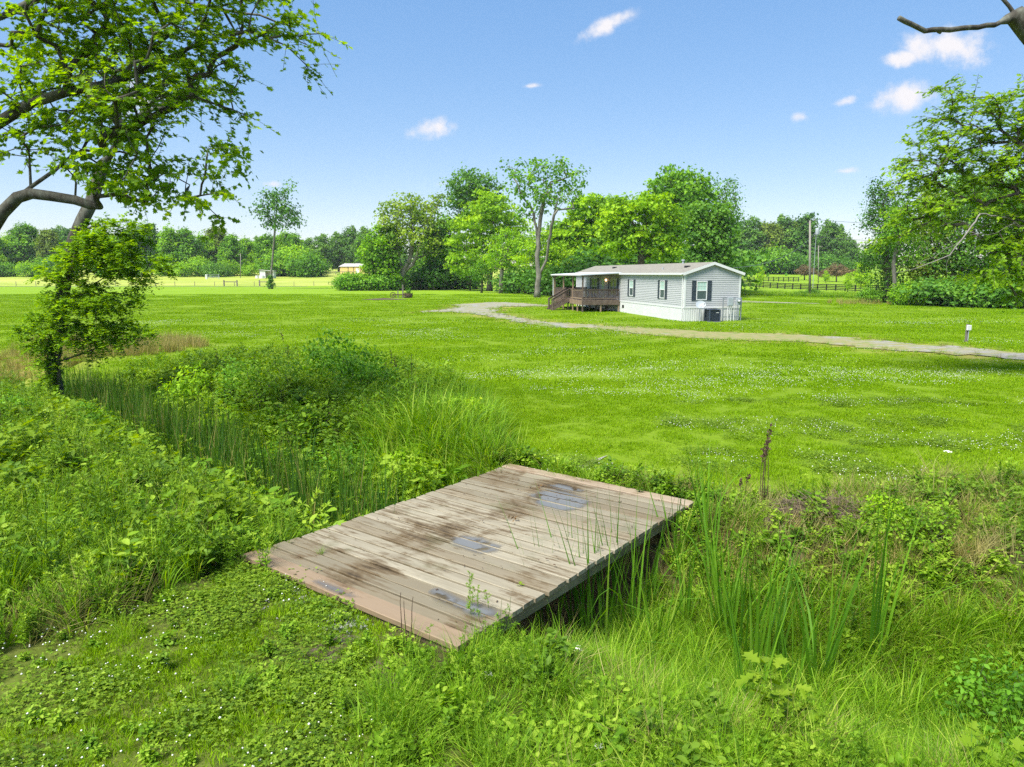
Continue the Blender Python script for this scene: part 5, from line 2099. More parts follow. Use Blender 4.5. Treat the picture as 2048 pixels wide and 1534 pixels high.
for i, (px, k, top) in enumerate(brow):
    nm = {'ba': 'green', 'bb': 'bright green', 'bc': 'dark green'}[k]
    place(k, 'bush', f'{nm} bush at the hem of the far wood, {ORD[i]} along the hay field', px, 246 + rngF.uniform(-4, 6), top + 3, wide=rngF.uniform(.8, 1.0), group='bushes along the hay field', cat='bush')
row3 = [(1498, 'd', 432), (1535, 'e', 440), (1560, 'd', 428), (1592, 'e', 436), (1606, 'c', 417), (1650, 'd', 438), (1672, 'd', 448), (1700, 'd', 478), (1735, 'd', 486), (1770, 'c', 470), (1475, 'c', 440)]
for i, (px, k, top) in enumerate(row3):
    place(k, 'woodland_tree', f'{NAMES_T[k]} tree in the wood on the slope, {ORD[i]} along the skyline past the gable', px, 290 + rngF.uniform(-10, 12), top + 4, wide=rngF.uniform(.75, .95), group='trees of the wood on the slope')
for i, (px, k, top) in enumerate([(1490, 'bc', 520), (1512, 'ba', 505), (1548, 'ba', 498), (1580, 'bc', 510), (1625, 'bc', 515), (1655, 'bc', 510), (1690, 'bc', 520)]):
    place(k, 'bush', f'undergrowth bush under the wood on the slope, {ORD[i]} from the gable', px, 272 + rngF.uniform(-3, 4), top, group='undergrowth of the wood on the slope', cat='bush', wide=.9)
# plum-leaved garden trees and young trees on the slope
for (px, py, top, lab, Y) in ((1609, 562, 528, 'round plum-brown garden tree behind the transformer pole', 215), (1673, 566, 525, 'wider plum-brown garden tree on the slope right of both poles', 200), (1650, 563, 536, 'small plum-brown tree tucked against the wider plum tree', 206), (1715, 566, 534, 'plum-brown tree half hidden by the young green trees', 210)):
    place('r', 'plum_tree', lab, px, Y, top + 2, group='plum trees on the slope', wide=1.05 if '1673' not in lab else 1.2)
for (px, top, lab, Y, w) in ((1519, 533, 'young lime green tree growing through the black fence near the gable', 150, .9), (1724, 524, 'young lime green tree by the fence end near the woods', 124, 1.2), (1697, 546, 'smallest young lime green tree beside the black fence', 126, 1.0), (1652, 541, 'young lime green tree beside the plum trees', 190, 1.0)):
    place('y', 'young_tree', lab, px, Y, top, group='young trees along the fence', wide=w)
# growth closing the view behind the roof
for i, (px, Y, top, k, w) in enumerate([(1200, 112, 505, 'bc', 1.2), (1235, 114, 498, 'ba', 1.2), (1275, 112, 502, 'bc', 1.2), (1315, 114, 498, 'ba', 1.2), (1355, 112, 500, 'bc', 1.2), (1392, 110, 496, 'bc', 1.2)]):
    place(k, 'bush', f'tall undergrowth just showing over the roof, {ORD[i]} from the porch end', px, Y, top, wide=w, group='undergrowth behind the roof', cat='bush')
# hedge-like bushes between lawn and trees
for i, (px, Y, top, k, w, lab) in enumerate([(705, 137, 548, 'ba', 1.15, 'low round green bush at the lawn end, farthest from the house'), (735, 138, 545, 'bb', 1.1, 'round green bush, second from the barn, before the trees'), (765, 137, 544, 'ba', 1.1, 'green bush at the foot of the leaning green tree'),
                                             (690, 141, 552, 'ba', .9, 'lowest bush of the clump below the yellow barn'),
                                             (840, 146, 538, 'bc', 1.0, 'dark bush behind the pale old trunk'), (870, 147, 540, 'bb', 1.0, 'bright bush in the shade past the pale old trunk'), (905, 150, 535, 'bc', 1.1, 'dark bush under the tall dark green tree'),
                                             (930, 149, 540, 'bc', 1.0, 'dark bush behind the two slender small trees'), (1030, 128, 545, 'bc', 1.0, 'dark bush behind the slim pale trunk'), (1052, 118, 540, 'bc', 1.1, 'dark bush between pale trunk and forked tree'),
                                             (1100, 112, 535, 'bc', 1.1, 'dark bush behind the foot of the forked tree'), (1135, 104, 532, 'bc', 1.1, 'dark bush seen through the porch opening'), (1165, 108, 525, 'bc', 1.1, 'dark bush behind the far end of the home'), (1012, 121, 566, 'bb', .8, 'small bright bush beside the slim pale trunk'),
                                             (815, 150, 530, 'bc', 1.2, 'dark bush behind the many-stemmed pale tree')]):
    place(k, 'bush', lab, px, Y, top, wide=w, group='bushes along the yard trees', cat='bush')
# rough growth along the fence line on the slope
for i, (px, Y, top, k, w) in enumerate([(1490, 112, 579, 'ba', 1.9), (1515, 110, 582, 'bc', 1.9), (1545, 108, 586, 'ba', 2.0), (1602, 104, 583, 'bc', 1.1), (1628, 102, 579, 'bc', 1.1), (1665, 100, 588, 'ba', 2.0), (1700, 97, 591, 'ba', 2.0), (1735, 93, 590, 'ba', 1.8)]):
    place(k, 'bush', f'rough low bush in the ditch line before the black fence, {ORD[i]} from the gable', px, Y, top, wide=w, group='rough bushes before the black fence', cat='bush')
# ------------------------------------------------------------------ woods on the house's far side, close to the frame edge
px_tree('ivy_clad_tree', 'tall tree hung with creeper at the corner of the near woods', 301, 1772, 604, [(1765, 400, 28, 34), (1750, 440, 24, 30), (1785, 450, 26, 40), (1760, 500, 30, 36), (1740, 520, 22, 24), (1775, 560, 24, 26), (1755, 375, 18, 14)],
        'leaf_dark', 'bark', .32, Y=80, trunk=[(1775, 540), (1772, 460), (1766, 410)], n_tip=150, per=60, clump=.9, leaf=.24)
px_tree('pale_trunk_tree', 'small tree with a bare pale trunk at the wood edge', 302, 1790, 606, [(1795, 470, 30, 30), (1815, 500, 28, 28), (1800, 430, 24, 26)],
        'leaf_mid', 'barkpale', .2, Y=75, trunk=[(1789, 560), (1787, 530), (1792, 490)], n_tip=90, per=50, clump=.8, leaf=.24, flare=.1)
for i, (px, Y, top, lobes, mat, lab) in enumerate([
    (1850, 80, 0, [(1850, 470, 45, 60), (1830, 530, 40, 40), (1870, 540, 45, 40), (1860, 420, 30, 40)], 'leaf_olive', 'brownish cedar-like tree in the shade of the near woods'),
    (1920, 78, 0, [(1920, 430, 55, 60), (1900, 500, 50, 50), (1945, 520, 50, 50), (1925, 370, 34, 30)], 'leaf_dark', 'tall dark tree in the middle of the near woods'),
    (2000, 76, 0, [(2000, 420, 55, 70), (1985, 520, 60, 55), (2030, 500, 50, 60)], 'leaf_dark', 'broad dark tree of the near woods behind the oak'),
    (2075, 74, 0, [(2075, 430, 50, 70), (2070, 530, 55, 55)], 'leaf_dark', 'dark tree of the near woods at the very edge of view'),
    (1905, 95, 0, [(1905, 390, 60, 50), (1880, 440, 50, 50), (1950, 400, 50, 50)], 'leaf_yellow', 'yellow-green tree rising behind the near woods'),
    (2020, 92, 0, [(2010, 380, 60, 50), (2050, 400, 50, 50), (1975, 400, 40, 40)], 'leaf_yellow', 'second yellow-green tree behind the near woods, hidden by the oak')]):
    px_tree('woods_tree', lab, 310 + i, px, 606, lobes, mat, 'bark', .28, Y=Y, n_tip=140, per=55, clump=1.2, leaf=.32, group='trees of the near woods')
for i, (px, Y, top, k, w, lab) in enumerate([(1815, 73, 565, 'bb', .8, 'bright green bush beside the bare pale trunk'), (1850, 72, 572, 'bb', .8, 'lime bush at the wood edge below the dead branches'), (1885, 72, 560, 'bc', 1.2, 'dark bush at the wood edge past the lime bush'), (1925, 70, 562, 'bc', 1.2, 'dark bush at the wood edge below the middle tree'),
                                             (1965, 69, 560, 'ba', 1.2, 'green bush at the wood edge below the oak leaves'), (2005, 68, 562, 'bc', 1.2, 'dark bush at the wood edge, second last in view'), (2050, 67, 560, 'bc', 1.2, 'dark bush at the wood edge, last in view'), (1745, 80, 578, 'ba', 1.0, 'pale bush where the woods meet the black fence')]):
    place(k, 'bush', lab, px, Y, top, wide=w, group='bushes along the near woods', cat='bush')


# ------------------------------------------------------------------ oak reaching in from beyond the frame
M['leaf_oak'] = leaf_mat('leaf_oak', [(0, (.045, .105, .010)), (.5, (.10, .20, .014)), (.85, (.155, .27, .018)), (1, (.19, .305, .02))], .5)


def oak():
    Y = 22.0
    base = np.array((20.5, 24.0, 0))
    P = lambda x, y, d=0: np.array(atd(x, y, Y + d))
    trunk = [base, base + (0, 0, 1.8), base + (-.2, -.1, 3.4), base + (-.1, -.1, 6.5), base + (.2, 0, 9.5)]
    limbs = [[trunk[3], P(2200, 330, 1), P(2048, 345), P(1970, 380, -1), P(1905, 400, -1.5), P(1850, 425, -1)],
             [trunk[2], P(2180, 430, 1), P(2040, 452, -.5), P(1985, 445, -1), P(1930, 470, -1)],
             [trunk[3], P(2170, 230, 1), P(2020, 270, .5), P(1930, 300, 0), P(1860, 330, -.5)],
             [trunk[4], P(2120, 140, 1), P(2000, 200, 1), P(1930, 215, .5)],
             [trunk[2], P(2200, 500, 1), P(2060, 510, -1), P(1990, 520, -1.5)]]
    lobes = lobes_px(Y, [(1960, 230, 70, 40), (1900, 200, 34, 26), (2030, 250, 70, 60), (1900, 300, 70, 45), (1845, 350, 55, 40), (1810, 345, 30, 24), (1985, 330, 70, 50), (1870, 410, 60, 40), (1820, 430, 40, 36), (2045, 380, 60, 70), (1795, 468, 28, 26),
                         (1955, 400, 45, 34), (2010, 470, 60, 45), (1990, 540, 45, 36), (2040, 550, 50, 40), (1920, 450, 28, 18), (2100, 300, 80, 120), (2110, 500, 70, 100), (1880, 240, 30, 26)], .7)
    make_tree('oak_tree', 'large oak whose leafy boughs hang in over the lawn edge', 'tree', 402, base, lobes, trunk, M['leaf_oak'], M['bark'], .17, limbs=limbs, n_tip=440, per=100, twigs=7, clump=.58, leaf=.13, kind='oak',
              lo=2.2, step=.45, dmin=.36, r_tip=.005, flat=.55, shell=.6, wpath=.12, droop=.25)


oak()


def dead_branches():
    """bare grey boughs among the oak leaves"""
    Y = 20.5
    rng = np.random.default_rng(9)
    P = lambda x, y, d=0: np.array(atd(x, y, Y + d))
    sk = Skel(rng)
    end = sk.line([P(2130, 500, 2.5), P(2040, 440, 1.6), P(1960, 428, .6), P(1945, 450), P(1925, 478), P(1900, 510), P(1850, 530), P(1790, 546)], -1, .25, .06)
    for l in ([P(1925, 478), P(1935, 462), P(1955, 468), P(1962, 480)], [P(1900, 510), P(1905, 490), P(1895, 475)], [P(1900, 510), P(1893, 528), P(1894, 546)], [P(1880, 518), P(1850, 505), P(1840, 492)], [P(1945, 450), P(1915, 440), P(1880, 452)],
              [P(1955, 470), P(1950, 490), P(1946, 515)], [P(1850, 530), P(1830, 520), P(1818, 505)], [P(1925, 478), P(1890, 498), P(1868, 515), P(1840, 525)], [P(2040, 440, 1.6), P(2010, 455), P(1975, 470), P(1940, 470)], [P(1850, 530), P(1825, 540), P(1800, 532)]):
        sk.line(l[1:], sk.nearest(l[0]), .2, .1)
    r, kids = sk.radii(.027, .005, 1.8)
    base = np.array(sk.p[0])
    root = tag(empty('dead_bough', base), 'bare grey dead bough hanging among the oak leaves', 'branch')
    link('limb', sk.mesh('limb', M['deadlimb'], r, kids, base), None, root)


dead_branches()


def dead_tree():
    """bare lichen-grey tree beyond the frame; one forked limb reaches into the corner"""
    Y = 14.0
    rng = np.random.default_rng(19)
    P = lambda x, y, d=0: np.array(atd(x, y, Y + d))
    base = np.array((12.6, 14.4, 0))
    sk = Skel(rng)
    sk.line([base, base + (-.1, 0, 3), base + (.05, 0, 6), base + (.2, 0, 8.5), base + (.1, 0, 10.5)], -1, .5, .03)
    sk.line([P(2110, 130, .2), P(2058, 66), P(2030, 30), P(2018, 12), P(1990, -20), P(1975, -70)], sk.nearest(base + (0, 0, 6)), .22, .03)
    sk.line([P(2052, 15), P(2075, -15)], sk.nearest(P(2034, 36)), .22, .03)
    sk.line([P(1990, 50, -.1), P(1940, 55, -.2), P(1900, 60, -.3), P(1850, 62, -.4), P(1822, 48, -.4), P(1798, 36, -.5)], sk.nearest(P(2026, 42)), .15, .07)
    sk.line([P(1877, 66, -.3)], sk.nearest(P(1878, 60, -.3)), .1)
    r, kids = sk.radii(.22, .03, 2.0)
    R = np.array(r)
    j = [i for i in range(len(sk.p)) if sk.p[i][0] < P(2026, 40)[0] - .12 and sk.p[i][2] < P(2000, 20)[2]]
    for i in j:
        R[i] = .045
    root = tag(empty('dead_tree', base), 'bare dead tree reaching one lichen-grey limb into the sky corner', 'tree')
    link('trunk', sk.mesh('trunk', M['barklichen'], R, kids, base), None, root)


dead_tree()


# ------------------------------------------------------------------ sycamore-like tree overhanging from the other side
def overhanging_tree():
    Y = 13.0
    P = lambda x, y, d=0: np.array(atd(x, y, Y + d))
    b = atd(-120, 900, Y)
    base = np.array((b.x - .2, Y, gz(b.x, Y)))
    trunk = [base, P(-85, 620), P(-60, 480), P(-45, 330), P(-30, 180), P(-8, 40), P(2, -60), P(15, -170)]
    limbs = [[P(-60, 480), P(-20, 465), P(5, 425), P(35, 395), P(62, 387), P(100, 392), P(150, 400), P(180, 410), P(198, 412)],        # arched limb with a stub end
             [P(-40, 300), P(-10, 250), P(60, 207), P(130, 185), P(215, 168), P(290, 140, .5), P(380, 95, 1), P(470, 60, 1.5)],
             [P(125, 187), P(140, 135), P(175, 90, .5), P(215, 40, 1), P(250, -30, 1)],
             [P(-8, 40), P(120, -20, 1), P(280, -25, 1.5), P(420, 15, 2), P(520, 30, 2), P(590, 55, 2)],
             [P(420, 62, 1.2), P(470, 62, 1.4), P(560, 65, 1.6), P(615, 90, 1.8)],
             [P(40, 390), P(60, 375), P(110, 340), P(165, 300), P(240, 303), P(300, 320, .5), P(380, 370, .6)],
             [P(58, 387), P(60, 340), P(58, 300)], [P(150, 400), P(152, 365)]]
    lobes = lobes_px(Y, [(60, 60, 80, 60), (180, 60, 100, 60), (320, 70, 110, 60), (430, 60, 80, 60), (540, 40, 60, 40), (590, 70, 45, 40), (610, 110, 24, 20), (80, 170, 90, 50), (250, 180, 110, 60), (380, 160, 80, 50), (450, 130, 45, 40),
                         (430, 200, 50, 45), (480, 225, 28, 22), (40, 270, 50, 40), (130, 240, 70, 50), (240, 265, 80, 30), (180, 330, 60, 40), (270, 345, 80, 45), (350, 370, 60, 50), (410, 390, 40, 40), (230, 390, 60, 30), (300, 400, 40, 18), (430, 300, 40, 26),
                         (420, 425, 24, 18), (30, 310, 28, 16), (150, -60, 160, 60), (400, -60, 140, 60)], .9)
    rngt = np.random.default_rng(5)

    def twigs(rng):
        return crown_leaves(rng, np.array([P(470, 320), P(455, 335), P(485, 335), P(470, 300)]), .35, 22, .11, 'maple', P(400, 300))
    make_tree('overhanging_tree', 'lobed-leaf tree reaching in over the ditch with thick arching limbs', 'tree', 405, base, lobes, trunk, M['leaf_mid2'], M['barklichen'], .14, limbs=limbs, limb_r=[(.115, .075), (.10, .02), (.05, .02), (.06, .015), (.022, .01), (.036, .01), (.022, .012), (.018, .01)], n_tip=430, per=66, twigs=6, clump=.46, leaf=.092, kind='maple',
              lo=3.0, step=.3, dmin=.29, r_tip=.0035, flat=.6, shell=.7, wpath=.1, droop=.3, extra=twigs)


M['leaf_mid2'] = leaf_mat('leaf_sycamore', [(0, (.055, .125, .010)), (.5, (.115, .22, .014)), (.85, (.165, .28, .018)), (1, (.20, .315, .02))], .6)
overhanging_tree()


def leaning_tree():
    """leaning trunk on the ditch bank, smothered in feathery creeper"""
    Y = 19.3
    P = lambda x, y, d=0: np.array(atd(x, y, Y + d))
    b = at(92, 790)
    base = np.array((b.x, Y, gz(b.x, Y)))
    trunk = [base, P(105, 730), P(118, 640), P(130, 560), P(148, 480), P(165, 440), P(183, 405, .2), P(205, 330, .6), P(222, 240, 1), P(228, 170, 1.2)]
    limbs = [[P(222, 240, 1), P(205, 195, 1.3), P(190, 160, 1.5)], [P(228, 200, 1), P(250, 150, 1.2), P(280, 90, 1.4)],
             [P(205, 330, .6), P(255, 260, 0), P(285, 225, -.3), P(340, 215, -.6), P(395, 175, -.8), P(400, 150, -.8)], [P(285, 225, -.3), P(320, 190, -.5), P(330, 150, -.6)],
             [P(150, 480), P(160, 470), P(205, 440, -.3)]]
    lobes = lobes_px(Y, [(220, 150, 60, 50), (330, 190, 60, 40), (390, 180, 40, 40), (280, 120, 60, 50), (230, 260, 40, 40), (150, 130, 40, 40)], .8)
    root = make_tree('leaning_tree', 'leaning lichen-grey tree on the ditch bank smothered in creeper', 'tree', 406, base, lobes, trunk, M['leaf_mid2'], M['barklichen'], .165, limbs=limbs, limb_r=[(.06, .03), (.06, .03), (.09, .02), (.04, .02), (.05, .02)], n_tip=80, per=54, twigs=6, clump=.55, leaf=.105, kind='maple', lo=4.6, step=.35,
                     r_tip=.008, wpath=.1, shell=.7, flare=.6)
    # the creeper: fans of feathery sprays
    rng = np.random.default_rng(41)
    fans = [(118, 545, 34, 34), (180, 500, 60, 55), (235, 520, 50, 40), (250, 470, 45, 30), (140, 600, 55, 40), (200, 600, 60, 36), (115, 650, 50, 30), (180, 665, 60, 34), (235, 660, 48, 24), (95, 690, 30, 24), (105, 730, 26, 34), (265, 545, 30, 26), (225, 450, 30, 16), (110, 770, 28, 18), (275, 590, 10, 22), (185, 700, 14, 24), (285, 665, 34, 10), (300, 520, 24, 14), (60, 655, 22, 12), (320, 535, 20, 8)]
    sk = Skel(rng)
    sk.line([base + (.12, -.2, 0), P(112, 700, -.3), P(125, 610, -.3), P(140, 540, -.3), P(165, 450, -.2)], -1, .3, .05)
    L = lobes_px(Y - .3, fans, .8)
    T = spaced(rng, sample_lobes(rng, L, 1400, .7), .22)[:340]
    sk.grow(T, .25, base[2] + .3, .15)
    r, kids = sk.radii(.05, .005)
    vine = link('creeper_stems', sk.mesh('creeper_stems', M['bark'], r, kids, base), None, root)
    # sprays: leaflets in two rows along arching rachises
    parts = []
    nT = len(T)
    per = 8
    n = nT * per
    C = np.repeat(T, per, 0)
    ax = np.array(P(150, 600))
    outd = C - ax
    outd[:, 2] *= .2
    D = unit(unit(outd) * .8 + rng.normal(0, .6, (n, 3)) + np.array([0, 0, -.05]))
    Lr = rng.uniform(.22, .42, n)
    cv = np.repeat(rng.uniform(0, 1, nT), per) * .5 + rng.uniform(0, .5, n)
    k = 9
    for i in range(k):
        t = (i + 1) / k
        q = C + D * (Lr * t)[:, None] + np.array([0, 0, -1.]) * (Lr * .35 * t * t)[:, None] + rng.normal(0, .012, (n, 3))
        side = unit(np.cross(D, np.array([0, 0, 1.])))
        for s in (-1, 1):
            Td = unit(side * s + D * .5 + np.array([0, 0, -.15]))
            Nn = unit(np.array([0, 0, 1.]) + rng.normal(0, .35, (n, 3)))
            parts.append(leaf_arrays(q, Nn, Td, rng.uniform(.06, .10, n), np.clip(cv + rng.normal(0, .08, n), 0, 1), 'card'))
    V, F, A = join_arrays(parts)
    link('creeper', np_mesh('creeper', V - base, F, M['leaf_oak'], {'v': A}), None, root)


leaning_tree()
# ------------------------------------------------------------------ ground plants
def gn_scatter(name, pts, rot, scl, idx, meshes, kind='stuff', label=None, cat=None):
    """one object of many small plants: points carrying a rotation, a size and which plant to show"""
    n = len(pts)
    if n == 0:
        return None
    me = bpy.data.meshes.new(name)
    me.vertices.add(n)
    me.vertices.foreach_set('co', np.ascontiguousarray(pts, np.float32).ravel())
    a = me.attributes.new('rot', 'FLOAT_VECTOR', 'POINT')
    a.data.foreach_set('vector', np.ascontiguousarray(rot, np.float32).ravel())
    a = me.attributes.new('scl', 'FLOAT', 'POINT')
    a.data.foreach_set('value', np.ascontiguousarray(scl, np.float32))
    a = me.attributes.new('idx', 'INT', 'POINT')
    a.data.foreach_set('value', np.ascontiguousarray(idx, np.int32))
    o = link(name, me)
    for m in meshes:
        for mt in m.materials:
            if mt.name not in me.materials:
                me.materials.append(mt)
    ng = bpy.data.node_groups.new(name, 'GeometryNodeTree')
    ng.interface.new_socket('Geometry', in_out='INPUT', socket_type='NodeSocketGeometry')
    ng.interface.new_socket('Geometry', in_out='OUTPUT', socket_type='NodeSocketGeometry')
    N, L = ng.nodes, ng.links
    gi, go = N.new('NodeGroupInput'), N.new('NodeGroupOutput')
    iop = N.new('GeometryNodeInstanceOnPoints')
    iop.inputs['Pick Instance'].default_value = True
    L.new(gi.outputs[0], iop.inputs['Points'])
    jn = N.new('GeometryNodeJoinGeometry')
    for m in meshes:
        src = bpy.data.objects.get('plant_shape_' + m.name) or bpy.data.objects.new('plant_shape_' + m.name, m)
        oi = N.new('GeometryNodeObjectInfo')
        oi.inputs['Object'].default_value = src
        oi.inputs['As Instance'].default_value = False
        g2 = N.new('GeometryNodeGeometryToInstance')
        L.new(oi.outputs['Geometry'], g2.inputs[0])
        L.new(g2.outputs[0], jn.inputs[0])
    L.new(jn.outputs[0], iop.inputs['Instance'])

    def attr(nm, ty):
        k = N.new('GeometryNodeInputNamedAttribute')
        k.data_type = ty
        k.inputs['Name'].default_value = nm
        return [s for s in k.outputs if s.enabled and s.name == 'Attribute'][0]
    L.new(attr('rot', 'FLOAT_VECTOR'), iop.inputs['Rotation'])
    L.new(attr('scl', 'FLOAT'), iop.inputs['Scale'])
    L.new(attr('idx', 'INT'), iop.inputs['Instance Index'])
    L.new(iop.outputs[0], go.inputs[0])
    md = o.modifiers.new('plants', 'NODES')
    md.node_group = ng
    tag(o, label, cat, None, kind)
    return o


def tube_arrays(paths, r0, r1, var, k=3):
    """thin stems: list of (m,3) paths"""
    V, F, A, n = [], [], [], 0
    Fs = []
    for q, P in enumerate(paths):
        P = np.asarray(P)
        m = len(P)
        t = np.gradient(P, axis=0)
        t = unit(t)
        a = unit(np.cross(t, np.array([.31, .87, .2])))
        b = np.cross(t, a)
        rr = np.linspace(r0, r1, m)[:, None]
        ring = [P + rr * (a * math.cos(2 * math.pi * j / k) + b * math.sin(2 * math.pi * j / k)) for j in range(k)]
        V.append(np.stack(ring, 1).reshape(-1, 3))
        for i in range(m - 1):
            for j in range(k):
                Fs.append((n + i * k + j, n + i * k + (j + 1) % k, n + (i + 1) * k + (j + 1) % k, n + (i + 1) * k + j))
        n += m * k
        A.append(np.full(m * k, var))
    return np.concatenate(V), [np.array(Fs)], np.concatenate(A)


def stem_path(rng, h, lean, az, segs=5, base=(0, 0, 0)):
    t = np.linspace(0, 1, segs + 1)[:, None]
    d = np.array([[math.cos(az), math.sin(az), 0]])
    return np.array([base]) + d * (h * math.sin(lean) * t ** 1.5) + np.array([[0, 0, 1]]) * (h * math.cos(lean) * t) + rng.normal(0, .008 * h, (segs + 1, 3)) * t


PLANT = {}


def add_plant(key, parts, mat, mats=None):
    V, F, A = join_arrays(parts)
    PLANT.setdefault(key, []).append(np_mesh(key + '_%d' % len(PLANT.get(key, [])), V, F, M[mat], {'v': A}))


def sp_tuft(key, seed, n, L, W, spread, mat, droop=1.3, lean=.35, segs=5):
    rng = np.random.default_rng(seed)
    az = rng.uniform(0, 6.283, n)
    rad = spread * np.sqrt(rng.uniform(0, 1, n))
    base = np.stack([np.cos(az) * rad, np.sin(az) * rad, np.full(n, -.02)], 1)
    az2 = az + rng.normal(0, .8, n)
    add_plant(key, [blades(rng, base, L * rng.uniform(.5, 1.15, n), W * rng.uniform(.7, 1.3, n), np.abs(rng.normal(0, lean, n)), az2, rng.uniform(0, 1, n), segs, droop * rng.uniform(.4, 1.3))], mat)


def sp_forb(key, seed, stems, h, leaf, per, mat, kind='lance', lean=.18, bare=.15, spread=.06, tuft=0, upang=.35):
    """upright stems set with leaves"""
    rng = np.random.default_rng(seed)
    parts, paths = [], []
    for s in range(stems):
        hh = h * rng.uniform(.65, 1.15)
        az = rng.uniform(0, 6.283)
        P = stem_path(rng, hh, abs(rng.normal(0, lean)), az, 6, (rng.normal(0, spread), rng.normal(0, spread), 0))
        paths.append(P)
        t = np.sort(rng.uniform(bare, 1, per))
        pos = np.stack([np.interp(t, np.linspace(0, 1, 7), P[:, i]) for i in range(3)], 1)
        aa = np.arange(per) * 2.4 + rng.normal(0, .4, per)
        D = np.stack([np.cos(aa), np.sin(aa), upang + (t - .4) * .9], 1)
        D = unit(D + rng.normal(0, .15, D.shape))
        Nn = unit(np.array([[0, 0, 1.]]) + rng.normal(0, .35, D.shape) - D * D[:, 2:3])
        sz = leaf * (1.15 - .55 * t) * rng.uniform(.7, 1.3, per)
        va = np.clip(.25 + .55 * t + rng.normal(0, .14, per), 0, 1)
        parts.append(leaf_arrays(pos, Nn, D, sz, va, kind))
        if tuft:
            q = np.repeat(P[-1:], tuft, 0)
            a2 = rng.uniform(0, 6.283, tuft)
            D2 = unit(np.stack([np.cos(a2), np.sin(a2), rng.uniform(.6, 2, tuft)], 1))
            parts.append(leaf_arrays(q, unit(rng.normal(0, .5, (tuft, 3)) + (0, 0, 1)), D2, leaf * rng.uniform(.4, .8, tuft), rng.uniform(.7, 1, tuft), kind))
    parts.append(tube_arrays(paths, .006, .002, .3))
    add_plant(key, parts, mat)


def sp_bushy(key, seed, n_br, h, r, leaf, per, mat, kind='ovate', flat=.5):
    """low leafy weed: branches from the root, leaves held in loose layers"""
    rng = np.random.default_rng(seed)
    parts, paths = [], []
    for s in range(n_br):
        az = rng.uniform(0, 6.283)
        P = stem_path(rng, h * rng.uniform(.5, 1.1), rng.uniform(.1, 1.0) * math.atan2(r, h), az, 5)
        paths.append(P)
        t = rng.uniform(.3, 1.05, per)
        pos = np.stack([np.interp(t, np.linspace(0, 1, 6), P[:, i]) for i in range(3)], 1) + rng.normal(0, .03 * r / .3, (per, 3))
        D = unit(rng.normal(0, 1, (per, 3)) * np.array([1, 1, flat]) + np.array([math.cos(az) * .3, math.sin(az) * .3, .1]))
        Nn = unit(np.array([[0, 0, 1.1]]) + rng.normal(0, .45, D.shape))
        parts.append(leaf_arrays(pos, Nn, D, leaf * rng.uniform(.55, 1.25, per), np.clip(.15 + .6 * t + rng.normal(0, .18, per), 0, 1), kind))
    parts.append(tube_arrays(paths, .005, .002, .25))
    add_plant(key, parts, mat)


def sp_fine(key, seed, stems, h, mat, n=220, leaf=.022, spread=.12):
    """feathery fine-leaved weed"""
    rng = np.random.default_rng(seed)
    parts, paths = [], []
    for s in range(stems):
        az = rng.uniform(0, 6.283)
        hh = h * rng.uniform(.6, 1.1)
        P = stem_path(rng, hh, abs(rng.normal(0, .25)), az, 5, (rng.normal(0, spread), rng.normal(0, spread), 0))
        paths.append(P)
        for b in range(9):
            t = rng.uniform(.15, 1)
            q = np.array([np.interp(t, np.linspace(0, 1, 6), P[:, i]) for i in range(3)])
            a2 = rng.uniform(0, 6.283)
            d = unit(np.array([[math.cos(a2), math.sin(a2), rng.uniform(.2, 1)]]))[0]
            L = hh * .3 * (1.15 - t)
            m = n // 9
            tt = rng.uniform(.1, 1, m)
            pos = q + d * (L * tt)[:, None]
            D = unit(rng.normal(0, 1, (m, 3)) + d * .8)
            parts.append(leaf_arrays(pos, unit(rng.normal(0, 1, (m, 3)) + (0, 0, .8)), D, leaf * rng.uniform(.6, 1.5, m), np.clip(.3 + .4 * t + rng.normal(0, .15, m), 0, 1), 'lance'))
    parts.append(tube_arrays(paths, .004, .0015, .35))
    add_plant(key, parts, mat)


def sp_patch(key, seed, size, n, L, W, mat, droop=.8, segs=2):
    rng = np.random.default_rng(seed)
    base = np.stack([rng.uniform(-size, size, n), rng.uniform(-size, size, n), np.full(n, -.01)], 1)
    # uneven height inside the patch
    hh = .75 + .35 * np.sin(base[:, 0] * 9 / size * .4 + seed) * np.cos(base[:, 1] * 8 / size * .4)
    add_plant(key, [blades(rng, base, L * rng.uniform(.6, 1.2, n) * hh, W * rng.uniform(.7, 1.3, n), np.abs(rng.normal(0, .4, n)), rng.uniform(0, 6.283, n), rng.uniform(0, 1, n), segs, droop)], mat)


def sp_clover(key, seed, size, n, mat):
    rng = np.random.default_rng(seed)
    P = np.stack([rng.uniform(-size, size, n), rng.uniform(-size, size, n), rng.uniform(.02, .09, n)], 1)
    parts = []
    a0 = rng.uniform(0, 6.283, n)
    Nn = unit(np.array([[0, 0, 1.2]]) + rng.normal(0, .3, (n, 3)))
    sz, va = rng.uniform(.011, .021, n), rng.uniform(0, 1, n)
    for k in range(3):
        a = a0 + k * 2.094
        parts.append(leaf_arrays(P, Nn, np.stack([np.cos(a), np.sin(a), np.zeros(n)], 1), sz, va, 'round'))
    add_plant(key, parts, mat)


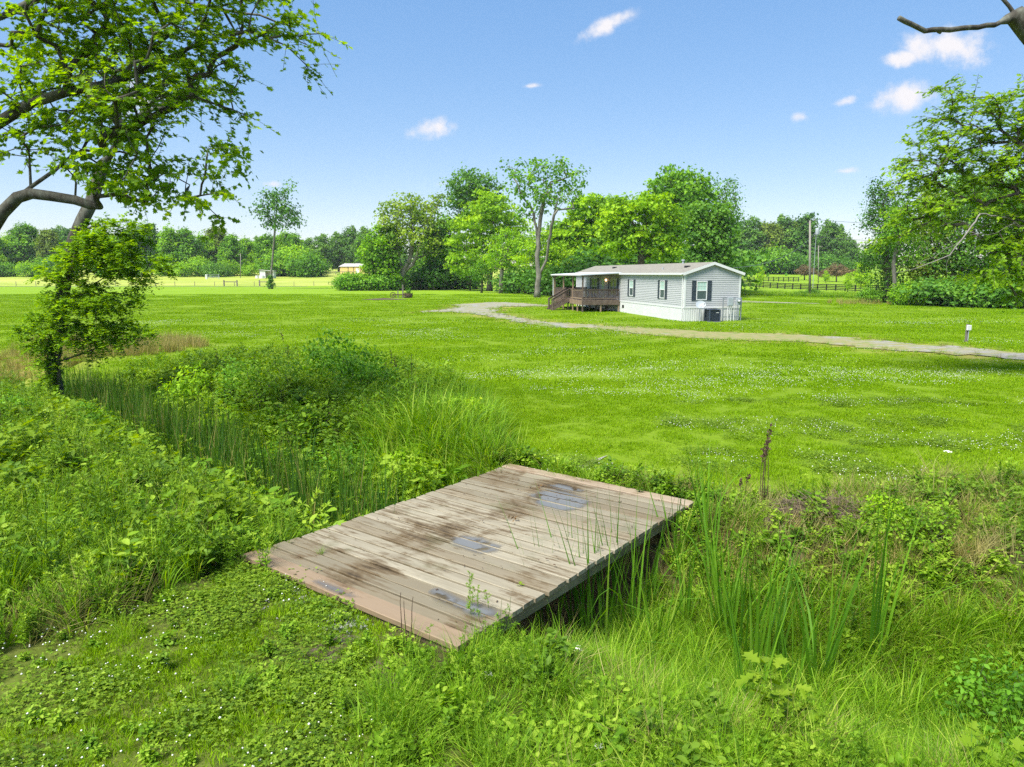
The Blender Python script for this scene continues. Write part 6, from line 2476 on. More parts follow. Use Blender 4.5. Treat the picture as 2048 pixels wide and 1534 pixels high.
def sp_flowers(key, seed, size, n, h, r):
    """white clover heads: small rough balls on short stalks"""
    rng = np.random.default_rng(seed)
    V, F = [], []
    oc = np.array([(1, 0, 0), (0, 1, 0), (-1, 0, 0), (0, -1, 0), (0, 0, 1), (0, 0, -1)], float)
    of = [(0, 1, 4), (1, 2, 4), (2, 3, 4), (3, 0, 4), (1, 0, 5), (2, 1, 5), (3, 2, 5), (0, 3, 5)]
    for i in range(n):
        c = np.array([rng.uniform(-size, size), rng.uniform(-size, size), h * rng.uniform(.7, 1.25)])
        s = r * rng.uniform(.7, 1.2)
        for tw in (0, .785):
            R = np.array([[math.cos(tw), -math.sin(tw), 0], [math.sin(tw), math.cos(tw), 0], [0, 0, 1]])
            b = len(V) * 6
            V.append(c + (oc @ R.T) * s * np.array([1, 1, .85 if tw else .7]))
            F += [tuple(b + q for q in f) for f in of]
    PLANT.setdefault(key, []).append(np_mesh(key + '_%d' % len(PLANT.get(key, [])), np.concatenate(V), [np.array(F)], M['flower'], {'v': np.zeros(len(V) * 6)}))


def sp_cattail(key, seed, n, h, mat, spread=.07, lean=.09, w=.017, spikes=0):
    rng = np.random.default_rng(seed)
    az = rng.uniform(0, 6.283, n)
    base = np.stack([rng.normal(0, spread, n), rng.normal(0, spread, n), np.full(n, -.05)], 1)
    va = np.clip(rng.beta(2, 2.2, n), 0, .84)
    va[rng.uniform(0, 1, n) < .05] = 1
    parts = [blades(rng, base, h * rng.uniform(.6, 1.1, n), w * rng.uniform(.7, 1.2, n), np.abs(rng.normal(0, lean, n)), az, va, 5, .22)]
    k = max(1, n // 9)      # a few blades folded over
    b2 = base[:k].copy()
    parts.append(blades(rng, b2, h * rng.uniform(.7, 1.0, k), np.full(k, w), np.abs(rng.normal(0, .2, k)), rng.uniform(0, 6.283, k), np.clip(va[:k], 0, 1), 6, 1.9))
    for s in range(spikes):
        pass
    add_plant(key, parts, mat)


for i in range(3):
    sp_patch('turf_near', 500 + i, .34, 620, .075, .0065, 'turf')
    sp_patch('turf_mid', 510 + i, .75, 620, .085, .016, 'turf')
    sp_patch('turf_far', 520 + i, 1.7, 620, .10, .036, 'turf')
    sp_clover('clover', 530 + i, .28, 260, 'clover')
    sp_flowers('clover_head', 535 + i, .32, 7, .085, .0095)
    sp_flowers('clover_head_far', 538 + i, .9, 10, .09, .013)
    sp_tuft('long_tuft', 540 + i, 46, .62, .011, .09, 'longgrass', 1.5, .3)
    sp_tuft('fine_tuft', 545 + i, 60, .45, .006, .12, 'longgrass', 1.3, .35)
    sp_tuft('dry_tuft', 550 + i, 40, .55, .005, .10, 'dry', 1.6, .45)
    sp_tuft('red_tuft', 553 + i, 60, .75, .010, .22, 'redgrass', .5, .18, 4)
    sp_forb('goldenrod', 560 + i, 4, .62, .085, 46, 'weed', tuft=9)
    sp_forb('tall_forb', 565 + i, 2, .95, .12, 40, 'weed_dark', lean=.12, tuft=8)
    sp_bushy('broad_weed', 570 + i, 10, .34, .26, .075, 13, 'weed')
    sp_bushy('dark_weed', 575 + i, 11, .38, .30, .085, 13, 'weed_dark')
    sp_bushy('low_weed', 580 + i, 12, .15, .22, .045, 12, 'weed', 'ovate')
    sp_bushy('lobed_sapling', 585 + i, 7, .60, .30, .17, 9, 'sapling', 'oak', .35)
    sp_fine('feather_weed', 590 + i, 6, .50, 'weed')
    sp_cattail('cattail', 600 + i, 9, 1.75, 'cattail', .09, .12, .027)
    sp_cattail('cattail_tall', 605 + i, 12, 2.0, 'cattail_bright', .04, .19, .024)


def noise2(x, y, s, k=0):
    """smooth value noise 0..1"""
    r = np.random.default_rng(1000 + k).uniform(0, 1, (64, 64))
    u, v = (x / s) % 64, (y / s) % 64
    i, j = np.floor(u).astype(int), np.floor(v).astype(int)
    f, g = u - i, v - j
    f, g = f * f * (3 - 2 * f), g * g * (3 - 2 * g)
    i1, j1 = (i + 1) % 64, (j + 1) % 64
    i, j = i % 64, j % 64
    return (r[i, j] * (1 - f) + r[i1, j] * f) * (1 - g) + (r[i, j1] * (1 - f) + r[i1, j1] * f) * g


def zone_points(seed, n, x0, x1, y0, y1, mask):
    rng = np.random.default_rng(seed)
    x, y = rng.uniform(x0, x1, n), rng.uniform(y0, y1, n)
    k = mask(x, y) & in_view(x, y) & (rng.uniform(0, 1, n) >= 0)
    return x[k], y[k], rng


def in_view(x, y):
    """where the camera, or one a step aside, can look"""
    return (np.abs(x) < 2.6 + .80 * np.maximum(y, 0)) & (y > 2.6)


def off_bridge(x, y, m=.0):
    _, rz, org, w, l = BRIDGE
    c, s = math.cos(-rz), math.sin(-rz)
    u, v = (x - org.x) * c - (y - org.y) * s, (x - org.x) * s + (y - org.y) * c
    return ~((u > -m) & (u < w + m) & (v > -m) & (v < l + m))


def wild(x, y):
    return (y < lawn_edge_y(x)) & ~inside(CLOVER, x, y) & off_bridge(x, y)


def scatter(name, key, seed, n, box, mask, smin=.7, smax=1.3, tilt=.12, size=None):
    x, y, rng = zone_points(seed, n, *box, mask)
    if len(x) == 0:
        return
    z = ground_z(x, y)
    rot = np.stack([rng.normal(0, tilt, len(x)), rng.normal(0, tilt, len(x)), rng.uniform(0, 6.283, len(x))], 1)
    s = rng.uniform(smin, smax, len(x))
    if size is not None:
        s = s * size(x, y)
    gn_scatter(name, np.stack([x, y, z], 1), rot, s, rng.integers(0, len(PLANT[key]), len(x)), PLANT[key])


def lawn(x, y):
    return (y >= lawn_edge_y(x) - .25) & ~inside(DRIVE, x, y) & off_bridge(x, y)


def not_home(x, y):
    u = (x - HORG.x) * math.cos(HRZ) + (y - HORG.y) * math.sin(HRZ)
    v = -(x - HORG.x) * math.sin(HRZ) + (y - HORG.y) * math.cos(HRZ)
    return ~((u > -.05) & (u < HW + .05) & (v > -.05) & (v < HL))


dn = lambda x, y: ditch_dist(x, y)[0]
side = lambda x, y: ditch_dist(x, y)[1]

# --- the mown lawn, in three coarsenesses with distance
RUTS = [np.array([tuple(at(*q))[:2] for q in l]) for l in ([(1150, 945), (1215, 905), (1320, 870), (1400, 838), (1500, 800), (1640, 765)], [(1290, 960), (1350, 925), (1440, 885), (1540, 845), (1660, 805), (1820, 770)])]


def rut(x, y):
    """0 in the two wheel ruts leading off the bridge, 1 away from them"""
    best = np.full(np.shape(x), 1e9)
    for l in RUTS:
        for a, b in zip(l[:-1], l[1:]):
            d = b - a
            t = np.clip(((x - a[0]) * d[0] + (y - a[1]) * d[1]) / (d @ d), 0, 1)
            best = np.minimum(best, np.hypot(x - a[0] - t * d[0], y - a[1] - t * d[1]))
    return lerp_ss(best + .25 * noise2(x, y, .6, 77), .12, .55)


scatter('lawn_grass', 'turf_near', 1, 3000, (-16, 16, 8.5, 22), lambda x, y: lawn(x, y) & (y < 21.5), .8, 1.2, .03, size=lambda x, y: .45 + .55 * rut(x, y))
scatter('lawn_grass', 'turf_mid', 2, 2400, (-34, 34, 20, 44), lambda x, y: lawn(x, y) & not_home(x, y), .8, 1.2, .02)
scatter('lawn_grass', 'turf_far', 3, 3200, (-84, 84, 42, 112), lambda x, y: lawn(x, y) & not_home(x, y), .7, 1.1, .01)
drift = lambda x, y: (.65 * noise2(x * .8 + 40, y * 1.7 + 9, 2.6, 3) + .35 * noise2(x, y, .9, 4))
scatter('clover_flowers', 'clover_head', 5, 3000, (-10, 16, 8.5, 24), lambda x, y: lawn(x, y) & (drift(x, y) > .56), .8, 1.2, .03)
scatter('clover_flowers', 'clover_head_far', 6, 2600, (-30, 34, 22, 50), lambda x, y: lawn(x, y) & not_home(x, y) & (drift(x, y) > .62), .6, 1.1, .03)
scatter('clover_leaves', 'clover', 7, 900, (-4, 12, 8.5, 18), lambda x, y: lawn(x, y) & (drift(x, y) > .50), .7, 1.1, .05)

# --- the near clover patch in front of the bridge
nc = lambda x, y: inside(CLOVER, x, y) & off_bridge(x, y) & (noise2(x, y, .45, 8) > .45)
scatter('clover_leaves', 'clover', 11, 620, (-6, 1.5, 2.6, 8.5), nc, .8, 1.2, .06)
scatter('clover_flowers', 'clover_head', 12, 900, (-6, 1.5, 2.6, 8.5), lambda x, y: nc(x, y) & (noise2(x, y, .9, 9) > .46), .8, 1.1, .05)
scatter('clover_grass', 'turf_near', 13, 760, (-6, 1.5, 2.6, 8.5), lambda x, y: inside(CLOVER, x, y) & off_bridge(x, y) & (noise2(x, y, .5, 10) > .36), .55, 1.0, .12)
scatter('clover_grass', 'fine_tuft', 14, 420, (-6, 1.5, 2.6, 8.5), lambda x, y: inside(CLOVER, x, y) & off_bridge(x, y, .1), .25, .5, .2)
scatter('low_weeds', 'low_weed', 15, 420, (-6, 1.5, 2.6, 8.5), lambda x, y: inside(CLOVER, x, y) & off_bridge(x, y, .1), .4, .9, .15)

rb0 = lambda x, y: wild(x, y) & (side(x, y) > 0) & (dn(x, y) > .9)
# --- ditch: cattails along the water, thick on the side by the leaning tree
along = lambda x, y: (dn(x, y) < .85) & off_bridge(x, y, .1)
scatter('cattail_stand', 'cattail', 21, 5200, (-14.5, -1.6, 8.6, 23), lambda x, y: along(x, y) & (dn(x, y) < .9 - .5 * noise2(x, y, .8, 5)) & (noise2(x, y, .55, 6) > .22), .6, 1.05, .08)
scatter('ditch_grass', 'long_tuft', 22, 3000, (-14, 8, 3, 22), lambda x, y: (dn(x, y) < 1.5) & off_bridge(x, y, .05) & ((x > .2) | (dn(x, y) > .7)), .7, 1.2, .15)
scatter('ditch_grass', 'long_tuft', 24, 900, (0, 7, 3, 8), lambda x, y: (dn(x, y) < 1.6) & off_bridge(x, y, .05), .7, 1.15, .15)
scatter('ditch_weeds', 'goldenrod', 25, 1600, (-12, -1, 8.6, 20), lambda x, y: (dn(x, y) < 1.3) & (dn(x, y) > .35) & off_bridge(x, y, .1) & (noise2(x, y, .9, 40) > .42), 1.0, 1.8)
scatter('ditch_weeds', 'broad_weed', 26, 1600, (-12, -1, 8.6, 20), lambda x, y: (dn(x, y) < 1.5) & (dn(x, y) > .4) & off_bridge(x, y, .1) & (noise2(x, y, .9, 41) > .42), 1.4, 2.4)
scatter('tangled_weeds', 'red_tuft', 27, 900, (2.4, 8, 4, 10), lambda x, y: rb0(x, y) & (noise2(x, y, .8, 42) > .42), .3, .65, .8)
scatter('ditch_grass', 'fine_tuft', 23, 1500, (0, 7, 3, 8), lambda x, y: (dn(x, y) < 1.5) & off_bridge(x, y, .05), .8, 1.5, .15)

# --- near bank on the tree side: goldenrod, saplings, long grass
lb = lambda x, y: wild(x, y) & (side(x, y) < 0) & (x < -2.2) & (dn(x, y) > .9)
scatter('bank_weeds', 'goldenrod', 31, 3600, (-16, 0, 4, 20), lambda x, y: lb(x, y) & (noise2(x, y, 1.2, 11) > .42), .5, 1.0)
scatter('bank_weeds', 'broad_weed', 32, 900, (-16, 0, 4, 20), lambda x, y: lb(x, y) & (noise2(x, y, .9, 12) > .42), .8, 1.5)
scatter('bank_weeds', 'tall_forb', 33, 1500, (-16, 0, 6, 22), lambda x, y: lb(x, y) & (noise2(x, y, 1.3, 13) > .5), .6, 1.0)
scatter('bank_grass', 'long_tuft', 34, 2800, (-16, 0, 4, 20), lambda x, y: lb(x, y), .6, 1.1, .18)
scatter('bank_grass', 'fine_tuft', 35, 1500, (-16, 0, 4, 20), lambda x, y: lb(x, y), .8, 1.4, .18)
scatter('dry_grass', 'dry_tuft', 36, 3000, (-16, 0, 4, 20), lambda x, y: lb(x, y) & (noise2(x, y, 1.0, 14) > .55), .7, 1.2, .25)
scatter('bank_weeds', 'feather_weed', 37, 900, (-16, 0, 4, 20), lambda x, y: lb(x, y) & (noise2(x, y, .8, 15) > .5), .7, 1.3)
scatter('bank_weeds', 'lobed_sapling', 38, 420, (-12, -2, 6, 16), lambda x, y: lb(x, y) & (noise2(x, y, 1.5, 16) > .55), .6, 1.1)
scatter('bank_weeds', 'dark_weed', 39, 500, (-16, 0, 5, 22), lambda x, y: lb(x, y) & (noise2(x, y, 1.1, 17) > .45), .8, 1.4)

# --- far bank below the shrubs
fb_ = lambda x, y: wild(x, y) & (side(x, y) > 0) & (x < .8) & (dn(x, y) > .8) & (x > -24)
scatter('far_bank_weeds', 'dark_weed', 41, 2200, (-22, 1, 9, 30), lambda x, y: fb_(x, y) & (x < -2.6), .9, 1.6)
scatter('far_bank_weeds', 'broad_weed', 42, 2600, (-22, 1, 9, 30), lambda x, y: fb_(x, y) & (x < -1.2) & (noise2(x, y, 1.0, 18) > .4), .9, 1.7)
scatter('far_bank_grass', 'long_tuft', 43, 9000, (-22, 1, 9, 30), lambda x, y: fb_(x, y) & ((x > -3.6) | (noise2(x, y, 1.2, 19) > .6)), .8, 1.3, .15, size=lambda x, y: 1 + .75 * np.exp(-((x + 1.6) / 1.3) ** 2 - ((y - 13.2) / 1.5) ** 2))
scatter('far_bank_weeds', 'goldenrod', 44, 2600, (-22, 1, 9, 30), lambda x, y: fb_(x, y) & (x < -2), .8, 1.3)
scatter('far_bank_grass', 'dry_tuft', 45, 700, (-22, 1, 9, 30), lambda x, y: fb_(x, y) & (noise2(x, y, .9, 20) > .5), .7, 1.3, .3)

# --- both banks past the bridge, towards the oak
rb_ = lambda x, y: wild(x, y) & (x > -.4) & ((side(x, y) > 0) | (x > .1)) & (dn(x, y) > .7) & off_bridge(x, y, .06)
scatter('slope_weeds', 'low_weed', 51, 5200, (-.5, 13, 2.6, 13), lambda x, y: rb_(x, y) & (noise2(x, y, .8, 31) > .12), .7, 1.5)
scatter('slope_weeds', 'dark_weed', 52, 1000, (-.5, 13, 2.6, 13), lambda x, y: rb_(x, y) & (noise2(x, y, 1.1, 21) > .5), .5, 1.0)
scatter('slope_weeds', 'broad_weed', 53, 1000, (-.5, 13, 2.6, 13), lambda x, y: rb_(x, y) & (noise2(x, y, 1.2, 22) > .5), .5, 1.1)
scatter('slope_grass', 'fine_tuft', 54, 2600, (-.5, 13, 2.6, 13), lambda x, y: rb_(x, y) & (noise2(x, y, .9, 23) > .35), .6, 1.1, .25)
scatter('slope_grass', 'dry_tuft', 55, 2600, (-.5, 13, 2.6, 13), lambda x, y: rb_(x, y) & (noise2(x, y, .9, 24) > .45), .6, 1.2, .7)
scatter('slope_weeds', 'feather_weed', 56, 420, (-.5, 13, 2.6, 13), lambda x, y: rb_(x, y) & (noise2(x, y, .8, 25) > .5), .6, 1.1)
scatter('slope_weeds', 'goldenrod', 57, 420, (-.5, 13, 2.6, 13), lambda x, y: rb_(x, y) & (noise2(x, y, 1.0, 26) > .55), .5, .9)
scatter('slope_grass', 'long_tuft', 58, 500, (-.5, 13, 2.6, 13), lambda x, y: rb_(x, y) & ((x > 5) | (y < 5.4)), .5, .9, .25)
# --- the last strip of near ground below the bridge corner
scatter('verge_grass', 'fine_tuft', 61, 700, (-2.5, 4, 2.6, 6), lambda x, y: wild(x, y) & off_bridge(x, y, .05) & (side(x, y) < 0) & (x > -1.6), .5, 1.1, .25)
scatter('verge_weeds', 'low_weed', 62, 600, (-2.5, 4, 2.6, 6), lambda x, y: wild(x, y) & off_bridge(x, y, .05) & (side(x, y) < 0) & (x > -1.6), .6, 1.4, .2)
scatter('verge_weeds', 'feather_weed', 63, 140, (-2.5, 3, 2.6, 6), lambda x, y: wild(x, y) & off_bridge(x, y, .05) & (side(x, y) < 0) & (x > -1.6), .6, 1.0, .2)
# --- tall tan-red grass behind the leaning tree, and rough grass at the foot of the near woods and along the fence
scatter('tan_grass', 'red_tuft', 71, 1700, (-26, -7.5, 24, 36), lambda x, y: lawn(x, y) & (np.exp(-((y - 30 - .1 * (x + 20)) / 3.2) ** 2) * lerp_ss(-x, 12, 17) > .35 * noise2(x, y, 1.5, 30) + .15), .6, 1.0, .08)
scatter('rough_grass', 'red_tuft', 72, 300, (34, 60, 66, 84), lambda x, y: (y > 74 - .12 * (x - 38)) & (y < 80), .7, 1.2, .1)
scatter('rough_grass', 'long_tuft', 73, 5200, (30, 62, 62, 120), lambda x, y: (np.abs(y - (98 - 1.15 * (x - 48))) < 7) & (y > 66), 1.0, 1.8, .1)
scatter('drive_edge_grass', 'fine_tuft', 75, 9000, (-10, 34, 24, 74), lambda x, y: (poly_dist(DRIVE, x, y) < .55) & not_home(x, y), .3, .6, .3)
scatter('drive_edge_grass', 'dry_tuft', 74, 2600, (-10, 34, 24, 74), lambda x, y: (poly_dist(DRIVE, x, y) < .9) & not_home(x, y), .35, .7, .3)


# --- gravel spilled at the bridge foot
def pebbles():
    rng = np.random.default_rng(8)
    meshes = []
    for k in range(4):
        mb = MB()
        oc = [(1, 0, 0), (.3, 1, 0), (-1, .2, 0), (-.2, -1, 0), (.1, 0, .7), (0, 0, -.6), (.6, .6, .35), (-.6, -.5, .4)]
        P = [Vector(p) * rng.uniform(.75, 1.2) for p in oc[:6]]
        mb.v = [tuple(p) for p in P]
        mb.f = [(0, 1, 4), (1, 2, 4), (2, 3, 4), (3, 0, 4), (1, 0, 5), (2, 1, 5), (3, 2, 5), (0, 3, 5)]
        meshes.append(mb.mesh('pebble_%d' % k, M['pebble']))
    P = []
    for (px, py, sx, sy, n) in ((580, 1185, 26, 14, 170), (685, 1250, 22, 14, 190), (1300, 975, 40, 9, 160), (1160, 936, 30, 8, 130), (640, 1215, 40, 20, 80)):
        for i in range(n):
            q = at(px + rng.normal(0, sx), py + rng.normal(0, sy))
            P.append((q.x, q.y))
    P = np.array(P)
    P = P[off_bridge(P[:, 0], P[:, 1], .02)]
    z = ground_z(P[:, 0], P[:, 1]) + .008
    n = len(P)
    gn_scatter('gravel', np.column_stack([P, z]), rng.uniform(0, 6.28, (n, 3)), rng.uniform(.008, .024, n), rng.integers(0, 4, n), meshes)


pebbles()

# ------------------------------------------------------------------ single plants one can pick out
G_CAT = 'tall cattails beside the bridge'


def single(name, label, cat, key, px, py, z, s, v=0, group=None, rz=None, part='foliage'):
    q = at(px, py, z)
    zz = gz(q.x, q.y)
    r = tag(empty(name, (q.x, q.y, zz), rz if rz is not None else (px * .37) % 6.28), label, cat, group)
    o = link(part, PLANT[key][v % len(PLANT[key])], None, r)
    o.scale = (s, s, s)
    return r


for i, (px, py, s, lab) in enumerate([(1150, 1262, 0.98, 'cattail clump standing against the bridge edge, first along it'), (1232, 1245, 0.94, 'cattail clump against the bridge edge, second along it'), (1288, 1232, 0.92, 'cattail clump against the bridge edge, third along it'),
                                      (1345, 1200, 0.90, 'cattail clump near the far corner of the bridge'), (1405, 1190, 0.92, 'cattail clump with a brown head beside the far bridge corner'), (1370, 1265, 0.86, 'slim cattail clump just clear of the bridge edge'),
                                      (1480, 1330, 1.15, 'thick tall cattail clump in the ditch past the bridge'), (1515, 1350, 1.15, 'dense cattail clump beside the thickest one'), (1545, 1345, 1.03, 'leaning cattail clump behind the oak-leaved seedling'),
                                      (1638, 1375, 1.15, 'lone slender cattail between ditch grass and brown brush pile'), (1742, 1345, 1.21, 'lone tallest cattail before the brown slope'), (1500, 1465, 1.03, 'long-bladed cattail next to the oak-leaved seedling'), (1100, 1285, .95, 'cattail clump nearest the near bridge corner over the dark gap'), (1180, 1300, 1.0, 'cattail clump rising just in front of the first bridge-edge one'), (1265, 1275, 1.05, 'tall cattail clump halfway along the bridge edge'), (1420, 1235, .95, 'cattail clump right under the far bridge corner'), (1455, 1300, 1.05, 'cattail clump shouldering the thick tall one'), (1210, 1290, .95, 'cattail clump a step off the bridge edge over the dark water'), (1312, 1300, .9, 'cattail clump in the ditch grass below the bridge middle'), (1440, 1285, 1.0, 'cattail clump between the bridge corner and the thick ones'), (1585, 1390, 0.80, 'short cattail clump at the ditch bottom')]):
    single('cattail_clump', lab, 'cattail', 'cattail_tall', px, py, -.95, s, i, G_CAT, part='blades')
singles = [
    ('oak_seedling', 'broad yellow-green oak-leaved seedling at the bottom of the view', 'seedling', 'lobed_sapling', 1545, 1530, -.4, 1.0, 0), ('oak_seedling', 'second oak-leaved seedling close beside the broad one', 'seedling', 'lobed_sapling', 1590, 1530, -.4, .9, 1),
    ('oak_seedling', 'lobed green seedling on the brown slope under the tallest cattail', 'seedling', 'lobed_sapling', 1790, 1230, -.5, .75, 2), ('oak_seedling', 'leafy seedling at the lower edge near the frame corner', 'seedling', 'lobed_sapling', 1990, 1545, -.1, .8, 0),
    ('sapling', 'bright yellow-green sapling above the bridge corner among the weeds', 'sapling', 'lobed_sapling', 448, 1075, 0, 1.15, 1), ('sapling', 'second bright sapling just uphill of the bridge corner one', 'sapling', 'lobed_sapling', 395, 1030, 0, 1.0, 2),
    ('sapling', 'yellow-tipped sapling in the ditch beside the bridge planks', 'sapling', 'lobed_sapling', 705, 1010, -.6, 1.1, 0), ('sapling', 'bright upright sapling on the weedy bank near the cattails', 'sapling', 'lobed_sapling', 320, 930, 0, 1.1, 1),
    ('sapling', 'small lime sapling at the edge of the clover patch', 'sapling', 'lobed_sapling', 205, 1165, 0, .6, 2), ('sapling', 'lime sapling in the bank weeds, farthest from the bridge', 'sapling', 'lobed_sapling', 75, 930, 0, 1.1, 0),
    ('goldenrod_plant', 'leafy upright goldenrod plant before the bridge end board', 'weed', 'goldenrod', 680, 1440, 0, .55, 0), ('goldenrod_plant', 'second leafy goldenrod plant before the bridge end board', 'weed', 'goldenrod', 750, 1390, 0, .45, 1),
    ('goldenrod_plant', 'goldenrod plant at the near bridge corner over the ditch', 'weed', 'feather_weed', 1000, 1320, -.1, 1.0, 2), ('tall_weed', 'tall narrow-leaved weed on the slope among the cattails', 'weed', 'tall_forb', 1700, 1260, -.6, .7, 0),
    ('tall_weed', 'tall pale-leaved weed standing dark against the bridge shadow', 'weed', 'tall_forb', 1080, 1290, -.7, .8, 1), ('grass_tussock', 'bright arching grass tussock in the clover patch', 'grass tuft', 'long_tuft', 470, 1405, 0, .5, 0),
    ('grass_tussock', 'dark green grass tussock in the clover patch', 'grass tuft', 'fine_tuft', 250, 1275, 0, .6, 1), ('thistle_rosette', 'low dark thistle rosette in the clover patch', 'weed', 'dark_weed', 325, 1350, 0, .5, 2),
    ('young_weed', 'pale broad-leaved weed alone in the clover patch', 'weed', 'broad_weed', 260, 1475, 0, .35, 0)]
for s in singles:
    single(s[0], s[1], s[2], s[3], *s[4:8], v=s[8])


# shrubs on the far bank
def shrub(key, seed, r, h, mat, leaf, kind, n_tip, per):
    L = [(np.array((0, 0, h * .45)), np.array((r, r, h * .45))), (np.array((r * .45, .1, h * .7)), np.array((r * .5, r * .5, h * .3))), (np.array((-r * .5, 0, h * .5)), np.array((r * .6, r * .6, h * .38)))]
    base = np.zeros(3)
    PROTO[key] = make_tree('shrub', 'x', 'shrub', seed, base, L, [base, np.array((0, 0, h * .15))], M[mat], M['bark'], .025, n_tip=n_tip, per=per, clump=r * .33, leaf=leaf, kind=kind, lo=-1, r_tip=.004, step=.15, flare=0)
    for ch in PROTO[key].children:
        ch.name = 'stems' if ch.name.startswith('trunk') else 'foliage'
    PROTO[key]['H'] = h


shrub('sa', 701, .85, 1.3, 'weed', .085, 'ovate', 75, 34)
shrub('sb', 702, .8, 1.5, 'leaf_mid', .09, 'ovate', 75, 34)
shrub('sc', 703, .7, 1.2, 'leaf_yellow', .09, 'ovate', 65, 34)
G_SH = 'shrubs on the far ditch bank'
for (px, py, k, H, w, lab) in [(670, 800, 'sb', 1.75, .85, 'tallest dark shrub on the far bank, poking above the lawn line'), (725, 815, 'sb', 1.4, 1.0, 'rounded shrub beside the tallest one on the far bank'), (560, 815, 'sa', 1.3, 1.1, 'broad green shrub on the far bank behind the cattails'),
                               (490, 800, 'sb', 1.2, 1.0, 'green shrub between the broad shrub and the yellow-green one'), (388, 790, 'sc', 1.35, .9, 'yellow-green upright shrub on the far bank nearest the leaning tree'), (610, 860, 'sa', 1.0, 1.1, 'low bright shrub just behind the middle cattails'),
                               (540, 880, 'sb', .95, 1.1, 'dark shrub leaning into the cattails'), (790, 860, 'sa', .95, 1.2, 'low shrub in the long grass of the far bank'), (700, 900, 'sb', .9, 1.2, 'dark low shrub on the ditch slope below the rounded one'), (870, 880, 'sa', .8, 1.2, 'light green shrub where the bank nears the far bridge corner'), (930, 870, 'sc', .75, 1.2, 'pale shrub in the tall grass above the far bridge corner'), (640, 770, 'sa', 1.3, 1.0, 'light shrub crowding behind the tallest dark one'), (450, 830, 'sc', 1.0, 1.2, 'pale yellow-green shrub at the back of the cattails'), (820, 920, 'sc', .7, 1.1, 'small yellow-green shrub on the slope facing the bridge'),
                               (30, 860, 'sb', .8, 1.3, 'dark shrub at the foot of the leaning tree'), (160, 840, 'sb', .9, 1.3, 'low dark shrub between leaning tree and cattails'), (90, 880, 'sa', .65, 1.3, 'green shrub in front of the leaning trunk'), (-30, 920, 'sa', .8, 1.2, 'green shrub at the very edge of the weedy bank'),
                               (1830, 1090, 'sa', .6, 1.2, 'low green shrub on the slope past the brush pile'), (1770, 1060, 'sc', .5, 1.1, 'small bright shrub beside the brush pile'), (2030, 1280, 'sb', .9, 1.0, 'bright shrub crowding the frame edge on the slope')]:
    q = at(px, py, 0)
    z = gz(q.x, q.y)
    s = H / PROTO[k]['H']
    o = PROTO[k] if k not in _used else copy_tree(PROTO[k])
    _used.add(k)
    o.name = 'shrub'
    o.location = (q.x, q.y, z - .05)
    o.rotation_euler = (0, 0, (px * .7) % 6.28)
    o.scale = (s * w, s * w, s)
    tag(o, lab, 'shrub', G_SH)


# dead stalks, flowers, brush pile, litter on the planks
def stalks(name, label, px, py, z, n, h, spread, seed, heads=True):
    rng = np.random.default_rng(seed)
    q = at(px, py, z)
    r = tag(empty(name, (q.x, q.y, gz(q.x, q.y))), label, 'dead plant', 'dead stalks')
    paths = [stem_path(rng, h * rng.uniform(.6, 1.1), abs(rng.normal(0, .12)), rng.uniform(0, 6.28), 6, (rng.normal(0, spread), rng.normal(0, spread), 0)) for _ in range(n)]
    V, F, A = tube_arrays(paths, .006, .0025, .5, 4)
    link('stalk', np_mesh('stalk', V, F, M['stalk'], {'v': A}, True), None, r)
    if heads:
        P, D = [], []
        for p in paths:
            for k in range(16):
                t = rng.uniform(.72, 1)
                P.append([np.interp(t, np.linspace(0, 1, 7), p[:, i]) for i in range(3)])
        P = np.array(P) + rng.normal(0, .008, (len(P), 3))
        V, F, A = leaf_arrays(P, unit(rng.normal(0, 1, P.shape)), unit(rng.normal(0, .6, P.shape) + (0, 0, 1)), rng.uniform(.03, .06, len(P)), rng.uniform(0, .4, len(P)), 'card')
        link('seed_head', np_mesh('seed_head', V, F, M['stalk'], {'v': A}), None, r)


stalks('dead_stalks', 'tall dark dead weed stalks beyond the far bridge corner', 1528, 1040, -.2, 5, 1.1, .035, 1)
stalks('dead_stalks', 'thin dead stalks with dark tips left of the tall ones', 1500, 1010, 0, 2, .5, .05, 2)
stalks('dead_stalks', 'dark dead stalks rising from the shrubs against the lawn', 780, 800, 0, 5, 1.25, .12, 3)
stalks('dead_stalks', 'row of thin dead stalks at the edge of the long grass', 815, 815, 0, 6, 1.2, .25, 4, False)
stalks('dead_stalks', 'single dead stalk standing behind the broad shrub', 580, 760, 0, 2, 1.5, .04, 5)
stalks('dead_stalks', 'dead stalk near the yellow-green upright shrub', 440, 760, 0, 2, 1.1, .04, 6)
stalks('dead_stalks', 'thin dark twiggy stalks poking up before the bridge end board', 815, 1290, 0, 3, .55, .05, 7, False)


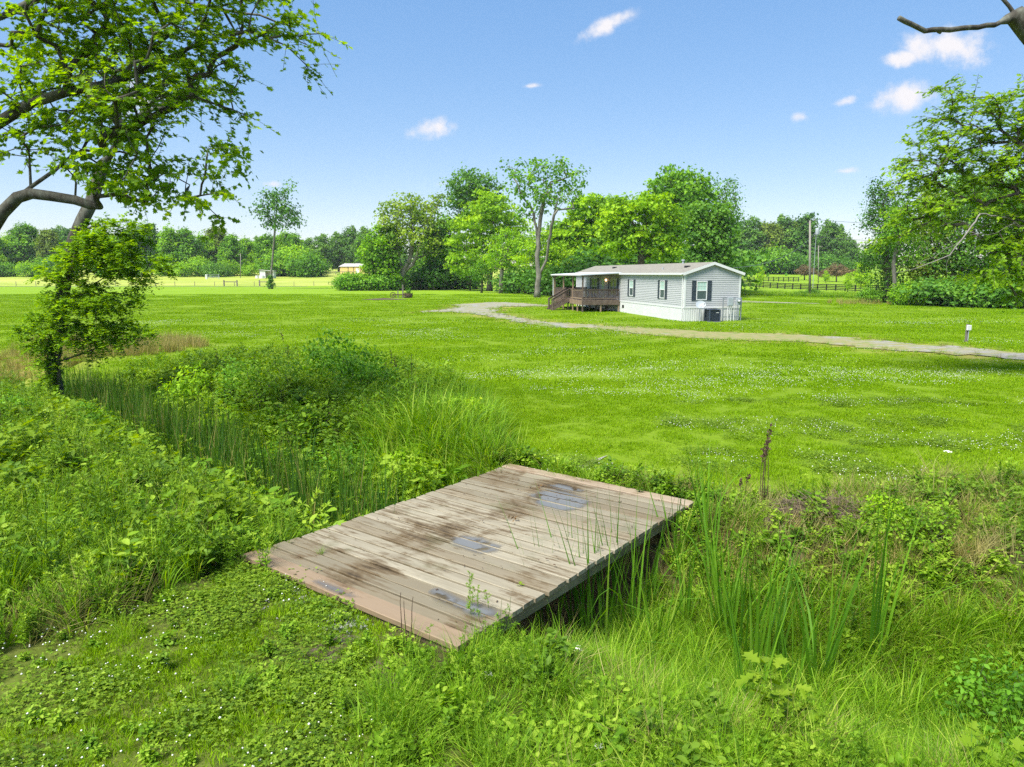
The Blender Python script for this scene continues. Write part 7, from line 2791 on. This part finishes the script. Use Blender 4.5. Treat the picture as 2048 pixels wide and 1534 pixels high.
def lace(px, py, z, s, label, seed):
    """flat white umbel on a stalk"""
    rng = np.random.default_rng(seed)
    q = at(px, py, z)
    zz = gz(q.x, q.y)
    r = tag(empty('lace_flower', (q.x, q.y, zz)), label, 'flower', 'white umbel flowers')
    h = z - zz
    V, F, A = tube_arrays([stem_path(rng, h, .03, 1.0, 6)], .005, .003, .4, 4)
    link('stem', np_mesh('stem', V, F, M['weed_dark'], {'v': A}), None, r)
    mb = MB()
    for i in range(46):
        rad = s * math.sqrt(rng.uniform(0, 1))
        an = rng.uniform(0, 6.28)
        c = Vector((rad * math.cos(an), rad * math.sin(an), h + .012 - .25 * rad * rad / s))
        t = s * .13
        k = 5
        n0 = len(mb.v)
        mb.v += [tuple(c + Vector((t * math.cos(j * 6.283 / k), t * math.sin(j * 6.283 / k), 0))) for j in range(k)] + [tuple(c + Vector((0, 0, t * .6)))]
        mb.f += [(n0 + j, n0 + (j + 1) % k, n0 + k) for j in range(k)]
    mb.build('umbel', M['flower'], r)


for i, (px, py, z, s, lab) in enumerate([(1157, 1297, -.15, .055, 'largest white umbel flower beside the ditch below the bridge'), (974, 1349, .1, .045, 'white umbel flower just off the near bridge corner'), (1194, 1458, .15, .026, 'small white umbel flower in the grass at the bottom'), (1197, 1493, .15, .03, 'second small white umbel at the bottom edge'),
                                        (1896, 903, .45, .06, 'white umbel flower at the lawn edge past the dead stalks'), (1700, 1480, 0, .0, '')]):
    if s:
        lace(px, py, z, s, lab, 900 + i)


def brush_pile():
    rng = np.random.default_rng(66)
    q = at(1640, 1070, -.2)
    r = tag(empty('brush_pile', (q.x, q.y, gz(q.x, q.y))), 'heap of dry brown brush and clippings on the ditch slope', 'brush pile')
    paths = []
    for i in range(420):
        a, d = rng.uniform(0, 6.28), rng.uniform(0, 1) ** .5
        c = np.array([math.cos(a) * d * .75, math.sin(a) * d * .5, .28 * (1 - d * d) + rng.uniform(-.03, .05)])
        b = rng.uniform(0, 6.28)
        L = rng.uniform(.06, .28)
        v = np.array([math.cos(b) * L, math.sin(b) * L, rng.normal(0, .05)])
        paths.append(np.array([c - v, c + rng.normal(0, .01, 3), c + v]))
    V, F, A = tube_arrays(paths, .005, .003, .5, 3)
    link('twigs', np_mesh('twigs', V, F, M['drytwig'], {'v': A}), None, r)
    mb = MB()
    k, n = 5, 18
    for i in range(k + 1):
        t = i / k
        for j in range(n):
            an = j * 6.283 / n
            mb.v.append((.78 * t * math.cos(an) * rng.uniform(.9, 1.1), .52 * t * math.sin(an) * rng.uniform(.9, 1.1), .26 * (1 - t * t) + rng.normal(0, .012) - .03))
    for i in range(k):
        for j in range(n):
            a, b = i * n + j, i * n + (j + 1) % n
            mb.f.append((a, a + n, b + n, b))
    mb.build('heap', M['soil'], r, True)


M['drytwig'] = noise_mat('dry_twigs', [(.3, (.09, .065, .045)), (.7, (.22, .17, .12))], 20, rough=.9)
brush_pile()


def litter():
    rng = np.random.default_rng(12)
    dl = leaf_mat('dead_leaf', [(0, (.09, .05, .02)), (1, (.24, .14, .055))], .2)
    for (px, py, n, s, lab) in ((1022, 1041, 9, .055, 'crumpled brown leaves lying mid-bridge'), (1078, 974, 7, .05, 'small brown leaf clump near the lawn end of the bridge')):
        q = at(px, py, .1)
        r = tag(empty('dead_leaves', (q.x, q.y, .105)), lab, 'leaves')
        P = np.stack([rng.normal(0, .05, n), rng.normal(0, .03, n), rng.uniform(.0, .02, n)], 1)
        V, F, A = leaf_arrays(P, unit(rng.normal(0, .5, (n, 3)) + (0, 0, 1)), unit(rng.normal(0, 1, (n, 3))), rng.uniform(.6, 1.2, n) * s, rng.uniform(0, 1, n), 'oak')
        link('leaf', np_mesh('leaf', V, F, dl, {'v': A}), None, r)
    q = at(1041, 1170, .1)
    r = tag(empty('green_leaf', (q.x, q.y, .108)), 'single fallen green leaf on the bridge planks', 'leaf')
    V, F, A = leaf_arrays(np.zeros((3, 3)), unit(np.array([[0, 0, 1.], [.3, 0, 1], [-.2, .3, 1]])), unit(np.array([[0, 1., 0], [1, .3, 0], [-1, .5, 0]])), np.array([.07, .05, .05]), np.array([.8, .9, .7]), 'oak')
    link('blade', np_mesh('blade', V, F, M['sapling'], {'v': A}), None, r)
    # bark crumbs and bits
    _, rz, org, w, l = BRIDGE
    n = 90
    u, v = rng.uniform(.1, w - .1, n), rng.uniform(.1, l - .1, n)
    x = org.x + u * math.cos(rz) - v * math.sin(rz)
    y = org.y + u * math.sin(rz) + v * math.cos(rz)
    mb = MB()
    mb.v = [(-1, -.4, 0), (1, -.3, 0), (.8, .5, 0), (-.9, .4, 0), (0, 0, .5)]
    mb.f = [(0, 1, 4), (1, 2, 4), (2, 3, 4), (3, 0, 4)]
    gn_scatter('bark_crumbs', np.stack([x, y, np.full(n, .102)], 1), np.stack([np.zeros(n), np.zeros(n), rng.uniform(0, 6.28, n)], 1), rng.uniform(.006, .018, n), np.zeros(n, int), [mb.mesh('crumb', M['stalk'])])
    # weed sprouting between planks
    for (px, py, lab) in ((640, 1106, 'small grass tuft sprouting between the planks'), (935, 1215, 'spindly yellow-green weed arching over the near bridge corner')):
        q = at(px, py, .1)
        r = tag(empty('sprout', (q.x, q.y, .08)), lab, 'weed')
        o = link('foliage', PLANT['fine_tuft' if px < 700 else 'feather_weed'][0], None, r)
        o.scale = (.3,) * 3 if px < 700 else (.7,) * 3


litter()


# ------------------------------------------------------------------ a little humid air
def make_haze():
    m, N, L = new_mat('haze_air')
    out = N.new('ShaderNodeOutputMaterial')
    pv = N.new('ShaderNodeVolumePrincipled')
    pv.inputs['Color'].default_value = (.88, .93, 1, 1)
    pv.inputs['Density'].default_value = .00013
    L.new(pv.outputs[0], out.inputs['Volume'])
    tag(MB().box(-950, -60, -6, 950, 1550, 34).build('haze', m), kind='stuff')


make_haze()
